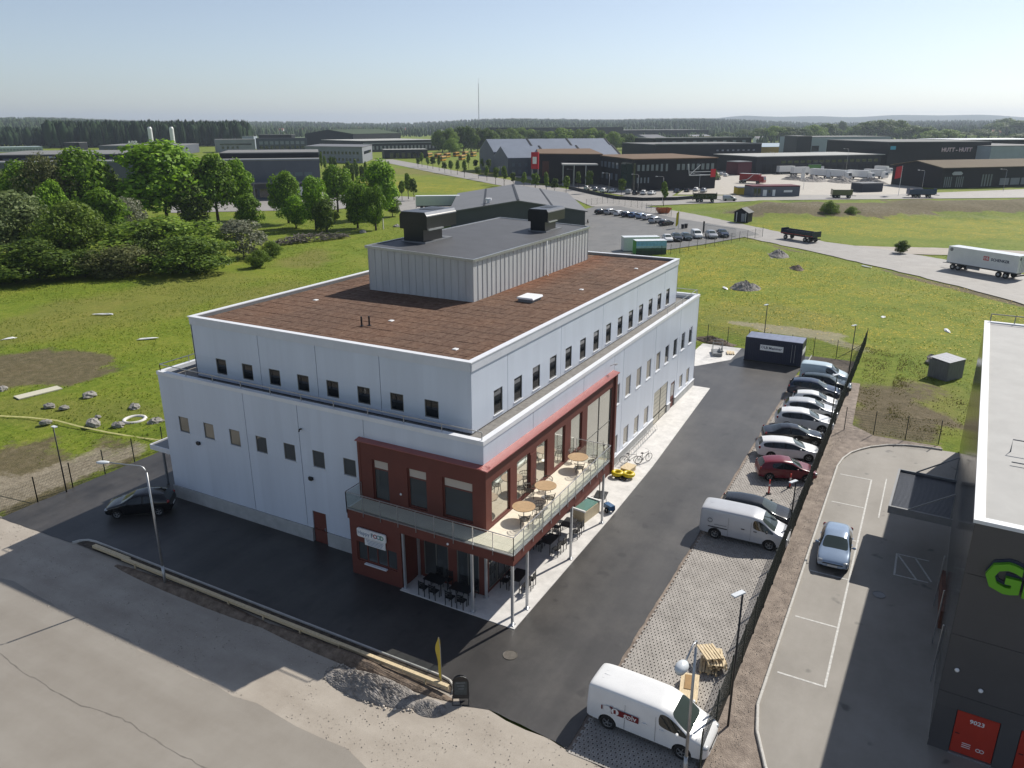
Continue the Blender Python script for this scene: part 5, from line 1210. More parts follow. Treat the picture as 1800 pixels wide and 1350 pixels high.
# (x, z_bottom, z_shoulder, z_top, half width, roof half width or 0)
CARS = {
 'hatch': dict(L=4.1, W=1.76, wb=(1.28,-1.27), r=.31, S=[(2.06,.36,.56,.60,.62,0),(1.98,.24,.66,.72,.80,0),(1.55,.19,.80,.88,.87,0),(1.0,.18,.90,1.00,.88,0),(.25,.18,.94,1.42,.88,.60),(-.30,.18,.95,1.50,.88,.62),(-.40,.18,.95,1.50,.88,.62),(-1.15,.18,.98,1.46,.88,.60),(-1.62,.20,1.02,1.36,.86,.57),(-1.93,.26,.98,1.02,.84,0),(-2.02,.30,.78,.84,.80,0),(-2.05,.38,.60,.64,.70,0)], ws=3, rw=8, pil=(5,), sw=(3,4,6)),
 'estate': dict(L=4.6, W=1.80, wb=(1.38,-1.33), r=.32, S=[(2.30,.36,.56,.60,.62,0),(2.22,.24,.66,.71,.82,0),(1.75,.19,.80,.87,.89,0),(1.15,.18,.89,.98,.90,0),(.30,.18,.93,1.40,.90,.60),(-.28,.18,.94,1.47,.90,.62),(-.38,.18,.94,1.47,.90,.62),(-1.15,.18,.96,1.47,.90,.61),(-1.25,.18,.96,1.465,.90,.61),(-1.95,.2,1.0,1.38,.88,.57),(-2.20,.26,.98,1.02,.85,0),(-2.28,.30,.78,.83,.82,0),(-2.31,.38,.6,.64,.72,0)], ws=3, rw=9, pil=(5,7), sw=(3,4,6,8)),
 'sedan': dict(L=4.8, W=1.83, wb=(1.45,-1.40), r=.33, S=[(2.40,.36,.54,.58,.64,0),(2.32,.24,.64,.70,.84,0),(1.80,.19,.78,.85,.91,0),(1.15,.18,.88,.96,.92,0),(.25,.18,.92,1.36,.92,.60),(-.35,.18,.93,1.43,.92,.62),(-.45,.18,.93,1.43,.92,.62),(-1.05,.18,.94,1.36,.92,.58),(-1.75,.2,.95,1.04,.90,0),(-2.25,.24,.93,1.00,.88,0),(-2.37,.3,.76,.82,.84,0),(-2.41,.38,.58,.62,.72,0)], ws=3, rw=7, pil=(5,), sw=(3,4,6)),
 'suv': dict(L=4.6, W=1.88, wb=(1.36,-1.34), r=.36, S=[(2.30,.42,.68,.73,.66,0),(2.22,.28,.80,.86,.86,0),(1.75,.24,.95,1.02,.93,0),(1.12,.23,1.02,1.12,.94,0),(.30,.23,1.06,1.58,.94,.64),(-.28,.23,1.07,1.66,.94,.66),(-.38,.23,1.07,1.66,.94,.66),(-1.15,.23,1.09,1.63,.94,.65),(-1.25,.23,1.09,1.625,.94,.65),(-1.85,.25,1.12,1.52,.92,.60),(-2.16,.32,1.08,1.14,.90,0),(-2.27,.36,.86,.92,.86,0),(-2.31,.44,.68,.73,.76,0)], ws=3, rw=9, pil=(5,7), sw=(3,4,6,8)),
 'van': dict(L=5.2, W=1.92, wb=(1.58,-1.62), r=.35, S=[(2.60,.42,.70,.76,.66,0),(2.53,.28,.86,.94,.86,0),(2.25,.24,1.02,1.12,.94,0),(1.80,.23,1.10,1.22,.96,0),(1.02,.23,1.16,1.84,.96,.74),(.52,.23,1.17,1.94,.96,.78),(.42,.23,1.17,1.95,.96,.78),(-.8,.23,1.17,1.97,.96,.79),(-2.0,.23,1.17,1.96,.96,.79),(-2.48,.25,1.16,1.92,.95,.77),(-2.58,.30,1.1,1.85,.92,.74),(-2.61,.42,1.0,1.70,.80,.62)], ws=3, rw=None, pil=(), sw=(3,4)),
 'lowvan': dict(L=4.4, W=1.82, wb=(1.35,-1.35), r=.32, S=[(2.20,.38,.62,.68,.64,0),(2.13,.26,.78,.86,.84,0),(1.80,.22,.92,1.02,.90,0),(1.30,.21,1.02,1.14,.91,0),(.60,.21,1.06,1.70,.91,.70),(.10,.21,1.07,1.79,.91,.72),(.0,.21,1.07,1.80,.91,.72),(-1.0,.21,1.07,1.82,.91,.73),(-1.85,.21,1.07,1.80,.91,.72),(-2.08,.24,1.06,1.76,.90,.70),(-2.18,.28,1.0,1.68,.87,.66),(-2.21,.4,.9,1.5,.74,.54)], ws=3, rw=None, pil=(), sw=(3,4)),
}
cscreen = glass_mat('windscreen_glass', (.045,.06,.055), .03, 1.45)
def car_proto(kind):
    c = CARS[kind]; S = c['S']; n = len(S); vs_ = []; rings = []
    for (x, zb, zs, zt, w, wr) in S:
        if wr: h = [(0,zb),(w*.82,zb),(w*.975,zb+.10),(w,zb+(zs-zb)*.55),(w*.975,zs),(wr+.05,zt-.13),(wr,zt-.06),(wr*.72,zt-.008),(0,zt)]
        else:  h = [(0,zb),(w*.82,zb),(w*.975,zb+.08),(w,zb+(zs-zb)*.55),(w*.97,zs-.02),(w*.92,zs+(zt-zs)*.35),(w*.84,zs+(zt-zs)*.62),(w*.55,zt-.01),(0,zt)]
        ring = [(x,y,z) for y,z in h]+[(x,-y,z) for y,z in reversed(h[1:-1])]
        rings.append(list(range(len(vs_), len(vs_)+len(ring)))); vs_ += ring
    K = len(rings[0]); fs = []; mi = []
    SIDE = (4, K-5); TOPF = (6,7,K-8,K-7); RAIL = (5, K-6)
    for i in range(n-1):
        for k in range(K):
            k2 = (k+1) % K; fs.append((rings[i][k],rings[i][k2],rings[i+1][k2],rings[i+1][k])); m = 0
            if k in SIDE and i in c['sw']: m = 1 if k == 4 else 2
            if k in SIDE and i in c['pil']: m = 5
            if k in TOPF and i == c['ws']: m = 3
            if k in TOPF+RAIL and c['rw'] is not None and i == c['rw']: m = 4 if k in TOPF else 0
            if k in (0,1,K-1,K-2): m = 5
            mi.append(m)
    fs += [tuple(rings[0]), tuple(reversed(rings[-1]))]; mi += [0,0]
    me = bpy.data.meshes.new('shell'); me.from_pydata(vs_, [], fs)
    slots = [PW,cglass,cglass,cglass,cglass,ctrim]
    for m in slots: me.materials.append(m)
    me.polygons.foreach_set('material_index', mi)
    bm = bmesh.new(); bm.from_mesh(me); bmesh.ops.recalc_face_normals(bm, faces=bm.faces)
    cl = bm.edges.layers.float.new('crease_edge')
    for e in bm.edges:
        ms = {f.material_index for f in e.link_faces}
        if len(ms) > 1: e[cl] = .55
    bm.to_mesh(me); bm.free()
    tmp = bpy.data.objects.new('shell', me); col.objects.link(tmp)
    sm = tmp.modifiers.new('s', 'SUBSURF'); sm.levels = 2; sm.render_levels = 2
    cut = MB()
    for x in c['wb']:
        for s in (-1,1): cut.cyl((x,s*(c['W']/2-.26),c['r']),(x,s*(c['W']/2+.3),c['r']),c['r']+.055,n=20)
    cm = cut.mesh('cut', ctrim); cm.materials.clear()
    for m in slots: cm.materials.append(m)
    cm.polygons.foreach_set('material_index', [5]*len(cm.polygons))
    co = bpy.data.objects.new('cut', cm); col.objects.link(co)
    bo = tmp.modifiers.new('b', 'BOOLEAN'); bo.operation = 'DIFFERENCE'; bo.object = co; bo.solver = 'EXACT'
    dg = bpy.context.evaluated_depsgraph_get(); ev = bpy.data.meshes.new_from_object(tmp.evaluated_get(dg))
    bpy.data.objects.remove(tmp); bpy.data.objects.remove(co)
    V = [v.co.copy() for v in ev.vertices]; groups = {}
    for p in ev.polygons: groups.setdefault(p.material_index, []).append(tuple(p.vertices))
    parts = {}
    def sub(faces, name, m):
        us = sorted({i for f in faces for i in f}); mp = {o: k for k, o in enumerate(us)}
        q = bpy.data.meshes.new(name); q.from_pydata([V[i] for i in us], [], [tuple(mp[i] for i in f) for f in faces]); q.materials.append(m)
        q.polygons.foreach_set('use_smooth', [True]*len(q.polygons)); q.update(); return q
    out = [('body', sub(groups[0], 'body', PW))]
    for k, nm, m in ((1,'side_window',cglass),(2,'side_window',cglass),(3,'windscreen',cscreen),(4,'rear_window',cglass),(5,'lower_trim',ctrim)):
        if k in groups: out.append((nm, sub(groups[k], nm, m)))
    L_, W_ = c['L'], c['W']; f0 = S[1]; r0 = S[-3]
    zf = f0[2]-.03
    for s in (-1,1):
        q = MB(); q.blob((S[1][0]-.10, s*W_*.36, zf), .16, .19, .085, 3, .05, 10, 6, -1); out.append(('headlight', q.mesh('headlight', lampc, True)))
        zt = (S[-3][2]+.0 if S[-3][5] else S[-4][2]-.06) 
        q = MB(); q.blob((S[-3][0]+.02, s*W_*.42, zt-(.12 if S[-3][5] else .02)), .09, .12, .22 if S[-3][5] else .12, 3, .05, 10, 6, -1); out.append(('tail_light', q.mesh('tail_light', lampr, True)))
        xm = S[c['ws']][0]-.42; zm = S[c['ws']+1][2]+.07
        q = MB(); q.blob((xm, s*(W_/2+.12), zm), .07, .11, .075, 1, 0, 10, 6, -1); q.bar((xm,s*(W_/2-.04),zm-.03),(xm,s*(W_/2+.06),zm-.02),.04); out.append(('mirror', q.mesh('mirror', PW, True)))
        for xh in ((S[5][0]+.12, S[7][0]+.15) if kind not in ('van','lowvan') else (S[5][0]+.1, S[7][0]+.7)):
            q = MB(); q.bar((xh,s*(W_/2+.005),S[5][2]-.11),(xh+.2,s*(W_/2+.005),S[5][2]-.11),.035); out.append(('door_handle', q.mesh('door_handle', PW)))
    q = MB(); q.bx(S[0][0]-.02,S[0][0]+.012,-.26,.26,S[0][1]+.03,S[0][1]+.14); out.append(('number_plate', q.mesh('number_plate', platem)))
    q = MB(); q.bx(S[-1][0]-.012,S[-1][0]+.02,-.26,.26,S[-1][1]+.12,S[-1][1]+.23); out.append(('number_plate', q.mesh('number_plate', platem)))
    q = MB(); q.prof([(-.55,S[0][1]+.16),(.55,S[0][1]+.16),(.5,S[0][2]+.02),(-.5,S[0][2]+.02)], S[0][0]-.05, S[0][0]+.006, 'x'); out.append(('grille', q.mesh('grille', ctrim)))
    return out
def wheel_meshes(r):
    t = MB(); n = 22; prof_ = [(r*.62,-.09),(r*.9,-.105),(r,-.07),(r,.07),(r*.9,.105),(r*.62,.09)]; vs_ = []
    for i in range(n):
        a = 2*math.pi*i/n; vs_ += [(q[0]*math.cos(a), q[1], q[0]*math.sin(a)) for q in prof_]
    k = len(prof_); t.add(vs_, [(i*k+j, i*k+(j+1)%k, ((i+1)%n)*k+(j+1)%k, ((i+1)%n)*k+j) for i in range(n) for j in range(k)])
    m = MB(); m.cyl((0,-.05,0),(0,.05,0),r*.64,n=18)
    rim = MB(); rim.ring((0,.055,0),r*.6,r*.05,18,5,'y'); rim.ring((0,-.055,0),r*.6,r*.05,18,5,'y'); rim.cyl((0,-.085,0),(0,.085,0),r*.14,n=10)
    for i in range(5):
        a = 2*math.pi*i/5
        for s in (-.065,.065): rim.bar((r*.1*math.cos(a),s,r*.1*math.sin(a)),(r*.6*math.cos(a),s,r*.6*math.sin(a)),r*.16,.03)
    return t.mesh('tyre', rubber, True), m.mesh('wheel', blackm), rim.mesh('rim', rimm)
PROTO = {}; WHEELS = {}
def car(kind, pos, heading, pm, label, cat='car', group=None, name='parked_car', detail=True, scale=1.0, trim_paint=True):
    """pos = centre on the ground; heading in degrees"""
    if kind not in PROTO: PROTO[kind] = car_proto(kind)
    c = CARS[kind]
    if c['r'] not in WHEELS: WHEELS[c['r']] = wheel_meshes(c['r'])
    r_ = empty(name, (pos[0],pos[1],0.0), R(heading), label, cat, group); r_.scale = (scale,)*3
    for nm, me in PROTO[kind]:
        if not detail and nm in ('door_handle','grille'): continue
        o = link(nm, me, r_)
        if nm in ('body','mirror') or (nm == 'door_handle'):
            o.material_slots[0].link = 'OBJECT'; o.material_slots[0].material = pm
    for x in c['wb']:
        for s in (-1,1):
            w = link('wheel', WHEELS[c['r']][1], r_); w.location = (x, s*(c['W']/2-.115), c['r'])
            link('tyre', WHEELS[c['r']][0], w)
            if detail: link('rim', WHEELS[c['r']][2], w)
    return r_

# the row along the fence (noses to the fence)
van1 = car('van', (-4.95,-10.98), -92, PW, 'white panel van with dark red logo parked nearest the camera', 'van', name='panel_van')
van2 = car('van', (12.85,-10.85), -88, paint('van_silver',(.50,.51,.53),.3,.1), 'silver-white panel van with round side emblem behind the pallets', 'van', name='panel_van')
car('estate', (15.6,-11.0), -86, PK, 'dark graphite estate car beside the silver-white panel van')
car('hatch', (22.9,-11.5), -68, PR, 'small dark red hatchback behind two red marker posts')
car('estate', (26.7,-11.0), -72, PW, 'white estate car next to the red hatchback')
car('sedan', (29.9,-10.9), -72, PB, 'black saloon car between two white cars')
car('suv', (33.3,-11.15), -79, PW, 'white crossover car behind the black saloon')
car('suv', (36.3,-11.2), -80, paint('pale_silver',(.52,.53,.54),.3,.2), 'pale silver car fourth from the red hatchback', scale=.97)
car('hatch', (39.1,-11.2), -82, PW, 'small white car half hidden before the dark crossover', scale=.95)
car('suv', (41.9,-10.7), -85, PNV, 'dark crossover car with shiny bonnet in the fence row')
car('estate', (44.6,-11.4), -86, PGN, 'dark green car squeezed before the pale blue van')
car('lowvan', (47.2,-10.9), -87, paint('pale_blue',(.45,.55,.60),.3), 'pale blue-white small van at the far end of the row', 'van')
car('hatch', (-2.5,24.6), 128, PB, 'black car parked in the shade at the left building corner')
car('hatch', (13.3,-15.95), 183, PLB, 'light blue hatchback in the neighbour lot facing the camera')

# lettering on the vans (they face the fence, near side = -x side of the yard = vehicle right side)
lg = mat('logo_dark_red', (.16,.008,.012), .4)
def side_graphics(v, items, y=-.968):
    for nm, fn, m in items:
        q = MB(); fn(q); q.build(nm, m, v)
mb = MB(); mb.prof([(-.95,1.18),(.06,1.18),(.06,1.46),(-.95,1.46)], -.976, -.972, 'y') if False else None
def flat(v, name, x0, x1, z0, z1, m, y=-.972, th=.004):
    q = MB(); q.bx(x0,x1,y-th,y,z0,z1); return q.build(name, m, v)
def disc(v, name, x, z, r, m, y=-.98):
    q = MB(); q.cyl((x,y-.003,z),(x,y,z),r,n=20); return q.build(name, m, v)
flat(van1, 'logo_panel', -1.45, -.25, .93, 1.22, lg); o = text_mesh('lettering', 'golv', .34, PW, van1, face_matrix((-.62,-.984,1.09),(1,0,0)), .003, .004)
disc(van1, 'logo_disc', -1.28, 1.08, .16, PW); disc(van1, 'logo_disc', -1.62, 1.08, .16, PW); flat(van1, 'logo_bar', -1.34, -1.24, .98, 1.18, lg, -.985); flat(van1, 'logo_bar', -1.9, -1.84, .98, 1.18, lg, -.972); flat(van1,'logo_bar',-1.52,-1.40,1.20,1.26,lg,-.972)
q = MB(); q.ring((-1.95,-.975,1.22),.13,.02,18,5,'y'); q.build('emblem', greym, van2); flat(van2, 'rubbing_strip', -2.05, -.9, .78, .84, ctrim); flat(van2,'text_line',-1.7,-.95,.98,1.01,greym)
for v in (van1, van2):
    for k in range(5): q = MB(); zr = 1.953-.16*(-.5+k*.25)**2; q.bx(-2.2,.1,-.5+k*.25-.015,-.5+k*.25+.015,zr-.03,zr); q.build('roof_rib', PW if v is van1 else MATS['paint_van_silver'], v)
    flat(v, 'door_gap', -.86, -.85, .4, 1.6, ctrim, -.966, .006); flat(v, 'door_gap', .46, .47, .4, 1.62, ctrim, -.966, .006)
for o in (van2,): 
    for ch in o.children:
        if ch.name.startswith('mirror') or ch.name.startswith('door_handle'): ch.material_slots[0].material = ctrim

# ---------------- goods vehicles
def trailer(name, pos, heading, L_, W_, H_, z0, bm_, label, axles, roofm=None, cat='trailer', group=None, open_top=False, chassis=ctrim):
    r_ = empty(name, (pos[0],pos[1],.02), R(heading), label, cat, group)
    if open_top:
        mb = MB(); t = .06
        mb.bx(-L_/2,L_/2,-W_/2,-W_/2+t,z0,z0+H_); mb.bx(-L_/2,L_/2,W_/2-t,W_/2,z0,z0+H_); mb.bx(-L_/2,-L_/2+t,-W_/2+t,W_/2-t,z0,z0+H_*1.25); mb.bx(L_/2-t,L_/2,-W_/2+t,W_/2-t,z0,z0+H_*1.25); mb.bx(-L_/2+t,L_/2-t,-W_/2+t,W_/2-t,z0,z0+.08); mb.build('load_bed', bm_, r_)
        for k in range(6): x = -L_/2+L_*(k+.5)/6; mb = MB(); mb.bx(x-.05,x+.05,-W_/2-.05,-W_/2-.001,z0,z0+H_); mb.bx(x-.05,x+.05,W_/2+.001,W_/2+.05,z0,z0+H_); mb.build('side_rib', bm_, r_)
    else:
        mb = MB(); mb.bx(-L_/2,L_/2,-W_/2,W_/2,z0,z0+H_); mb.build('box_body', bm_, r_)
        mb = MB(); mb.bx(-L_/2-.02,L_/2+.02,-W_/2-.02,W_/2+.02,z0+H_+.001,z0+H_+.05); mb.build('roof', roofm or PW, r_)
        mb = MB(); mb.bx(-L_/2-.03,-L_/2-.001,-W_/2,-.02,z0+.05,z0+H_-.05); mb.bx(-L_/2-.03,-L_/2-.001,.02,W_/2,z0+.05,z0+H_-.05); mb.build('rear_door', bm_, r_)
        mb = MB(); mb.bx(-L_/2,L_/2,-W_/2-.02,-W_/2-.001,z0-.02,z0+.1); mb.bx(-L_/2,L_/2,W_/2+.001,W_/2+.02,z0-.02,z0+.1); mb.build('side_rail', greym, r_)
    mb = MB(); mb.bx(-L_/2+.2,L_/2-.1,-.45,.45,z0-.3,z0-.001); mb.build('chassis', chassis, r_)
    mb = MB(); mb.bx(-L_/2-.05,-L_/2+.15,-W_/2+.05,W_/2-.05,z0-.55,z0-.35); mb.build('bumper', chassis, r_)
    for x in axles:
        for s in (-1,1): mb = MB(); mb.cyl((x,s*(W_/2-.35),.48),(x,s*(W_/2-.05),.48),.48,n=16); w = mb.build('wheel', rubber, r_); q = MB(); q.cyl((x,s*(W_/2-.1),.48),(x,s*(W_/2-.04),.48),.22,n=12); q.build('hub', rimm, w)
    return r_
a, b = (122.18, -21.59), (115.88, -30.35)
hd = math.degrees(ang(b, a)); cx, cy = mid(a, b); nx, ny = math.cos(R(hd-90)), math.sin(R(hd-90))
sch = trailer('box_trailer', (cx+nx*1.25, cy+ny*1.25), hd, 12.2, 2.5, 2.75, 1.1, PW, 'white box trailer with red emblem and company lettering on the road', (4.9,3.9,-3.2,-4.4))
sgn = 1
navl = mat('navy_lettering', (.01,.02,.06), .5)
q = MB(); q.bx(-1.25,-.3,1.252,1.262,2.42,3.1); q.build('emblem_panel', mat('emblem_red', (.55,.01,.02), .5), sch)
text_mesh('lettering', 'DB', .6, PW, sch, face_matrix((-.77,1.268,2.75),(-1,0,0)), .003, .012)
text_mesh('lettering', 'SCHENKER', .62, navl, sch, face_matrix((-3.15,1.262,2.68),(-1,0,0)), .004, .018)
q = MB(); q.cyl((5.5,1.252,3.4),(5.5,1.262,3.4),.3,n=18); q.build('round_emblem', greym, sch)
for y in (-.75,.75): q = MB(); q.cyl((-6.14,y,3.4),(-6.13,y,3.4),.28,n=18); q.build('round_emblem', greym, sch)
for y in (-.6,-.2,.2,.6): q = MB(); q.bar((-6.15,y,1.2),(-6.15,y,3.7),.04); q.build('lock_bar', steel, sch)
q = MB(); q.bar((6.1,-.5,.9),(7.6,0,.75),.1); q.bar((6.1,.5,.9),(7.6,0,.75),.1); q.build('drawbar', greym, sch)
q = MB(); q.bx(.2,2.4,.9,1.15,.55,.95); q.build('side_box', greym, sch)
a, b = (148.1, 11.25), (142.05, 1.24); hd = math.degrees(ang(b, a)); cx, cy = mid(a, b)
dt = trailer('tipper_trailer', (cx+.8, cy+.6), hd, 8.6, 2.5, .95, 1.15, PNV, 'dark blue open tipper trailer standing on the road', (3.0,-2.2,-3.2), open_top=True)
q = MB(); q.bx(-4.2,4.2,1.262,1.272,1.3,1.4); q.build('red_stripe', mat('stripe_red', (.4,.02,.02), .5), dt)
a, b = (158.3, 114.7), (165.1, 105.2); hd = math.degrees(ang(a, b)); cx, cy = mid(a, b)
trailer('box_trailer', (cx,cy+1), hd, 13.0, 2.6, 2.8, 1.15, paint('pale_green_white',(.62,.66,.64)), 'pale long box trailer parked left of the grey barn', (-3.5,-4.8,-2.2))
trailer('box_trailer', (*(166.5, 171.4),), math.degrees(ang((162.9, 178.2),(171.6, 166))), 12, 2.6, 2.9, 1.1, PW, 'white box trailer half hidden behind the middle trees', (3.5,4.7))
bus = empty('coach', (*(168.5, 190.2),0), math.degrees(0)+R(60), 'turquoise coach parked in front of the grey hall', 'coach')
mb = MB(); mb.prof([(-1.25,.35),(1.25,.35),(1.25,2.6),(1.1,3.2),(-1.1,3.2),(-1.25,2.6)], -5, 5, 'x'); mb.build('body', paint('turquoise',(.03,.30,.36)), bus); mb = MB(); mb.bx(-4.9,4.9,-1.26,1.26,1.5,2.45); mb.bx(-5.01,5.01,-1.15,1.15,1.3,2.6); mb.build('windows', cglass, bus)
for x in (-3,3): mb = MB(); mb.cyl((x,-1.2,.45),(x,1.2,.45),.45,n=14); mb.build('axle_wheels', rubber, bus)
def tipper(pos, hd, body, label, L_=7.5):
    r_ = trailer('tipper_trailer', pos, hd, L_, 2.5, 1.5, 1.1, body, label, (-2.2,-1.0,2.4), open_top=True)
    q = MB(); q.bar((L_/2,0,.8),(L_/2+1.6,0,.7),.15); q.build('drawbar', ctrim, r_)
hx = math.degrees(ang((246.4, 42.6),(260.2, 7.4)))
tipper((*(220.7, 47.9),), hx, PGN, 'dark olive tipper trailer on the cross road left of the silver van')
tipper((*(255.9, 10.9),), hx, paint('olive',(.10,.11,.05)), 'small olive and black tipper trailer on the cross road', 6.5)
tipper((*(270.8, -12.7),), hx+4, paint('deep_blue',(.015,.045,.12)), 'long blue tipper trailer with drawbar on the cross road', 9)
car('lowvan', (228.3, 41.7), hx, PS, 'silver van driving behind the olive tipper trailer', 'van', name='delivery_van', detail=False)
sk = empty('skip', (*(182.9, 49.3),0), R(-40), 'orange open skip at the roadside', 'skip')
org = mat('orange_skip_paint', (.42,.10,.02), .5, var=.15, scale=2)
mb = MB(); p0 = [(-1.3,-.8),(1.3,-.8),(1.3,.8),(-1.3,.8)]; p1 = [(-2.1,-1),(2.1,-1),(2.1,1),(-2.1,1)]
mb.add([(x,y,.1) for x,y in p0]+[(x,y,1.5) for x,y in p1]+[(x*.93,y*.9,.2) for x,y in p0]+[(x*.95,y*.93,1.5) for x,y in p1], [(3,2,1,0)]+[(i,(i+1)%4,4+(i+1)%4,4+i) for i in range(4)]+[(8,9,10,11)]+[(8+(i+1)%4,8+i,12+i,12+(i+1)%4) for i in range(4)]+[(4+i,4+(i+1)%4,12+(i+1)%4,12+i) for i in range(4)]); mb.build('tub', org, sk, fix=False)
for s in (-1,1): mb = MB(); mb.bx(-.7,-.6,s*1.0-.05,s*1.0+.05,.3,1.4); mb.bx(.6,.7,s*1.0-.05,s*1.0+.05,.3,1.4); mb.build('lug', org, sk)
# containers by the far lot
hc = ang((108.7, 32.92),(112.52, 27.19))
def container(px, L_, m, mt, label):
    r_ = empty('box_container', (*px,0), hc, label, 'container', None)
    mb = MB(); mb.bx(0,L_,0,2.44,.1,2.7); mb.build('body', m, r_); mb = MB(); mb.bx(-.03,L_+.03,-.03,2.47,2.702,2.76); mb.build('roof', mt, r_)
    return r_
container((113.77, 35.06), 7.2, mat('grey_white_box', (.66,.66,.63), .5, var=.08), PW, 'plain white box container behind the green-ended one')
c_ = container((110.31, 31.32), 6.0, mat('grass_green_box', (.05,.28,.02), .5), PW, 'container with green end and landscape picture side')
for z0, z1, cc in ((1.75,2.68,(.20,.45,.62)),(1.35,1.75,(.35,.52,.55)),(.9,1.35,(.03,.09,.05)),(.12,.9,(.02,.05,.035))):
    mb = MB(); mb.bx(.06,5.98,-.012,-.002,z0,z1); mb.build('picture_band', mat('picture_%d' % int(z0*100), cc, .5, var=.25, scale=1.5), c_)

# parked cars of the far lot and office
row1 = [((173.4, 64),PK,'estate','dark'),((173.3, 61.2),PS,'suv','silver'),((171.9, 58),PW,'hatch','white and black'),((170.4, 55.1),PNV,'estate','blue'),((170, 53),paint('mid_blue',(.03,.08,.18)),'hatch','bright blue'),((168.4, 50.4),PLB,'hatch','pale blue'),((166.8, 48),PS,'estate','silver estate')]
hd1 = math.degrees(ang((156.4, 52.1),(164.9, 49)))
for k, (pt, pm, kd, nm) in enumerate(row1):
    car(kd, pt, hd1, pm, f'{nm} car, {["first","second","third","fourth","fifth","sixth","last"][k]} from the barn in the far left row', 'car', 'cars in the far left row of the far lot', detail=False)
for k, (pt, pm, kd, nm) in enumerate((((160.7, 44),PS,'suv','silver car behind the black estate by the yellow flag'),((157.46, 40.32),PB,'estate','black estate car left of the yellow flag'))):
    car(kd, pt, hd1, pm, nm, 'car', 'cars near the yellow flag', detail=False)
hd2 = math.degrees(ang((136.21, 29.8),(127.66, 24.84)))
for k, (pt, pm, kd, nm) in enumerate((((131.31, 31.71),PW,'hatch','white car beside the picture container'),((133.05, 30.24),PK,'suv','dark car right of the white car by the picture container'),((135.71, 28.89),PGN,'estate','dark green car in the middle of the meadow-side row'),((139.35, 27.65),PW,'lowvan','white delivery van in the meadow-side row'),((140.89, 24.77),PS,'suv','silver car right of the white delivery van'),((143.87, 22.99),PNV,'suv','dark pickup car last in the meadow-side row'))):
    car(kd, pt, hd2, pm, nm, 'van' if kd == 'lowvan' else 'car', 'cars along the meadow edge', detail=False)
hd3 = math.degrees(ang((252.7, 110.2),(279.1, 111.7))); cols_ = [PW,PS,PW,PK,PW,PS,PB,PW,PNV,PW]
offp = [((303.5, 142.1),0),((291.6, 132.2),1),((277.9, 120.9),2),((276.3, 117),3),((248.6, 100.5),4),((245.2, 95.6),1),((239.6, 90.1),9),((241.1, 87.3),0),((237.1, 79.6),5),((236.1, 76.5),6),((237.4, 74),7),((238.7, 71.5),0),((273.5, 95.6),8),((276.3, 103.4),6),((277, 108.8),1),((252.1, 66.5),8),((256.2, 63.9),3),((260.2, 61.6),7),((256.6, 57.9),1),((334.4, 178.4),8),((320.5, 164.4),2),((311.8, 152.8),5),((350.8, 78.2),1),((324.3, 69.8),6),((356.5, 76.3),0),((349.1, 72.3),2)]
ORD = 'first second third fourth fifth sixth seventh eighth ninth tenth eleventh twelfth thirteenth fourteenth fifteenth sixteenth seventeenth eighteenth nineteenth twentieth'.split()
CN = {0:'white',1:'silver',2:'white',3:'graphite',4:'white',5:'silver',6:'black',7:'white',8:'navy',9:'white'}
for k, (pt, ci) in enumerate(offp):
    kd = 'lowvan' if k == 8 else ['estate','hatch','suv','sedan'][k % 4]
    car(kd, pt, hd3+(k*37 % 11)-5, cols_[ci], (f'{CN[ci]} car, {ORD[k]} along the office car park from the avenue' if k < 15 else f'{CN[ci]} car, {ORD[k-15]} of those at the sides of the black office'), 'car', 'cars parked round the dark office building', detail=False)

# lorries in the depot yard
def lorry(pos, hd, L_, bm_, label, cabm=PW):
    r_ = trailer('lorry', pos, hd, L_, 2.5, 2.8, 1.05, bm_, label, (-L_*.3,-L_*.3-1.3,L_*.42), cat='lorry')
    mb = MB(); mb.prof([(L_/2+.2,.45),(L_/2+2.2,.45),(L_/2+2.3,1.5),(L_/2+2.0,3.0),(L_/2+.2,3.1)], -1.2, 1.2, 'y'); cb_ = mb.build('cab', cabm, r_)
    mb = MB(); mb.add([(L_/2+2.29,-1.05,1.65),(L_/2+2.29,1.05,1.65),(L_/2+2.07,1.05,2.75),(L_/2+2.07,-1.05,2.75)],[(0,1,2,3)]); mb.build('windscreen', cglass, cb_)
    return r_
hl = math.degrees(ang((314.7, 58.1),(312.5, 48.1)))
rl = lorry((310, 52.8), hl, 8.5, paint('lorry_red',(.30,.015,.02)), 'dark red coach-like lorry with white swoosh in the depot yard', paint('lorry_red',(.30,.015,.02)))
q = MB(); q.prof([(-3.5,1.2),(-1,1.3),(1.6,3.6),(1.9,3.6),(0,1.8),(-1.6,1.1)], -1.262, -1.253, 'y'); q.build('swoosh', PW, rl)
for k, (pt, L_, m, nm, a) in enumerate((((379.8, 50.6),9,PW,'white lorry at the left loading dock',60),((373.9, 43),9,PW,'white lorry with print at the docks',62),((400.6, 40.8),8,paint('lorry_green',(.06,.22,.03)),'green lorry box at the loading docks',62),((361.1, 32.1),9,PW,'white lorry right of the green box',-20),((356.5, 24.2),10,PW,'white lorry in the middle of the depot yard',-20),((357, 15.1),10,PW,'white trailer with small lettering in the depot yard',-15),((368.4, 9.7),9,paint('lorry_pale',(.5,.52,.54)),'pale lorry at the right end of the docks',-20),((400.5, 62.3),7,greym,'grey lorry box left of the docks',20),((401.5, 8.9),6,PW,'white van body by the dark hall gable',-10))):
    lorry(pt, hl+a, L_, m, nm)
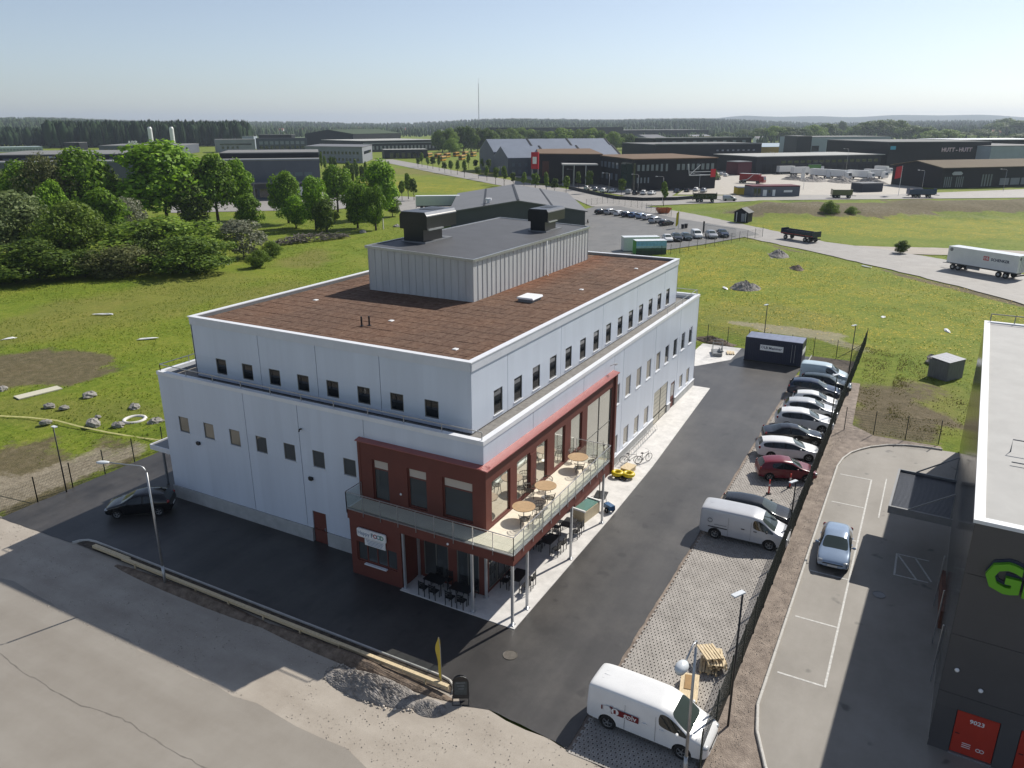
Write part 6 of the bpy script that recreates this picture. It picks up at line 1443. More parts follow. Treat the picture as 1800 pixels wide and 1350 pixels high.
# yellow buses in the depot behind the avenue
yb = paint('bus_yellow',(.50,.24,.01))
for k, pt in enumerate(((461, 335.5),(464.1, 329.4),(458.9, 317.6),(453.8, 306.2),(465, 305.6),(485.4, 310.6),(497.7, 310),(491.3, 298.9),(418.3, 278.8),(438.6, 276.1))):
    b_ = empty('yellow_bus', (*pt,0), R(20), 'yellow bus parked in the bus depot', 'bus', 'yellow buses in the depot')
    mb = MB(); mb.prof([(-1.27,.4),(1.27,.4),(1.27,3.0),(1.1,3.2),(-1.1,3.2),(-1.27,3.0)], -6, 6, 'x'); mb.build('body', yb, b_)
    mb = MB(); mb.bx(-5.8,5.8,-1.29,1.29,1.3,2.5); mb.bx(-6.02,6.02,-1.1,1.1,1.1,2.7); mb.build('window_band', cglass, b_)
    mb = MB(); mb.cyl((-3.4,-1.22,.48),(-3.4,1.22,.48),.48,n=12); mb.cyl((3.6,-1.22,.48),(3.6,1.22,.48),.48,n=12); mb.build('wheels', rubber, b_)

# ================================================================ TREES
def crown_mesh(name, seed, n, lobes, leaf, m, flat=.0, spread=1.0, low=-.9):
    """leaf clumps on and in a cluster of lobes, inside a unit crown (width 1, height 1, standing on z=0)"""
    rs = np.random.RandomState(seed); Lb_ = []
    for k in range(lobes):
        t = rs.rand(); z = .18+.68*t; env = math.sin(math.pi*min(1,(.12+.83*t)))**.7*.5
        a = rs.rand()*2*math.pi; r = env*math.sqrt(rs.rand())*.78*spread; s = .10+.13*rs.rand()
        Lb_.append((r*math.cos(a), r*math.sin(a), z, s))
    Lb_.append((0,0,.5,.26)); Lb_.append((0,0,.72,.2))
    Lb_ = np.array(Lb_); w = Lb_[:,3]**2; ix = rs.choice(len(Lb_), n, p=w/w.sum())
    d = rs.normal(size=(n,3)); d[:,2] = np.where(d[:,2] < low*.4, d[:,2]*.4, d[:,2]); d /= np.linalg.norm(d,axis=1)[:,None]
    rad = Lb_[ix,3]*(.72+.36*rs.rand(n)); c = Lb_[ix,:3]+d*rad[:,None]*np.array([1,1,.9])
    nrm = d+rs.normal(size=(n,3))*.45; nrm[:,2] += .25; nrm /= np.linalg.norm(nrm,axis=1)[:,None]
    t1 = np.cross(nrm, rs.normal(size=(n,3))); t1 /= np.linalg.norm(t1,axis=1)[:,None]; t2 = np.cross(nrm,t1)
    s1 = leaf*(.6+.8*rs.rand(n))[:,None]; s2 = s1*(.5+.4*rs.rand(n))[:,None]
    b_ = nrm*s1*.25
    P = np.stack([c-t1*s1, c-t2*s2+b_, c+t1*s1, c+t2*s2+b_],1).reshape(-1,3)
    F = np.arange(n*4).reshape(n,4)
    me = bpy.data.meshes.new(name); me.vertices.add(n*4); me.vertices.foreach_set('co', P.ravel()); me.loops.add(n*4); me.loops.foreach_set('vertex_index', F.ravel())
    me.polygons.add(n); me.polygons.foreach_set('loop_start', np.arange(0,n*4,4)); me.polygons.foreach_set('loop_total', np.full(n,4)); me.update(calc_edges=True); me.materials.append(m)
    return me
def trunk_mesh(name, seed, m, limbs=5):
    """unit height trunk with limbs"""
    rn = random.Random(seed); mb = MB(); mb.tube([(0,0,-.03),(.01,.0,.2),(.0,.01,.45),(.01,0,.75)], .03, 8, [.034,.026,.018,.008])
    for k in range(limbs):
        z = .22+.08*k; a = k*2.4+rn.random(); L_ = .26-.02*k
        mb.tube([(0,0,z),(L_*.5*math.cos(a),L_*.5*math.sin(a),z+.10),(L_*math.cos(a),L_*math.sin(a),z+.24)], .01, 6, [.014,.009,.004])
    return mb.mesh(name, m, True)
bark = mat('bark', (.065,.05,.04), .9, var=.3, scale=6)
lf_maple = leaf_mat('maple_leaves', (.045,.115,.006), (.28,.46,.03), .4)
lf_dark = leaf_mat('dark_leaves', (.035,.075,.008), (.15,.22,.025), .35)
lf_grey = leaf_mat('willow_leaves', (.065,.10,.03), (.20,.25,.09), .35)
lf_olive = leaf_mat('olive_scrub_leaves', (.055,.072,.020), (.165,.17,.06), .3)
lf_light = leaf_mat('light_green_leaves', (.065,.125,.012), (.24,.34,.04), .4)
lf_white = leaf_mat('blossom', (.10,.12,.06), (.34,.34,.25), .3)
CROWN = {'maple':[crown_mesh('crown',s,9000,30,.023,lf_maple) for s in (1,2,3)], 'dark':[crown_mesh('crown',s,6500,26,.025,lf_dark) for s in (4,5)],
 'willow':[crown_mesh('crown',6,8000,28,.019,lf_grey)], 'scrub':[crown_mesh('crown',7,7000,34,.020,lf_olive,spread=1.2),], 'light':[crown_mesh('crown',8,8000,32,.021,lf_light,spread=1.1)],
 'blossom':[crown_mesh('crown',9,3600,20,.024,lf_white,spread=1.1)], 'young':[crown_mesh('crown',10,700,7,.07,lf_dark,spread=.7), crown_mesh('crown',11,700,7,.07,lf_light,spread=.7)], 'bush':[crown_mesh('crown',12,7500,34,.021,lf_dark,spread=1.25)]}
TRUNK = [trunk_mesh('trunk',s,bark) for s in (1,2)]; STEM = trunk_mesh('trunk', 3, bark, 2)
tcount = [0]
def tree(px, width, height, kind, label, group=None, cb=.12, name=None, cat='tree'):
    """crown bottom at cb*height; px = position on the ground"""
    k = tcount[0]; tcount[0] += 1
    r_ = empty(name or {'maple':'maple_tree','dark':'leafy_tree','willow':'willow_tree','scrub':'scrub_bush','light':'leafy_tree','blossom':'blossom_bush','young':'young_tree','bush':'dense_bush'}[kind], (*px,0), k*1.3, label, cat, group)
    t = link('trunk', STEM if kind == 'young' else TRUNK[k % 2], r_); t.scale = (height*(.5 if kind == 'young' else .8),)*2+(height,)
    c = link('crown', CROWN[kind][k % len(CROWN[kind])], r_); c.location = (0,0,height*cb); c.scale = (width*1.2,width*1.2,height*(1-cb)*1.06)
    return r_
# the copse on the left: (place, width, height, kind, label, crown bottom)
LTW = [((97.5, 148.1),23.5,18.80,'maple','huge bright maple in the middle of the left copse',.1),
((108.3, 142.5),11.4,16.71,'maple','tall maple right of the huge maple',.12),
((114.5, 141.1),9.0,14.86,'maple','slender bright maple at the right end of the copse',.1),
((83.9, 158),14.4,17.52,'maple','bright maple behind the light green tree',.1),
((89.5, 158.5),8.9,15.25,'dark','darker tree between two maples at the back of the copse',.1),
((75.8, 166.7),13.7,15.40,'maple','bright maple left of the bare grey tree',.1),
((76.8, 160.6),9.3,16.72,'scrub','thin brownish tree with sparse twigs in the copse',.15),
((61.76, 135.36),6.4,13.50,'maple','narrow bright sapling in front of the brownish tree',.1),
((74.1, 176.2),10.9,13.99,'dark','tree at the left picture edge behind the willow',.1),
((65.7, 124.95),9.6,11.45,'maple','bright maple above the brown scrub',.08),
((51.92, 115.45),11.8,10.91,'light','large light green tree at the front of the copse',.03),
((48.79, 128.75),14.5,13.14,'willow','grey green willow at the left picture edge',.03),
((62.47, 103.21),18.4,7.97,'light','broad light green thicket below the huge maple',-.06),
((49.78, 99.05),9.4,4.71,'scrub','brownish scrub bush at the front of the copse',-.08),
((40.94, 109.33),12.8,6.25,'bush','dark bush under the willow',-.08),
((57.23, 91.64),12.3,5.95,'bush','dark bush at the right front of the copse',-.08),
((73.34, 96.2),8.8,6.61,'blossom','grey white blossoming bush standing alone',.02),
((46.82, 104.57),7.6,4.34,'bush','dark bush under the light green tree',-.08),
((57.5, 102.62),7.9,6.76,'bush','bush between brown scrub and broad thicket',-.06),
((36.24, 110.23),7.6,4.32,'light','low green bush at the left picture edge',-.08),
((100.8, 141.9),9.3,9.28,'dark','dark undergrowth tree below the huge maple',-.02),
((79.32, 136.34),7.1,8.33,'blossom','pale lilac bush deep inside the copse',0),
((75.32, 122.78),11.9,4.67,'bush','dark thicket below the trunk of the huge maple',-.05),
((49.78, 117.03),7.1,4.99,'bush','dark shade bush in the middle of the copse',-.05),
((101.75, 124.43),6.7,7.91,'maple','young maple by the blossoming bush',.05),
((116.7, 126.6),8.3,12.61,'maple','left maple of the middle tree group',.06),
((109.25, 116.96),6.7,7.50,'maple','small maple in front of the left maple of the middle group',.02),
((109.14, 110.56),7.4,11.52,'maple','pointed maple behind the log pile',.04),
((143.2, 133.2),8.3,12.77,'maple','tall maple at the back of the middle tree group',.1),
((116.24, 103.85),7.4,10.39,'maple','dense maple left of the rightmost pair',.03),
((135.6, 112.1),11.0,14.04,'maple','largest maple at the right of the middle tree group',.08),
((141.4, 112.4),4.5,4.86,'dark','small tree at the right edge of the middle group',.1),
((115.01, 97.39),5.3,9.92,'maple','slim maple in front of the largest middle maple',.04),
((108.03, 106.25),5.6,7.53,'dark','dark tree between the pointed and the dense maple',.02),
((66.69, 85.48),3.6,3.01,'light','low green shrub right of the blossoming bush',-.06),
((75.84, 91.52),3.4,2.90,'light','low green shrub at the left end of the log pile',-.06),
]

for (p, w, h, kd, lb, cb) in LTW: tree(p, w, h, kd, lb, None, cb, cat='bush' if kd in ('scrub','blossom','bush') else 'tree')

# rows of young street trees
for k, p in enumerate([(342.2, 245.2),(339.9, 237),(336.5, 231.2),(324.6, 219.1),(309.4, 205.5),(307, 200.2),(300.8, 192.5),(284.6, 178.4),(281, 168.5),(270.2, 157.7),(254.7, 144.5),(248.4, 137),(247.5, 132.3),(237.2, 122),(227.9, 112.4),(221.2, 104.7),(224.6, 103.2),(224.5, 98.5),(244.5, 102.5),(350.5, 216.5),(338, 204.8),(330.8, 196.2),(319.9, 185.4),(353.2, 250.1)]): tree(p, 2.6+.5*(k % 3), 5.6+.7*(k % 4), 'young', (f'young street tree, {ORD[k]} in the near avenue row from the bus depot' if k < 19 else 'young street tree in the second avenue row by the bus depot'), 'young trees along the avenue', .32)
for k, (p, lb) in enumerate((((225.3, 78),'young tree in front of the glass corner of the black office'),((202.5, 55.6),'young tree left of the orange skip'),((232.6, 93.2),'young tree at the bend of the avenue'),((179.9, 137.4),'young tree left of the pale trailer'),((181.8, 133.9),'second young tree behind the pale trailer'),((184.2, 137.9),'thin young tree between two others behind the pale trailer'))): tree(p, 3.2, 6.2+(k%3), 'young', lb, None, .3)
for k, p in enumerate([(230.5, 204.4),(242, 211.6),(224.7, 195),(238.3, 203.7),(224, 189.7),(234.7, 196.2),(259.3, 226.7),(260.9, 223.6),(276.3, 249),(296.4, 273.4),(290, 263.9),(307.9, 286.5)]): tree(p, 2.6, 7.5+.6*(k%3), 'young', 'slim poplar in the row behind the maples', 'poplar row behind the maples', .1)
tree((137.24, -13.26), 2.6, 2.4, 'dark', 'small round bush on the roadside left of the white trailer', None, .0, cat='bush'); tree((194.5, 6.9), 4, 4.2, 'light', 'pale willow bush on the earth bank', None, -.05, cat='bush'); tree((197.3, 1.6), 3.2, 2.8, 'light', 'small pale bush right of the willow bush on the bank', None, -.05, cat='bush')
tree((289.9, 64.3), 5, 6.5, 'light', 'pale tree at the right end of the black office', None, .1)
# trees between the far buildings
FT = [((551, 366.4),17.6,17.82,'dark'),
 ((553.7, 361.1),14.5,19.67,'light'),
 ((580.6, 370.5),14.0,19.97,'dark'),
 ((583.4, 365),14.0,20.45,'dark'),
 ((574.1, 351.5),13.7,20.51,'dark'),
 ((589.2, 353.5),14.0,19.47,'dark'),
 ((592, 348),13.9,18.98,'dark'),
 ((595, 342.1),12.9,17.53,'dark'),
 ((512.6, 330.6),12.5,12.65,'light'),
 ((654.2, 366.5),16.3,17.99,'dark'),
 ((689.8, 376.5),20.7,18.80,'light'),
 ((730.2, 384.7),21.7,19.11,'light'),
 ((735.6, 373.8),19.2,17.38,'light'),
 ((739.7, 365.6),19.2,16.22,'dark'),
 ((680.3, 314.2),25.6,19.00,'light'),
 ((687.5, 299.8),15.2,17.94,'light'),
 ((694, 287),21.0,18.97,'light'),
 ((698.2, 278.5),15.2,16.87,'dark'),
 ((672.4, 256),16.8,16.16,'light'),
 ((679.5, 241.8),12.4,14.15,'dark'),
 ((691.5, 254.2),11.5,13.94,'dark'),
 ((675.4, 324.2),15.1,15.86,'dark'),
 ((1049.4, 199.5),29.4,16.97,'dark'),
 ((1057.4, 183),32.9,19.77,'light'),
 ((1065.4, 166.5),33.0,18.35,'dark'),
 ((1073.4, 150),24.9,16.93,'dark'),
 ((1149.2, 146.7),30.1,20.94,'light'),
 ((1236.6, 139.2),37.9,22.30,'dark'),
 ((1562.6, 155.9),19.0,25.77,'dark'),
 ((1252.6, 105.7),34.5,19.10,'light'),
 ((1259.6, 90.9),42.3,25.40,'dark'),
 ((1268.5, 72.4),38.7,26.95,'dark'),
 ((1275.9, 56.9),42.7,26.93,'dark'),
 ((1280.8, 46.5),25.3,26.91,'dark'),
 ((1206.7, 27.1),36.8,19.34,'dark'),
 ((1141.7, 9.3),26.1,18.21,'dark'),
 ((1081.4, -1.6),33.0,14.58,'light'),
 ((1088.9, -17),33.2,15.88,'light'),
 ((1319.4, -34.3),40.1,11.09,'dark'),
 ((1329.9, -56.2),40.4,14.23,'dark'),
 ((1832.2, -105.9),49.8,30.87,'dark'),
 ((1691.3, -123.5),56.4,27.36,'dark'),
 ((1184.8, 247.7),27.7,14.44,'dark'),
 ((1172.2, 274.1),27.6,11.26,'dark'),
 ((1099.4, -38.4),33.6,9.28,'light'),
 ((1053.1, -63.6),40.3,8.79,'light'),
 ((1011.6, -86.3),38.8,11.91,'dark'),
 ((1197.4, 221.4),27.9,11.23,'light')]
for k, (p, w, h, kd) in enumerate(FT): tree(p, w, h, kd, 'leafy tree in the grove behind the bus depot' if k < 14 else ('leafy tree between the dark halls and the grey gables' if k < 22 else 'leafy tree in the far tree line on the right'), 'far grove trees' if k < 14 else ('trees between the far halls' if k < 22 else 'far tree line on the right'), .04)

# log pile in the meadow
lp = empty('log_pile', (*(86.22, 102.39),0), 0, 'long pile of weathered grey brushwood in front of the middle trees', 'log pile')
lgm = mat('weathered_wood', (.13,.115,.095), .85, var=.4, scale=4, isl=.35)
a, b = (83.96, 100.12), (101.62, 94.58); dx, dy = b[0]-a[0], b[1]-a[1]; rn = random.Random(5)
for part_ in range(2):
    mb = MB()
    for k in range(130):
        t = rn.random(); h = 1.5*math.sin(math.pi*(.12+.8*t))*rn.random(); an = rn.uniform(-.5,.5)+(1.0 if part_ else -.25); L_ = rn.uniform(1.2,3.2); o_ = rn.uniform(-1.3,1.3)*(1-h/2.2)
        x, y = dx*t-dy/20*o_*.9, dy*t+dx/20*o_*.9; d_ = Vector((math.cos(an),math.sin(an),rn.uniform(-.25,.35)))*L_/2
        z = max(h+.1, abs(d_.z)+.06); mb.tube([(x-d_.x,y-d_.y,z-d_.z),(x,y,z+rn.uniform(-.05,.1)),(x+d_.x,y+d_.y,z+d_.z)], rn.uniform(.035,.1), 5)
    tag(mb.build('branches', lgm, lp, fix=False), kind='stuff')
mb = MB(); mb.prof([(-.12,0),(.12,0),(.1,2.6),(-.1,2.6)], -.1, .1, 'x'); o = top('stone_post', mb, concrete, 'grey upright stone post beside the slim maple', 'post'); o.location = (*(117.47, 97.11),0)
for k, (p, lb) in enumerate((((110.43, 97.59),'pale boulder at the foot of the slim maple'),((122.36, 96.89),'pale boulder out on the grass right of the maples'))):
    mb = MB(); mb.blob((0,0,.2),1.0,.8,.6,80+k,.18); o = top('boulder', mb, rockm, lb, 'boulder'); o.location = (*p,0)

# ================================================================ GRASS AND FLOWERS (uncountable)
def scatter(n, region, seed):
    rs = np.random.RandomState(seed); u = rs.uniform(region[0],region[1],n); v = rs.uniform(region[2],region[3],n)
    # keep what lies ahead of the camera
    du, dv = u+30.35, v+18.16; f_ = du*math.cos(YAW)+dv*math.sin(YAW); s_ = du*math.sin(YAW)-dv*math.cos(YAW)
    k = (f_ > 20) & (np.abs(s_) < f_*.78) & ~any_paved(u,v); u, v = u[k], v[k]
    return u, v, rs
def ground_z(u, v):
    iu = np.clip(np.round((u-gu[0])/2).astype(int),0,nU-1); iv = np.clip(np.round((v-gv[0])/2).astype(int),0,nV-1); return Z[iu,iv]
def tufts(name, n, region, seed, hmin, hmax, m, label, keep):
    u, v, rs = scatter(n, region, seed); w = keep(u, v, rs); u, v = u[w], v[w]; k = len(u); z = ground_z(u,v)-.04
    P = []; 
    for j in range(3):
        a = rs.rand(k)*2*math.pi; h = rs.uniform(hmin,hmax,k); r = h*.35; lx, ly = rs.normal(size=k)*h*.3, rs.normal(size=k)*h*.3
        p0 = np.stack([u+np.cos(a)*r,v+np.sin(a)*r,z],1); p1 = np.stack([u-np.cos(a)*r,v-np.sin(a)*r,z],1); p2 = np.stack([u+lx,v+ly,z+h],1); P.append(np.stack([p0,p1,p2],1))
    P = np.concatenate(P).reshape(-1,3); nf = len(P)//3
    me = bpy.data.meshes.new(name); me.vertices.add(len(P)); me.vertices.foreach_set('co',P.ravel()); me.loops.add(len(P)); me.loops.foreach_set('vertex_index',np.arange(len(P)))
    me.polygons.add(nf); me.polygons.foreach_set('loop_start',np.arange(0,nf*3,3)); me.polygons.foreach_set('loop_total',np.full(nf,3)); me.update(calc_edges=True); me.materials.append(m)
    tag(link(name, me), label, 'grass', kind='stuff')
gl = leaf_mat('grass_blades', (.13,.19,.020), (.30,.33,.06), .55); gw = leaf_mat('weed_blades', (.13,.14,.04), (.30,.26,.11), .5)
nosoil = lambda u, v, rs: (spots(u,v,SOIL) < .5) & (spots(u,v,PALE) < .5) & (vnoise(u,v,3,31)*.6+vnoise(u,v,9,32)*.6 > .42+.3*rs.rand(len(u))*.6)
tufts('meadow_grass', 70000, (-6,125,32,125), 21, .06, .20, gl, 'tufted meadow grass left of the building', nosoil)
tufts('meadow_grass', 60000, (40,150,-62,60), 22, .05, .18, gl, 'tufted meadow grass right of the building', nosoil)
tufts('verge_weeds', 9000, (34,62,-24,-13.5), 23, .05, .16, gw, 'dry weeds beside the wire fence', lambda u, v, rs: vnoise(u,v,2.2,33)+rs.rand(len(u))*.5 > .75)
def flowers(name, n, region, seed, lst, m, label, size):
    u, v, rs = scatter(n, region, seed); w = spots(u,v,lst,.2)*(vnoise(u,v,2.5,41)*.7+vnoise(u,v,7,42)*.6-.15) > rs.rand(len(u))*.75; u, v = u[w], v[w]; k = len(u); z = ground_z(u,v)+rs.uniform(.05,.22,k); s = size*rs.uniform(.6,1.3,k)
    P = np.stack([np.stack([u-s,v,z],1),np.stack([u,v-s,z+s*.3],1),np.stack([u+s,v,z],1),np.stack([u,v+s,z+s*.3],1)],1).reshape(-1,3)
    me = bpy.data.meshes.new(name); me.vertices.add(k*4); me.vertices.foreach_set('co',P.ravel()); me.loops.add(k*4); me.loops.foreach_set('vertex_index',np.arange(k*4)); me.polygons.add(k); me.polygons.foreach_set('loop_start',np.arange(0,k*4,4)); me.polygons.foreach_set('loop_total',np.full(k,4)); me.update(calc_edges=True); me.materials.append(m)
    tag(link(name, me), label, 'flowers', kind='stuff')
flowers('dandelions', 75000, (60,250,-75,70), 51, YEL, mat('dandelion_yellow', (.60,.42,.01), .7), 'yellow dandelions in the right meadow', .085)

# loose stones on the verges
def stones(name, n, region, seed, smin, smax, m, label, ok):
    rs = np.random.RandomState(seed); u = rs.uniform(region[0],region[1],n); v = rs.uniform(region[2],region[3],n); w = ok(u,v); u, v = u[w], v[w]; k = len(u); s = smin+(smax-smin)*rs.rand(k)**4
    base = np.array([(1,0,0),(0,1,0),(-1,0,0),(0,-1,0),(0,0,.8),(0,0,-.5)],float); P = base[None]*rs.uniform(.6,1.3,(k,6,1))*s[:,None,None]+np.stack([u,v,s*.2],1)[:,None]
    F = np.array([(0,1,4),(1,2,4),(2,3,4),(3,0,4),(1,0,5),(2,1,5),(3,2,5),(0,3,5)])[None]+(np.arange(k)*6)[:,None,None]; P = P.reshape(-1,3); F = F.reshape(-1,3); nf = len(F)
    me = bpy.data.meshes.new(name); me.vertices.add(len(P)); me.vertices.foreach_set('co',P.ravel()); me.loops.add(nf*3); me.loops.foreach_set('vertex_index',F.ravel()); me.polygons.add(nf); me.polygons.foreach_set('loop_start',np.arange(0,nf*3,3)); me.polygons.foreach_set('loop_total',np.full(nf,3)); me.update(calc_edges=True); me.materials.append(m)
    tag(link(name, me), label, 'stones', kind='stuff')
stm = mat('loose_stone', (.42,.375,.32), .85, isl=.5)
stones('loose_stones', 9000, (-11.9,-7.4,-14,32), 91, .008, .035, stm, 'loose stones scattered over the roadside gravel', lambda u, v: vnoise(u,v,1.1,92)+vnoise(u,v,3,93)*.6 > .72)
stones('loose_stones', 6000, (-8,34,-14.5,-13.5), 94, .008, .03, stm, 'loose stones along the gravel strip by the fence', lambda u, v: vnoise(u,v,.8,95) > .3)
stones('rubble_stones', 1500, (-9.5,-7.6,-2.8,3.6), 96, .02, .10, stm, 'rough stones lying on the gravel heap by the edging', lambda u, v: ((u+8.55)/.9)**2+((v-.9)/2.7)**2 < 1.1)

# ================================================================ FAR WOODS AND HILLS
def wood(name, pos, hmin, hmax, m, label, seed, conifer=.5, base=None):
    """many small rough trees as one mass"""
    rs = np.random.RandomState(seed); k = len(pos); h = rs.uniform(hmin,hmax,k); con = rs.rand(k) < conifer; r = np.where(con,h*.11,h*.19)*rs.uniform(.8,1.25,k); z0 = base if base is not None else np.zeros(k)
    n = 6; lev = 5; A = np.linspace(0,2*math.pi,n,endpoint=False); rows = []
    pr_c = np.array([[.5,.10],[1.0,.18],[.72,.45],[.40,.72],[.05,1.0]]); pr_d = np.array([[.35,.05],[.9,.30],[1.0,.58],[.72,.85],[.12,1.0]])
    V = np.zeros((k,lev,n,3))
    for l in range(lev):
        rr = np.where(con,pr_c[l,0],pr_d[l,0])*r; zz = np.where(con,pr_c[l,1],pr_d[l,1])*h
        jit = rs.uniform(.5,1.4,(k,n)); zj = rs.uniform(-.09,.09,(k,n))*h[:,None]
        V[:,l,:,0] = pos[:,0,None]+rr[:,None]*jit*np.cos(A); V[:,l,:,1] = pos[:,1,None]+rr[:,None]*jit*np.sin(A); V[:,l,:,2] = (z0+zz)[:,None]+zj
    idx_ = np.arange(k*lev*n).reshape(k,lev,n); nx = np.roll(idx_,-1,2)
    F = np.stack([idx_[:,:-1],nx[:,:-1],nx[:,1:],idx_[:,1:]],-1).reshape(-1,4); nf = len(F); P = V.reshape(-1,3)
    me = bpy.data.meshes.new(name); me.vertices.add(len(P)); me.vertices.foreach_set('co',P.ravel()); me.loops.add(nf*4); me.loops.foreach_set('vertex_index',F.ravel()); me.polygons.add(nf); me.polygons.foreach_set('loop_start',np.arange(0,nf*4,4)); me.polygons.foreach_set('loop_total',np.full(nf,4)); me.update(calc_edges=True); me.materials.append(m)
    return tag(link(name, me), label, 'wood', kind='stuff')
fw_dark = mat('far_conifer', (.020,.038,.016), .9, isl=.45, spec=.1); fw_mix = mat('far_mixed_wood', (.058,.088,.034), .9, isl=.5, spec=.1)
def polar(n, a0, a1, d0, d1, seed):
    """a = bearing right of the view axis in degrees, d = metres from the camera"""
    rs = np.random.RandomState(seed); a = YAW-np.radians(rs.uniform(a0,a1,n)); d = np.sqrt(rs.uniform(d0*d0,d1*d1,n)); return np.stack([-30.35+d*np.cos(a), -18.16+d*np.sin(a)],1), np.degrees(YAW-a), d
def hill(bear, d):
    """rolling ground under the far woods"""
    return 7+9*np.sin(bear*.16+.6)+5*np.sin(bear*.43+2)+np.clip((d-2600)/2600,0,1)*24
p_, b_, d_ = polar(4200, -30, -18, 950, 1300, 61); wood('pine_wood', p_, 16, 27, fw_dark, 'dark pine wood behind the white silos on the left', 62, .7)
p_, b_, d_ = polar(11000, -44, 44, 1500, 2700, 63); w_ = (vnoise(b_*20,d_,120,64) > .33) | (d_ > 2100); p_, b_, d_ = p_[w_], b_[w_], d_[w_]; wood('far_wood', p_, 9, 17, fw_mix, 'wooded ridge in the middle distance across the picture', 65, .25, np.clip(hill(b_,d_)*np.clip((d_-1700)/600,0,1),0,60)-1)
p_, b_, d_ = polar(13000, -46, 46, 2700, 4200, 66); wood('far_wood', p_, 12, 20, fw_mix, 'farthest wooded horizon behind the ridge', 67, .3, np.clip(hill(b_,d_),0,60)-1)
p_, b_, d_ = polar(1600, -44, -28, 1050, 1350, 68); wood('far_wood', p_, 12, 20, fw_dark, 'wood behind the yellow rape field on the far left', 69, .4)
p_, b_, d_ = polar(900, 8, 40, 900, 1400, 70); wood('far_wood', p_, 5, 11, fw_mix, 'scattered trees and hedges beyond the right halls', 71, .2)
# hill sheets under the woods
def hills(name, d0, d1, a0, a1, fn, m):
    aa = np.linspace(a0,a1,90); dd = np.linspace(d0,d1,14); V = []; 
    for d in dd:
        for a in aa: V.append((-30.35+d*math.cos(YAW-R(a)), -18.16+d*math.sin(YAW-R(a)), float(fn(a,d))))
    F = [(i*90+j, i*90+j+1, (i+1)*90+j+1, (i+1)*90+j) for i in range(13) for j in range(89)]
    me = bpy.data.meshes.new(name); me.from_pydata(V,[],F); me.polygons.foreach_set('use_smooth',[True]*len(F)); me.materials.append(m); tag(link(name, me), kind='structure')
hillg = mat('far_hill_ground', (.050,.070,.026), .9, var=.4, scale=.004, spec=.1)
hills('hills', 1700, 4600, -48, 48, lambda a, d: max(-.2, min(60, float(hill(np.array(a),np.array(d)))*min(1,(d-1700)/600))-.3), hillg)
hills('distant_hills', 7000, 9500, 2, 48, lambda a, d: max(-1, (62+26*math.sin(a*.11-1.0)+8*math.sin(a*.5)+5*math.sin(a*1.3))*math.sin(min(1,(d-7000)/1500)*math.pi/2)*min(1,(a-2)/14)), mat('distant_forest', (.03,.045,.03), .9, var=.3, scale=.01, spec=.1))
# fields
rape = mat('rape_field_yellow', (.50,.40,.03), .9, var=.15, scale=.02); fieldg = mat('green_field', (.085,.13,.035), .9, var=.2, scale=.01)
sheet('rape_field', [(521.8, 1079.6),(658.8, 1349.6),(841.2, 1296.5),(629.9, 991.5)], .4, rape)
sheet('crop_field', [(961.1, 1041.4),(1049.2, 854.1),(1522.9, 1235.9),(1321.1, 1443.3)], .3, fieldg); sheet('crop_field', [(1917.7, 102.3),(2509.8, -138.9),(2053.1, -202.2),(1209, -129.5),(1287.9, 31.8)], .3, fieldg); sheet('crop_field', [(1783.1, 404.7),(1813.4, 336.7),(2599, 489),(2559.6, 586.7)], .3, fieldg)

# ================================================================ FAR BUILDINGS
def pmat(name, c, r=.6): return mat(name, c, r, var=.08, scale=.15, spec=.2)
dk = pmat('dark_cladding', (.013,.014,.017)); dk2 = pmat('charcoal_cladding', (.024,.026,.031)); gy = pmat('grey_blue_cladding', (.115,.125,.15)); gy2 = pmat('light_grey_cladding', (.24,.25,.27)); bl = pmat('pale_blue_wall', (.34,.38,.44)); sed = pmat('sedum_brown_roof', (.16,.105,.065), .9); rgrey = pmat('grey_flat_roof', (.20,.20,.195), .8); rpale = pmat('pale_flat_roof', (.40,.40,.38), .8); solar = mat('solar_glass', (.21,.235,.28), .4, .2, var=.08, scale=.2); tin = pmat('grey_tin_roof', (.165,.165,.17), .55); wfar = glass_mat('far_window_glass', (.16,.19,.22), .12, 1.5); wdk = glass_mat('far_dark_glass', (.02,.025,.03), .08, 1.6); brick = pmat('red_roof_tile', (.28,.10,.06), .8)
def quad_pts(N, L_, R_):
    n, l, r = Vector((*N,0)), Vector((*L_,0)), Vector((*R_,0)); return n, l, r, l+(r-n)
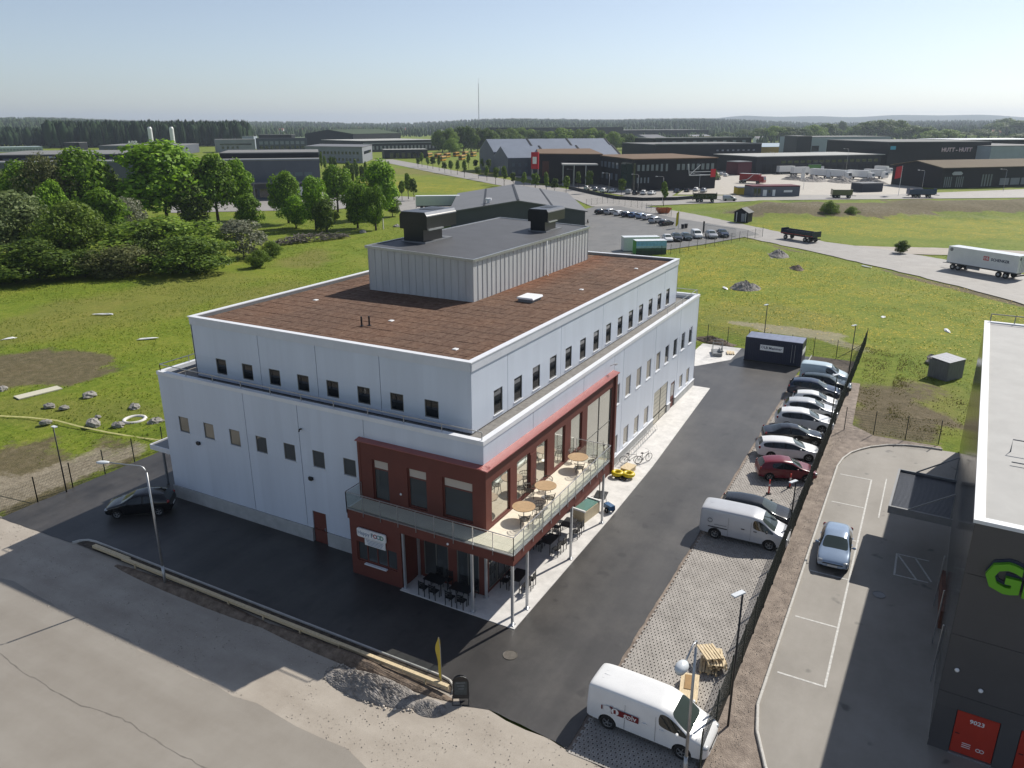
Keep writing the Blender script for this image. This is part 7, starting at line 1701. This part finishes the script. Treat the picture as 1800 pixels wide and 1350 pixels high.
def hall(name, N, L_, R_, h, wm, rm, label, over=.0, cap=None, wins=(), gable=None, ridge=0, cat='building', group=None, z0=0):
    """parallelogram plan: near corner N, left corner L_, right corner R_. gable: ridge runs along 'R' or 'L' direction"""
    n, l, r, b = quad_pts(N, L_, R_); root = empty(name, (n.x,n.y,0), 0, label, cat, group); o = n
    P = [n-o, r-o, b-o, l-o]
    mb = MB(); mb.prism([(p.x,p.y) for p in P], z0, h)
    if gable:
        ends = ((P[0],P[3]),(P[1],P[2])) if gable == 'R' else ((P[0],P[1]),(P[3],P[2]))
        for p, q in ends: m_ = (p+q)/2; mb.add([(p.x,p.y,h),(q.x,q.y,h),(m_.x,m_.y,h+ridge)],[(0,1,2)])
    mb.build('wall', wm, root, fix=not gable)
    eu, ev = (P[1]-P[0]).normalized()*over, (P[3]-P[0]).normalized()*over
    Q = [P[0]-eu-ev, P[1]+eu-ev, P[2]+eu+ev, P[3]-eu+ev]
    if gable:
        (a0,a1),(b0,b1) = ((Q[0],Q[3]),(Q[1],Q[2])) if gable == 'R' else ((Q[0],Q[1]),(Q[3],Q[2]))
        ma, mb_ = (a0+a1)/2, (b0+b1)/2; t = .25
        for (p, q) in ((a0,b0),(a1,b1)):
            mm = MB(); V_ = [(p.x,p.y,h+.02),(q.x,q.y,h+.02),(mb_.x,mb_.y,h+ridge+.02),(ma.x,ma.y,h+ridge+.02)]; mm.add(V_+[(x,y,z+t) for x,y,z in V_],[(0,1,2,3),(7,6,5,4),(0,4,5,1),(1,5,6,2),(2,6,7,3),(3,7,4,0)]); mm.build('roof', rm, root)
    else:
        mm = MB(); mm.prism([(p.x,p.y) for p in Q], h+.02, h+.35); mm.build('roof', rm, root)
        if cap:
            mm = MB(); mm.prism([(p.x,p.y) for p in ([Q[0]-ev.normalized()*.2 if over else Q[0]-(P[3]-P[0]).normalized()*.15, Q[1]-(P[3]-P[0]).normalized()*.15, Q[1]+(P[3]-P[0]).normalized()*.5, Q[0]+(P[3]-P[0]).normalized()*.5])], h+.36, h+.62); mm.build('roof_edge', cap, root)
    for (side, t0, t1, cnt, za, zb, fill, gm) in wins:
        d = (P[1]-P[0]) if side == 'R' else (P[3]-P[0]); nrm = Vector((d.y,-d.x,0)).normalized()
        inward = (P[3]-P[0]) if side == 'R' else (P[1]-P[0])
        if nrm.dot(inward) > 0: nrm = -nrm
        for k in range(cnt):
            c0 = t0+(t1-t0)*(k+(1-fill)/2)/cnt; c1 = t0+(t1-t0)*(k+(1+fill)/2)/cnt; a, q = d*c0, d*c1
            mm = MB(); e0, e1 = nrm*.02, nrm*.10
            mm.add([(a.x+e0.x,a.y+e0.y,za),(q.x+e0.x,q.y+e0.y,za),(q.x+e0.x,q.y+e0.y,zb),(a.x+e0.x,a.y+e0.y,zb),(a.x+e1.x,a.y+e1.y,za),(q.x+e1.x,q.y+e1.y,za),(q.x+e1.x,q.y+e1.y,zb),(a.x+e1.x,a.y+e1.y,zb)],[(3,2,1,0),(4,5,6,7),(0,1,5,4),(1,2,6,5),(2,3,7,6),(3,0,4,7)]); mm.build('window', gm, root)
    return root
def back(A, B_, depth):
    """left corner for a front facade A(left)-B(right): N = A, R = B, L = A moved away by depth"""
    d = Vector((B_[0]-A[0],B_[1]-A[1],0)).normalized(); n = Vector((-d.y,d.x,0))
    if n.x*(A[0]+30)+n.y*(A[1]+18) < 0: n = -n
    return (A[0]+n.x*depth, A[1]+n.y*depth)
def front(name, A, B_, depth, h, wm, rm, label, **k): return hall(name, A, back(A,B_,depth), B_, h, wm, rm, label, **k)
def shift(A, B_, d):
    q = back(A,B_,d); return q, (B_[0]+q[0]-A[0], B_[1]+q[1]-A[1])

# left: long stepped halls
A, B_ = (124, 288.8), (164.8, 242.7); front('long_hall', A, B_, 18, 10.45, gy, rgrey, 'long grey blue hall behind the left copse', cap=bl, wins=(('R',.02,.98,9,1.2,3.0,.7,wdk),))
A2, B2 = shift(A,B_,18.5); front('stepped_hall', A2, B2, 50, 12.6, dk2, rgrey, 'dark upper hall set back above the long grey blue hall', wins=(('R',.1,.9,8,9.5,11.5,.5,gy),('R',.38,.62,1,11.6,12.2,1,bl)))
A, B_ = (151.6, 190.9), (173.8, 166.4); front('long_hall', A, B_, 14, 12.30, gy, rgrey, 'stepped grey blue hall behind the middle trees', cap=bl, wins=(('R',.55,.93,4,7.4,8.6,.8,wfar),('R',.02,.98,8,.6,3.4,.8,wdk)))
A2, B2 = shift(A,B_,14.5); front('stepped_hall', A2, B2, 30, 14.2, dk2, rgrey, 'dark upper hall set back above the stepped grey blue hall', wins=(('R',.1,.9,6,10,12,.3,gy),))
mb = MB(); d_ = Vector((B_[0]-A[0],B_[1]-A[1],0)); n_ = Vector((d_.y,-d_.x,0)).normalized()
cnp = empty('hall_canopy', (*A,0), 0, 'grey loading canopy along the foot of the stepped hall', 'canopy'); mb.prism([(0,0),(d_.x,d_.y),(d_.x+n_.x*4,d_.y+n_.y*4),(n_.x*4,n_.y*4)] if n_.dot(Vector((-30-A[0],-18-A[1],0)))>0 else [(0,0),(d_.x,d_.y),(d_.x-n_.x*4,d_.y-n_.y*4),(-n_.x*4,-n_.y*4)], 5.2, 5.6); mb.build('roof', tin, cnp)
for t in (0.05,.35,.65,.95): mb = MB(); s_ = 3.7 if n_.dot(Vector((-30-A[0],-18-A[1],0)))>0 else -3.7; mb.bx(d_.x*t+n_.x*s_-.12,d_.x*t+n_.x*s_+.12,d_.y*t+n_.y*s_-.12,d_.y*t+n_.y*s_+.12,0,5.2); mb.build('post', greym, cnp)
# second line, left
ab_ = front('factory', (374.3, 577.1), (412.9, 526.9), 60, 7.08, gy, rgrey, 'low grey factory with white roof letters behind the left halls', wins=(('R',.05,.95,14,2,5,.6,wdk),))
A = (391.6, 568.7); text_mesh('roof_letters', 'ABB', 4.2, whitep, ab_, face_matrix(((386.9, 552.4)[0]-(374.3, 577.1)[0], (386.9, 552.4)[1]-(374.3, 577.1)[1], 7.08+2.3), ((412.9, 526.9)[0]-(374.3, 577.1)[0], (412.9, 526.9)[1]-(374.3, 577.1)[1], 0)), .3, .06)
for pt, lb in (((499.1, 676.6),'left'),((508.8, 657.1),'right')):
    r_ = empty('white_silo', (*pt,0), 0, f'{lb} of two tall white silos behind the factory', 'silo', 'white silos'); mb = MB(); mb.cyl((0,0,4),(0,0,19.5),2.1,2.1,18); mb.cyl((0,0,19.5),(0,0,21),2.1,1.1,18); mb.build('tank', whitep, r_, False)
    for k in range(4): a = k*math.pi/2+.7; mb = MB(); mb.cyl((1.6*math.cos(a),1.6*math.sin(a),0),(1.6*math.cos(a),1.6*math.sin(a),4.2),.2,n=6); mb.build('leg', steel, r_)
front('dark_block', (438.1, 722.8), (444.8, 709.5), 14, 6.74, dk, rgrey, 'small dark block left of the pine wood', wins=(('R',.1,.9,3,1,3,.5,wfar),))
front('greenhouse_range', (369.7, 725.3), (409.5, 710.3), 20, 3.91, pmat('glasshouse',(.35,.42,.40),.3), pmat('glasshouse_roof',(.45,.52,.5),.3), 'pale glasshouse range on the far left', wins=(('R',.02,.98,16,1,2.6,.8,wfar),))
front('barn', (557.9, 1070.6), (587.2, 1079.3), 18, 6, pmat('dark_red_barn',(.08,.03,.025)), tin, 'dark barn by the rape field on the far left', gable='R', ridge=5)
front('mixed_offices', (461.8, 542.9), (487.5, 523.1), 22, 10.44, gy2, rgrey, 'pale grey offices with round openings on the left', wins=(('R',.1,.6,4,3,5,.5,wdk),('R',.05,.95,1,6,7.2,.9,wdk))); front('white_stair_tower', (540.1, 594.7), (545.2, 584.5), 10, 11.80, bl, rgrey, 'white stair tower behind the pale grey offices')
front('glass_office', (521.4, 556.8), (555.7, 525.1), 20, 10.27, pmat('dark_glass_front',(.05,.065,.085),.3), dk, 'dark glazed office right of the pale grey offices', wins=(('R',.04,.96,9,1,4,.7,wdk),('R',.04,.96,9,5,8,.7,wfar)))
front('upper_office', (604.1, 638.9), (620.2, 606.5), 12, 12.34, dk, rgrey, 'dark upper storey of the glazed office')
hall('grey_office', (369.2, 306.8), (417.3, 337), (364, 349.7), 9.68, gy2, tin, 'light grey two storey office with rows of square windows', over=.3, wins=(('R',.05,.95,14,1.3,2.9,.5,wdk),('R',.05,.95,14,5.3,7.0,.5,wdk),('L',.15,.85,1,5.2,7.0,1,wdk)))
front('blue_front_office', (708.5, 638.1), (724.9, 604.7), 25, 12.96, gy, dk, 'office with blue glazed front in the distance', wins=(('R',.38,.98,5,1,10,.92,pmat('blue_glass',(.05,.13,.32),.15)),('R',.05,.35,5,1,10,.3,gy2)))
front('long_dark_hall', (519.2, 429.3), (599.6, 401), 70, 9.32, dk2, rpale, 'long dark hall with pale roof behind the bus depot', wins=(('R',.02,.98,20,2,5,.5,gy2),('R',.02,.98,1,7,7.8,1,gy2)))
front('sloped_dark_hall', (589.4, 496.1), (672.9, 500.2), 60, 13.94, dk2, pmat('green_roof',(.06,.085,.05),.9), 'dark hall with sloping green roof in the distance', gable='R', ridge=4)
front('depot_shelter', (428.5, 335.1), (450.4, 312.8), 14, 5.94, dk2, rpale, 'low dark depot building beside the yellow buses', wins=(('R',.1,.9,6,.5,4,.6,wdk),))
front('white_roof_barn', (1501.7, 1037.3), (1515.6, 1006), 30, 9, gy2, whitep, 'white roofed barn far behind the dark hall')
# centre: grey gables with solar roofs
for (a, b, e, rdg, dep, lb) in (((301.1, 164.2),(342.3, 122.5),8.17,5.0,26,'nearer'),((325.1, 185.7),(372.7, 138),9.84,6.0,30,'farther')):
    h_ = front('gabled_hall', a, b, dep, e, gy, solar, f'{lb} of two grey gabled halls with solar panel roofs', gable='R', ridge=rdg, wins=(('R',.02,.4,7,1,3,.5,wfar),('R',.02,.4,7,4.4,6,.4,wfar),('L',.2,.8,4,1.5,4,.5,wfar)))
    n, l, r, b2 = quad_pts(a, back(a,b,dep), b); o = n; m0, m1 = (l-n)/2, (l-n)/2+(r-n)
    for k in range(1,4):
        t = k/3.0; p = (r-n)*t; mb = MB(); q_ = m0+(r-n)*t; mb.bar((p.x,p.y,e+.35),(q_.x,q_.y,e+rdg+.35),.9,.3); mb.build('roof_joint', dk, h_)
hall('rear_dark_hall', (268.7, 131.5), (348.8, 172.7), (275, 105.9), 11.75, dk, sed, 'large black hall with brown roof left of the black office', over=.5, wins=(('R',.02,.2,1,3,9,.6,pmat('rust_panel',(.09,.035,.025))),))
mb = MB(); bn = empty('red_banner', (*(256.8, 127.3),0), 0, 'tall red pylon sign beside the black hall', 'sign'); mb.bx(-.4,.4,-1.6,1.6,6.5,13); mb.build('panel', pmat('banner_red',(.45,.02,.03)), bn); mb = MB(); mb.bx(-.2,.2,-1.5,-1.2,0,6.5); mb.bx(-.2,.2,1.2,1.5,0,6.5); mb.build('leg', greym, bn); mb = MB(); mb.bx(-.43,-.402,-.9,.9,8.5,11.2); mb.build('emblem', whitep, bn)
cp = empty('office_canopy', (*(259.3, 116.2),0), 0, 'pale flat canopy on posts between the black buildings', 'canopy'); a, b = (259.3, 116.2), (265.9, 103.6); d_ = Vector((b[0]-a[0],b[1]-a[1],0)); q_ = back(a,b,14); e_ = Vector((q_[0]-a[0],q_[1]-a[1],0))
mb = MB(); mb.prism([(0,0),(d_.x,d_.y),(d_.x+e_.x,d_.y+e_.y),(e_.x,e_.y)], 8.0, 8.5); mb.build('roof', rpale, cp)
for t in (.02,.33,.66): mb = MB(); mb.bx(d_.x*t-.15,d_.x*t+.15,d_.y*t-.15,d_.y*t+.15,0,8.0); mb.build('post', steel, cp)
bo_ = hall('black_office', (249.2, 82.6), (279.8, 110.4), (276.5, 59), 11.21, dk, sed, 'black two storey office with brown roof and glass corner', over=.5, wins=(('R',.03,.30,5,7.2,9.4,.55,wfar),('R',.30,.42,2,6.9,9.6,.4,wfar),('R',.5,.98,8,7.2,9.4,.6,wfar),('R',.03,.2,4,2.8,4.8,.4,wfar),('L',.35,.98,6,7.2,9.4,.55,wfar),('L',.35,.98,5,2.8,5.2,.4,wfar),('L',.02,.30,2,.4,10,.95,pmat('green_glass',(.03,.05,.04),.08)),('R',.0,.022,1,.4,10,1,wdk)))
n, l, r, b2 = quad_pts((249.2, 82.6), (279.8, 110.4), (276.5, 59)); d_ = r-n; nn = Vector((d_.y,-d_.x,0)).normalized(); nn = nn if nn.dot(Vector((-30,-18,0))-n) > 0 else -nn
p = d_*.93+nn*.3; mb = MB(); q_ = d_*.99+nn*.3; mb.bar((p.x,p.y,5.8),(q_.x,q_.y,5.8),.15,3.0); mb.build('red_sign', pmat('sign_red',(.5,.02,.03)), bo_)
mb = MB(); p, q_ = d_*.66+nn*.6, d_*.92+nn*.6; mb.bar((p.x,p.y,5.2),(q_.x,q_.y,5.2),.3); mb.bar((p.x,p.y,5.2),((p.x+q_.x)/2,(p.y+q_.y)/2,9),.2); mb.bar((q_.x,q_.y,5.2),((p.x+q_.x)/2,(p.y+q_.y)/2,5.4),.2); mb.bar((p.x,p.y,6.4),(q_.x,q_.y,6.4),.2); mb.bar((p.x-d_.x*.02,p.y-d_.y*.02,9.4),(p.x,p.y,5.2),.2); mb.build('white_balcony_frame', whitep, bo_)
mb = MB(); lw = l-n; 
wl = empty('low_wall', (*(247.7, 107.9),0), 0, 'low dark wall curving along the office car park', 'wall'); pts = [(247.7, 107.9),(230.9, 91.3),(216.8, 76.2),(215.1, 66.6),(222.2, 57.4),(237.6, 50.1)]
for a, b in zip(pts, pts[1:]): mb = MB(); mb.bar((a[0]-pts[0][0],a[1]-pts[0][1],.5),(b[0]-pts[0][0],b[1]-pts[0][1],.5),.4,1.1); mb.build('wall_section', dk2, wl)
# behind, centre right
front('far_black_hall', (1077.7, 472.1), (1247, 319.5), 80, 13.39, dk, rgrey, 'very long black hall in the far centre'); front('far_black_hall', (909.4, 488.2), (1107, 410.8), 60, 18.23, dk, pmat('green_roof',(.06,.085,.05),.9), 'black hall with green roof above the central trees')
front('grey_shed', (709.3, 256.3), (687.1, 226.7), 22, 10.33, gy2, tin, 'pale grey gabled shed behind the black office', gable='L', ridge=3)
front('dark_depot', (377.6, 117.3), (425.3, 72.3), 40, 13.03, dk2, rgrey, 'dark slate depot block behind the black office', cap=gy2, wins=(('R',.55,.95,8,9.5,10.3,.4,gy2),('R',.62,.72,2,3,4,.4,gy2)))
front('dark_depot', (491, 155.3), (556.3, 105.8), 25, 14.00, dk2, rgrey, 'upper slate block with windows behind the depot', cap=gy2, wins=(('R',.03,.97,9,10.5,12.5,.35,wfar),))
front('small_house', (1077.3, 296), (1124.5, 282.8), 18, 6, pmat('yellow_house',(.35,.28,.13)), tin, 'pale yellow shed with grey roof far behind', gable='R', ridge=2); front('small_house', (1170.4, 277.9), (1181.2, 255.3), 18, 5, whitep, whitep, 'white flat shed far behind the slate blocks'); front('small_house', (987.1, 191.6), (992.3, 181), 14, 5, whitep, tin, 'white gabled house among the far trees', gable='R', ridge=3)
front('small_house', (1063.2, 171.1), (1070.9, 155.2), 14, 6, whitep, pmat('brown_roof',(.14,.09,.07)), 'white house with brown roof among the far trees', gable='R', ridge=3); front('small_house', (836.4, 377.7), (838.8, 372.9), 9, 5, pmat('red_wall_far',(.22,.06,.04)), brick, 'small red house behind the grey gables', gable='R', ridge=3)
front('yellow_hall', (623.9, 111.4), (674, 65.8), 26, 5.73, pmat('ochre_wall',(.36,.24,.06)), pmat('pale_blue_roof',(.34,.42,.47),.5), 'ochre hall with pale blue roof behind the docks', gable='R', ridge=2.5)
# right: docks, pale hall, dark halls
db = front('dock_hall', (373, 63.6), (432.5, 11.7), 34, 8.11, dk2, rpale, 'dark loading dock hall with pale roof', over=1.2, wins=(('R',.04,.16,3,.8,4.5,.7,dk),('R',.18,.98,16,4.8,6.2,.7,wdk),('R',.4,.98,10,1,3.6,.7,dk)))
front('pale_hall', (596.3, 70.5), (645.1, 20.6), 40, 13.89, bl, rgrey, 'large pale blue hall behind the docks', wins=(('R',.0,.10,1,4,8,.9,wdk),)); front('pale_hall', (591.3, 80.2), (596.1, 70.8), 30, 14.48, dk2, rgrey, 'dark end block of the pale blue hall')
rh = front('black_store', (433.9, 9), (470.4, -38.5), 60, 14.25, dk, rgrey, 'black store with pink illuminated lettering at far right')
n, l, r, b2 = quad_pts((433.9, 9), back((433.9, 9),(470.4, -38.5),60), (470.4, -38.5)); d_ = r-n; q_ = d_*.66
o = text_mesh('lettering', 'HUTT - HUTT', 2.9, pmat('pink_white_letter',(.75,.55,.62)), rh, face_matrix((q_.x+nn.x*.4,q_.y+nn.y*.4,10.50-.2), (d_.x,d_.y,0)), .15, .08)
mb = MB(); p = d_*.015+nn*.25; q2 = d_*.065+nn*.25; mb.bar((p.x,p.y,11.53),(q2.x,q2.y,11.53),.15,1.8); mb.build('blue_sign', pmat('sign_cyan',(.08,.35,.5)), rh)
front('pale_store', (458.5, -38.4), (486.6, -69.8), 60, 12.21, bl, rgrey, 'pale blue store wall right of the black store'); front('white_roof_hall', (548, -24.2), (593.5, -79.5), 40, 13.59, dk, whitep, 'long white roof strip behind the stores')
gb = hall('black_gabled_hall', (313.9, -18), (330.5, 0.1), (354, -57.7), 7.58, dk, pmat('brown_gable_roof',(.15,.12,.08),.9), 'black gabled hall with brown roof at the right edge', over=1.0, gable='R', ridge=2.2, wins=(('R',.02,.09,4,.5,4.4,.45,wfar),('R',.12,.19,4,.5,4.4,.45,wfar),('R',.34,.44,4,.5,5,.45,wfar),('R',.5,.98,5,.8,3.4,.85,gy2)))
n, l, r, b2 = quad_pts((313.9, -18), (330.5, 0.1), (354, -57.7)); d_ = r-n; nb2 = Vector((d_.y,-d_.x,0)).normalized(); nb2 = nb2 if nb2.dot(Vector((-30,-18,0))-n) > 0 else -nb2
p = d_*.12+nb2*.3; mb = MB(); e1 = d_.normalized(); poly = [(-2.6,0),(-2.0,-.6),(2.0,-.6),(2.6,0),(1.6,.7),(-1.6,.7)]
mb.add([(p.x+e1.x*a+nb2.x*t,p.y+e1.y*a+nb2.y*t,5.6+z) for t in (0,.2) for a, z in poly], [tuple(range(5,-1,-1)),tuple(range(6,12))]+[(i,(i+1)%6,6+(i+1)%6,6+i) for i in range(6)]); mb.build('crest_sign', pmat('silver_sign',(.4,.42,.44)), gb)
front('kiosk_building', (246.3, 38.3), (256.1, 24.4), 7, 3.25, gy, pmat('maroon_trim',(.12,.02,.03)), 'low grey kiosk with maroon roof edge by the cross road', wins=(('R',.02,.18,2,.3,2.8,.7,wdk),('R',.22,.30,1,.2,2.3,1,whitep),('R',.42,.48,1,.2,2.3,1,whitep),('R',.66,.84,1,1.4,2.1,1,whitep),('R',.34,.37,1,1.3,2.2,1,wdk)))
front('navy_cabin', (283.4, 7), (289.7, 0.5), 6, 2.82, pmat('navy_cabin',(.03,.035,.05)), tin, 'dark cabin box left of the red flag pole'); front('yellow_cabin', (252.8, 44.8), (255.3, 40.2), 5, 2.2, pmat('yellow_cabin',(.5,.36,.02)), gy2, 'yellow skip box left of the kiosk')
front('red_stack', (360.1, 69.5), (367.5, 64.6), 8, 6, pmat('maroon_container',(.09,.02,.03)), greym, 'maroon container stack by the dock hall')
front('tile_roof_house', (1668.4, -73.7), (1760.7, -119.3), 16, 7, pmat('tan_house',(.3,.2,.12)), brick, 'house with red tiled roof on the right skyline', gable='R', ridge=4); front('farm_long_house', (3885.6, -10.8), (3907.9, -74.5), 40, 12, gy, tin, 'grey farm building on the far right plain')
for k, (pt, pt2) in enumerate((((1672.9, 1485.2),(1678.6, 1471.9)),((1943.8, 1620.2),(1953.6, 1596.6)),((1867.1, 1388.4),(1874.9, 1369.8)),((1360, 1355.9),(1364.4, 1345.9)),((1552.9, 1446.5),(1557.7, 1435.4)),((1309.3, 1246.5),(1314, 1235.9)),((2169.8, 669.1),(2174.6, 657.5)),((2206.2, 582.5),(2213.5, 565.3)),((2592.5, 505.2),(2597.7, 492.3)),((2440.4, 417.5),(2445.4, 405.5)))):
    front('far_farmhouse', pt, pt2, 14, 8, [whitep,gy2,pmat('red_wall_far',(.22,.06,.04))][k%3], [tin,brick][k%2], 'small farmhouse on the far plain', gable='R', ridge=5, cat='house', group='far farmhouses')
# grey barn just behind the plant room
bn_ = hall('grey_barn', (144.92, 56.83), (188.5, 81.9), (128.62, 85.13), 3.6, pmat('barn_wall',(.075,.082,.085)), tin, 'wide grey barn with low pitched metal roof behind the plant room', over=.5, gable='L', ridge=2.6)
n, l, r, b2 = quad_pts((144.92, 56.83), (188.5, 81.9), (128.62, 85.13)); m0 = (r-n)/2
for t in (.25,.75):
    p = (r-n)*t; hz = 3.6+2.6*(t*2 if t < .5 else (1-t)*2)+.33; q_ = p+(l-n); mb = MB(); mb.bar((p.x,p.y,hz),(q_.x,q_.y,hz),.5,.12); mb.build('roof_seam', dk2, bn_)
p = m0; q_ = m0+(l-n); mb = MB(); mb.bar((p.x,p.y,6.5),(q_.x,q_.y,6.5),.6,.15); mb.build('ridge_cap', dk2, bn_)
p = (r-n)*.72+(l-n)*.1; mb = MB(); mb.cyl((p.x,p.y,4.6),(p.x,p.y,6.0),.35,n=12); mb.cyl((p.x,p.y,6.0),(p.x,p.y,6.5),.8,.8,12); mb.build('roof_vent', whitep, bn_)
# shed by the road
sh = empty('black_shed', (*(172.3, 27.2),0), ang((172.3, 27.2),(171.7, 23.3)), 'small black garden shed with pale door by the road', 'shed')
mb = MB(); mb.bx(0,3.6,0,3.2,.1,2.5); mb.add([(0,0,2.5),(3.6,0,2.5),(1.8,0,3.5)],[(0,1,2)]); mb.add([(0,3.2,2.5),(3.6,3.2,2.5),(1.8,3.2,3.5)],[(0,1,2)]); mb.build('wall', dk, sh, fix=False)
for s in (0,1): mb = MB(); x0, x1 = (-.3,1.8) if s == 0 else (3.9,1.8); V_ = [(x0,-.3,2.35),(x1,-.3,3.52),(x1,3.5,3.52),(x0,3.5,2.35)]; mb.add(V_+[(x,y,z+.1) for x,y,z in V_],[(0,1,2,3),(7,6,5,4),(0,4,5,1),(1,5,6,2),(2,6,7,3),(3,7,4,0)]); mb.build('roof', dk2, sh)
mb = MB(); mb.bx(1.9,2.8,-.06,-.001,.2,2.2); mb.build('door', gy2, sh); mb = MB(); mb.bx(.6,.75,-.07,-.001,.1,2.5); mb.build('trim_board', whitep, sh); mb = MB(); mb.bx(3.0,3.12,-.07,-.001,.1,2.5); mb.build('trim_board', whitep, sh)
# flags, lamps, mast, fences in the distance
mst = empty('radio_mast', (*(2902.6, 1734.3),0), 0, 'tall thin radio mast on the horizon', 'mast'); Hm = 200.00
mb = MB(); mb.tube([(0,0,0),(0,0,Hm*.5),(0,0,Hm*.9)], 1.4, 5, [1.9,1.6,1.2]); mb.build('lattice_mast', mat('mast_steel', (.30,.28,.28), .6, var=.2, scale=.05), mst); mb = MB(); mb.tube([(0,0,Hm*.9),(0,0,Hm)], .5, 5); mb.build('antenna', steel, mst)
tw = empty('water_tower', (*(4212.9, 1950.9),0), 0, 'tiny grey tower on the wooded horizon', 'tower'); mb = MB(); mb.cyl((0,0,0),(0,0,46.59),7,7,10); mb.build('shaft', gy, tw); mb = MB(); mb.cyl((0,0,46.59),(0,0,49.69),9,9,10); mb.build('head', gy, tw)
def flag(p, h, c, label, w=2.4, hh=3.6, rz=0):
    r_ = empty('flag_pole', (*p,0), rz, label, 'flag'); mb = MB(); mb.cyl((0,0,0),(0,0,h),.08,.05,8); mb.build('pole', whitep, r_)
    mb = MB(); n = 6; V_ = []
    for i in range(n+1): t = i/n; V_ += [(w*t*.35,w*t*.5+.1*math.sin(t*6),h-.1-.5*t),(w*t*.35,w*t*.5+.1*math.sin(t*6+1),h-hh-.6*t)]
    mb.add(V_+[(x+.02,y,z) for x,y,z in V_],[(2*i,2*i+1,2*i+3,2*i+2) for i in range(n)]+[(2*n+2+2*i,2*n+4+2*i,2*n+5+2*i,2*n+3+2*i) for i in range(n)]); mb.build('flag_cloth', c, r_, True)
flag((274.4, -5.6), 10.11, pmat('flag_red',(.5,.03,.04)), 'red flag on a white pole before the black gabled hall', 4, 4); flag((286.8, 27.8), 8.16, pmat('flag_white',(.7,.7,.7)), 'white flag on a pole in the depot yard', 3, 4); flag((152.52, 35.78), 4.2, pmat('flag_yellow',(.6,.5,.02)), 'yellow upright flag at the far lot gate', 1.6, 3.2)
for pt, hh, lb in (((285.6, -12.4),8.02,'street lamp before the black gabled hall'),((313.1, -38.7),7.73,'street lamp at the far right of the cross road'),((231.6, 85.1),7.23,'street lamp in the office car park centre'),((236.4, 76),6.83,'street lamp before the black office'),((209.1, 58.1),8.15,'street lamp left of the crossing'),((239.8, 55.1),7.43,'street lamp right of the black office'),((264, 113.6),6.26,'street lamp by the pale canopy'),((779.4, 285.6),12.71,'tall light mast behind the black hall'),((384.2, 23.3),12.13,'light mast in the depot yard'),((391.2, 58.8),9.79,'light mast at the loading docks'),((131.6, 155.2),9.52,'street lamp by the turquoise coach'),((462.7, 0.3),10.29,'light mast before the black store')): arm_lamp((*pt,0), hh, 2.0, R(120), lb, steel, .3)
wire_fence('lot_fence', [(191.4, 76.5),(202.7, 74),(192.4, 60.4),(175.8, 44.8)], 'thin wire fence along the top of the far car park', 2.0, 3.2, mesh_step=.25); wire_fence('lot_fence', [(102.15, 29.14),(125.75, 21.95),(148.05, 15.16)], 'thin wire fence between far car park and meadow', 2.0, 3.2, mesh_step=.25)
gt = empty('sliding_gate', (*(148.41, 28.46),0), ang((148.41, 28.46),(142.07, 16.98)), 'pale sliding gate at the far car park entrance', 'gate'); Lg = 9.5
mb = MB(); mb.bar((0,0,.2),(Lg,0,.2),.1); mb.bar((0,0,1.9),(Lg,0,1.9),.08); mb.build('gate_frame', steel, gt)
for k in range(40): mb = MB(); mb.bar((Lg*k/39,0,.2),(Lg*k/39,0,1.9),.03); mb.build('bar', steel, gt)
mb = MB(); mb.bx(-.25,.0,-.15,.15,0,2.6); mb.build('gate_post', blackm, gt)
for k, pt in enumerate(((153.03, 34.82),(154.45, 34.4))):
    r_ = empty('waste_bin', (*pt,0), 0, f'{["left","right"][k]} of two black wheeled bins at the far lot gate', 'bin', 'black bins at the gate'); mb = MB(); mb.prof([(-.28,.1),(.28,.1),(.34,1.0),(-.34,1.0)], -.3, .3, 'x'); mb.build('tub', blackm, r_); mb = MB(); mb.bx(-.33,.33,-.37,.37,1.002,1.08); mb.build('lid', blackm, r_)
mc = empty('motorcycle', (*(152.5, 59.3),0), R(30), 'dark motorcycle parked at the barn corner', 'motorcycle')
for x in (-.7,.7): mb = MB(); mb.ring((x,0,.32),.25,.07,16,6,'y'); mb.build('wheel', rubber, mc, True)
mb = MB(); mb.blob((.1,0,.75),.4,.16,.2,1,.1); mb.tube([(-.7,0,.32),(-.2,0,.55),(.5,0,.8),(.7,0,.32)], .05, 6); mb.build('body', blackm, mc); mb = MB(); mb.blob((-.35,0,.8),.35,.14,.08,1,0); mb.build('saddle', rubber, mc); mb = MB(); mb.tube([(.45,-.35,1.05),(.5,0,1.0),(.45,.35,1.05)], .02, 6); mb.build('handlebar', steel, mc)

# ================================================================ AIR
hz = MB(); hz.bx(-13000,13000,-13000,13000,-1.5,170)
hme = hz.mesh('haze', mat('unused_clear', (.8,.8,.8))); hme.materials.clear()
hm = bpy.data.materials.new('haze_air'); hm.use_nodes = True; N = hm.node_tree.nodes; N.remove(N['Principled BSDF'])
pv = N.new('ShaderNodeVolumePrincipled'); pv.inputs['Color'].default_value = (.72,.82,.95,1); pv.inputs['Density'].default_value = .00011; pv.inputs['Anisotropy'].default_value = .3
hm.node_tree.links.new(pv.outputs[0], N['Material Output'].inputs['Volume']); hme.materials.append(hm)
tag(link('haze', hme), 'thin pale haze over the whole plain', 'haze', kind='stuff')
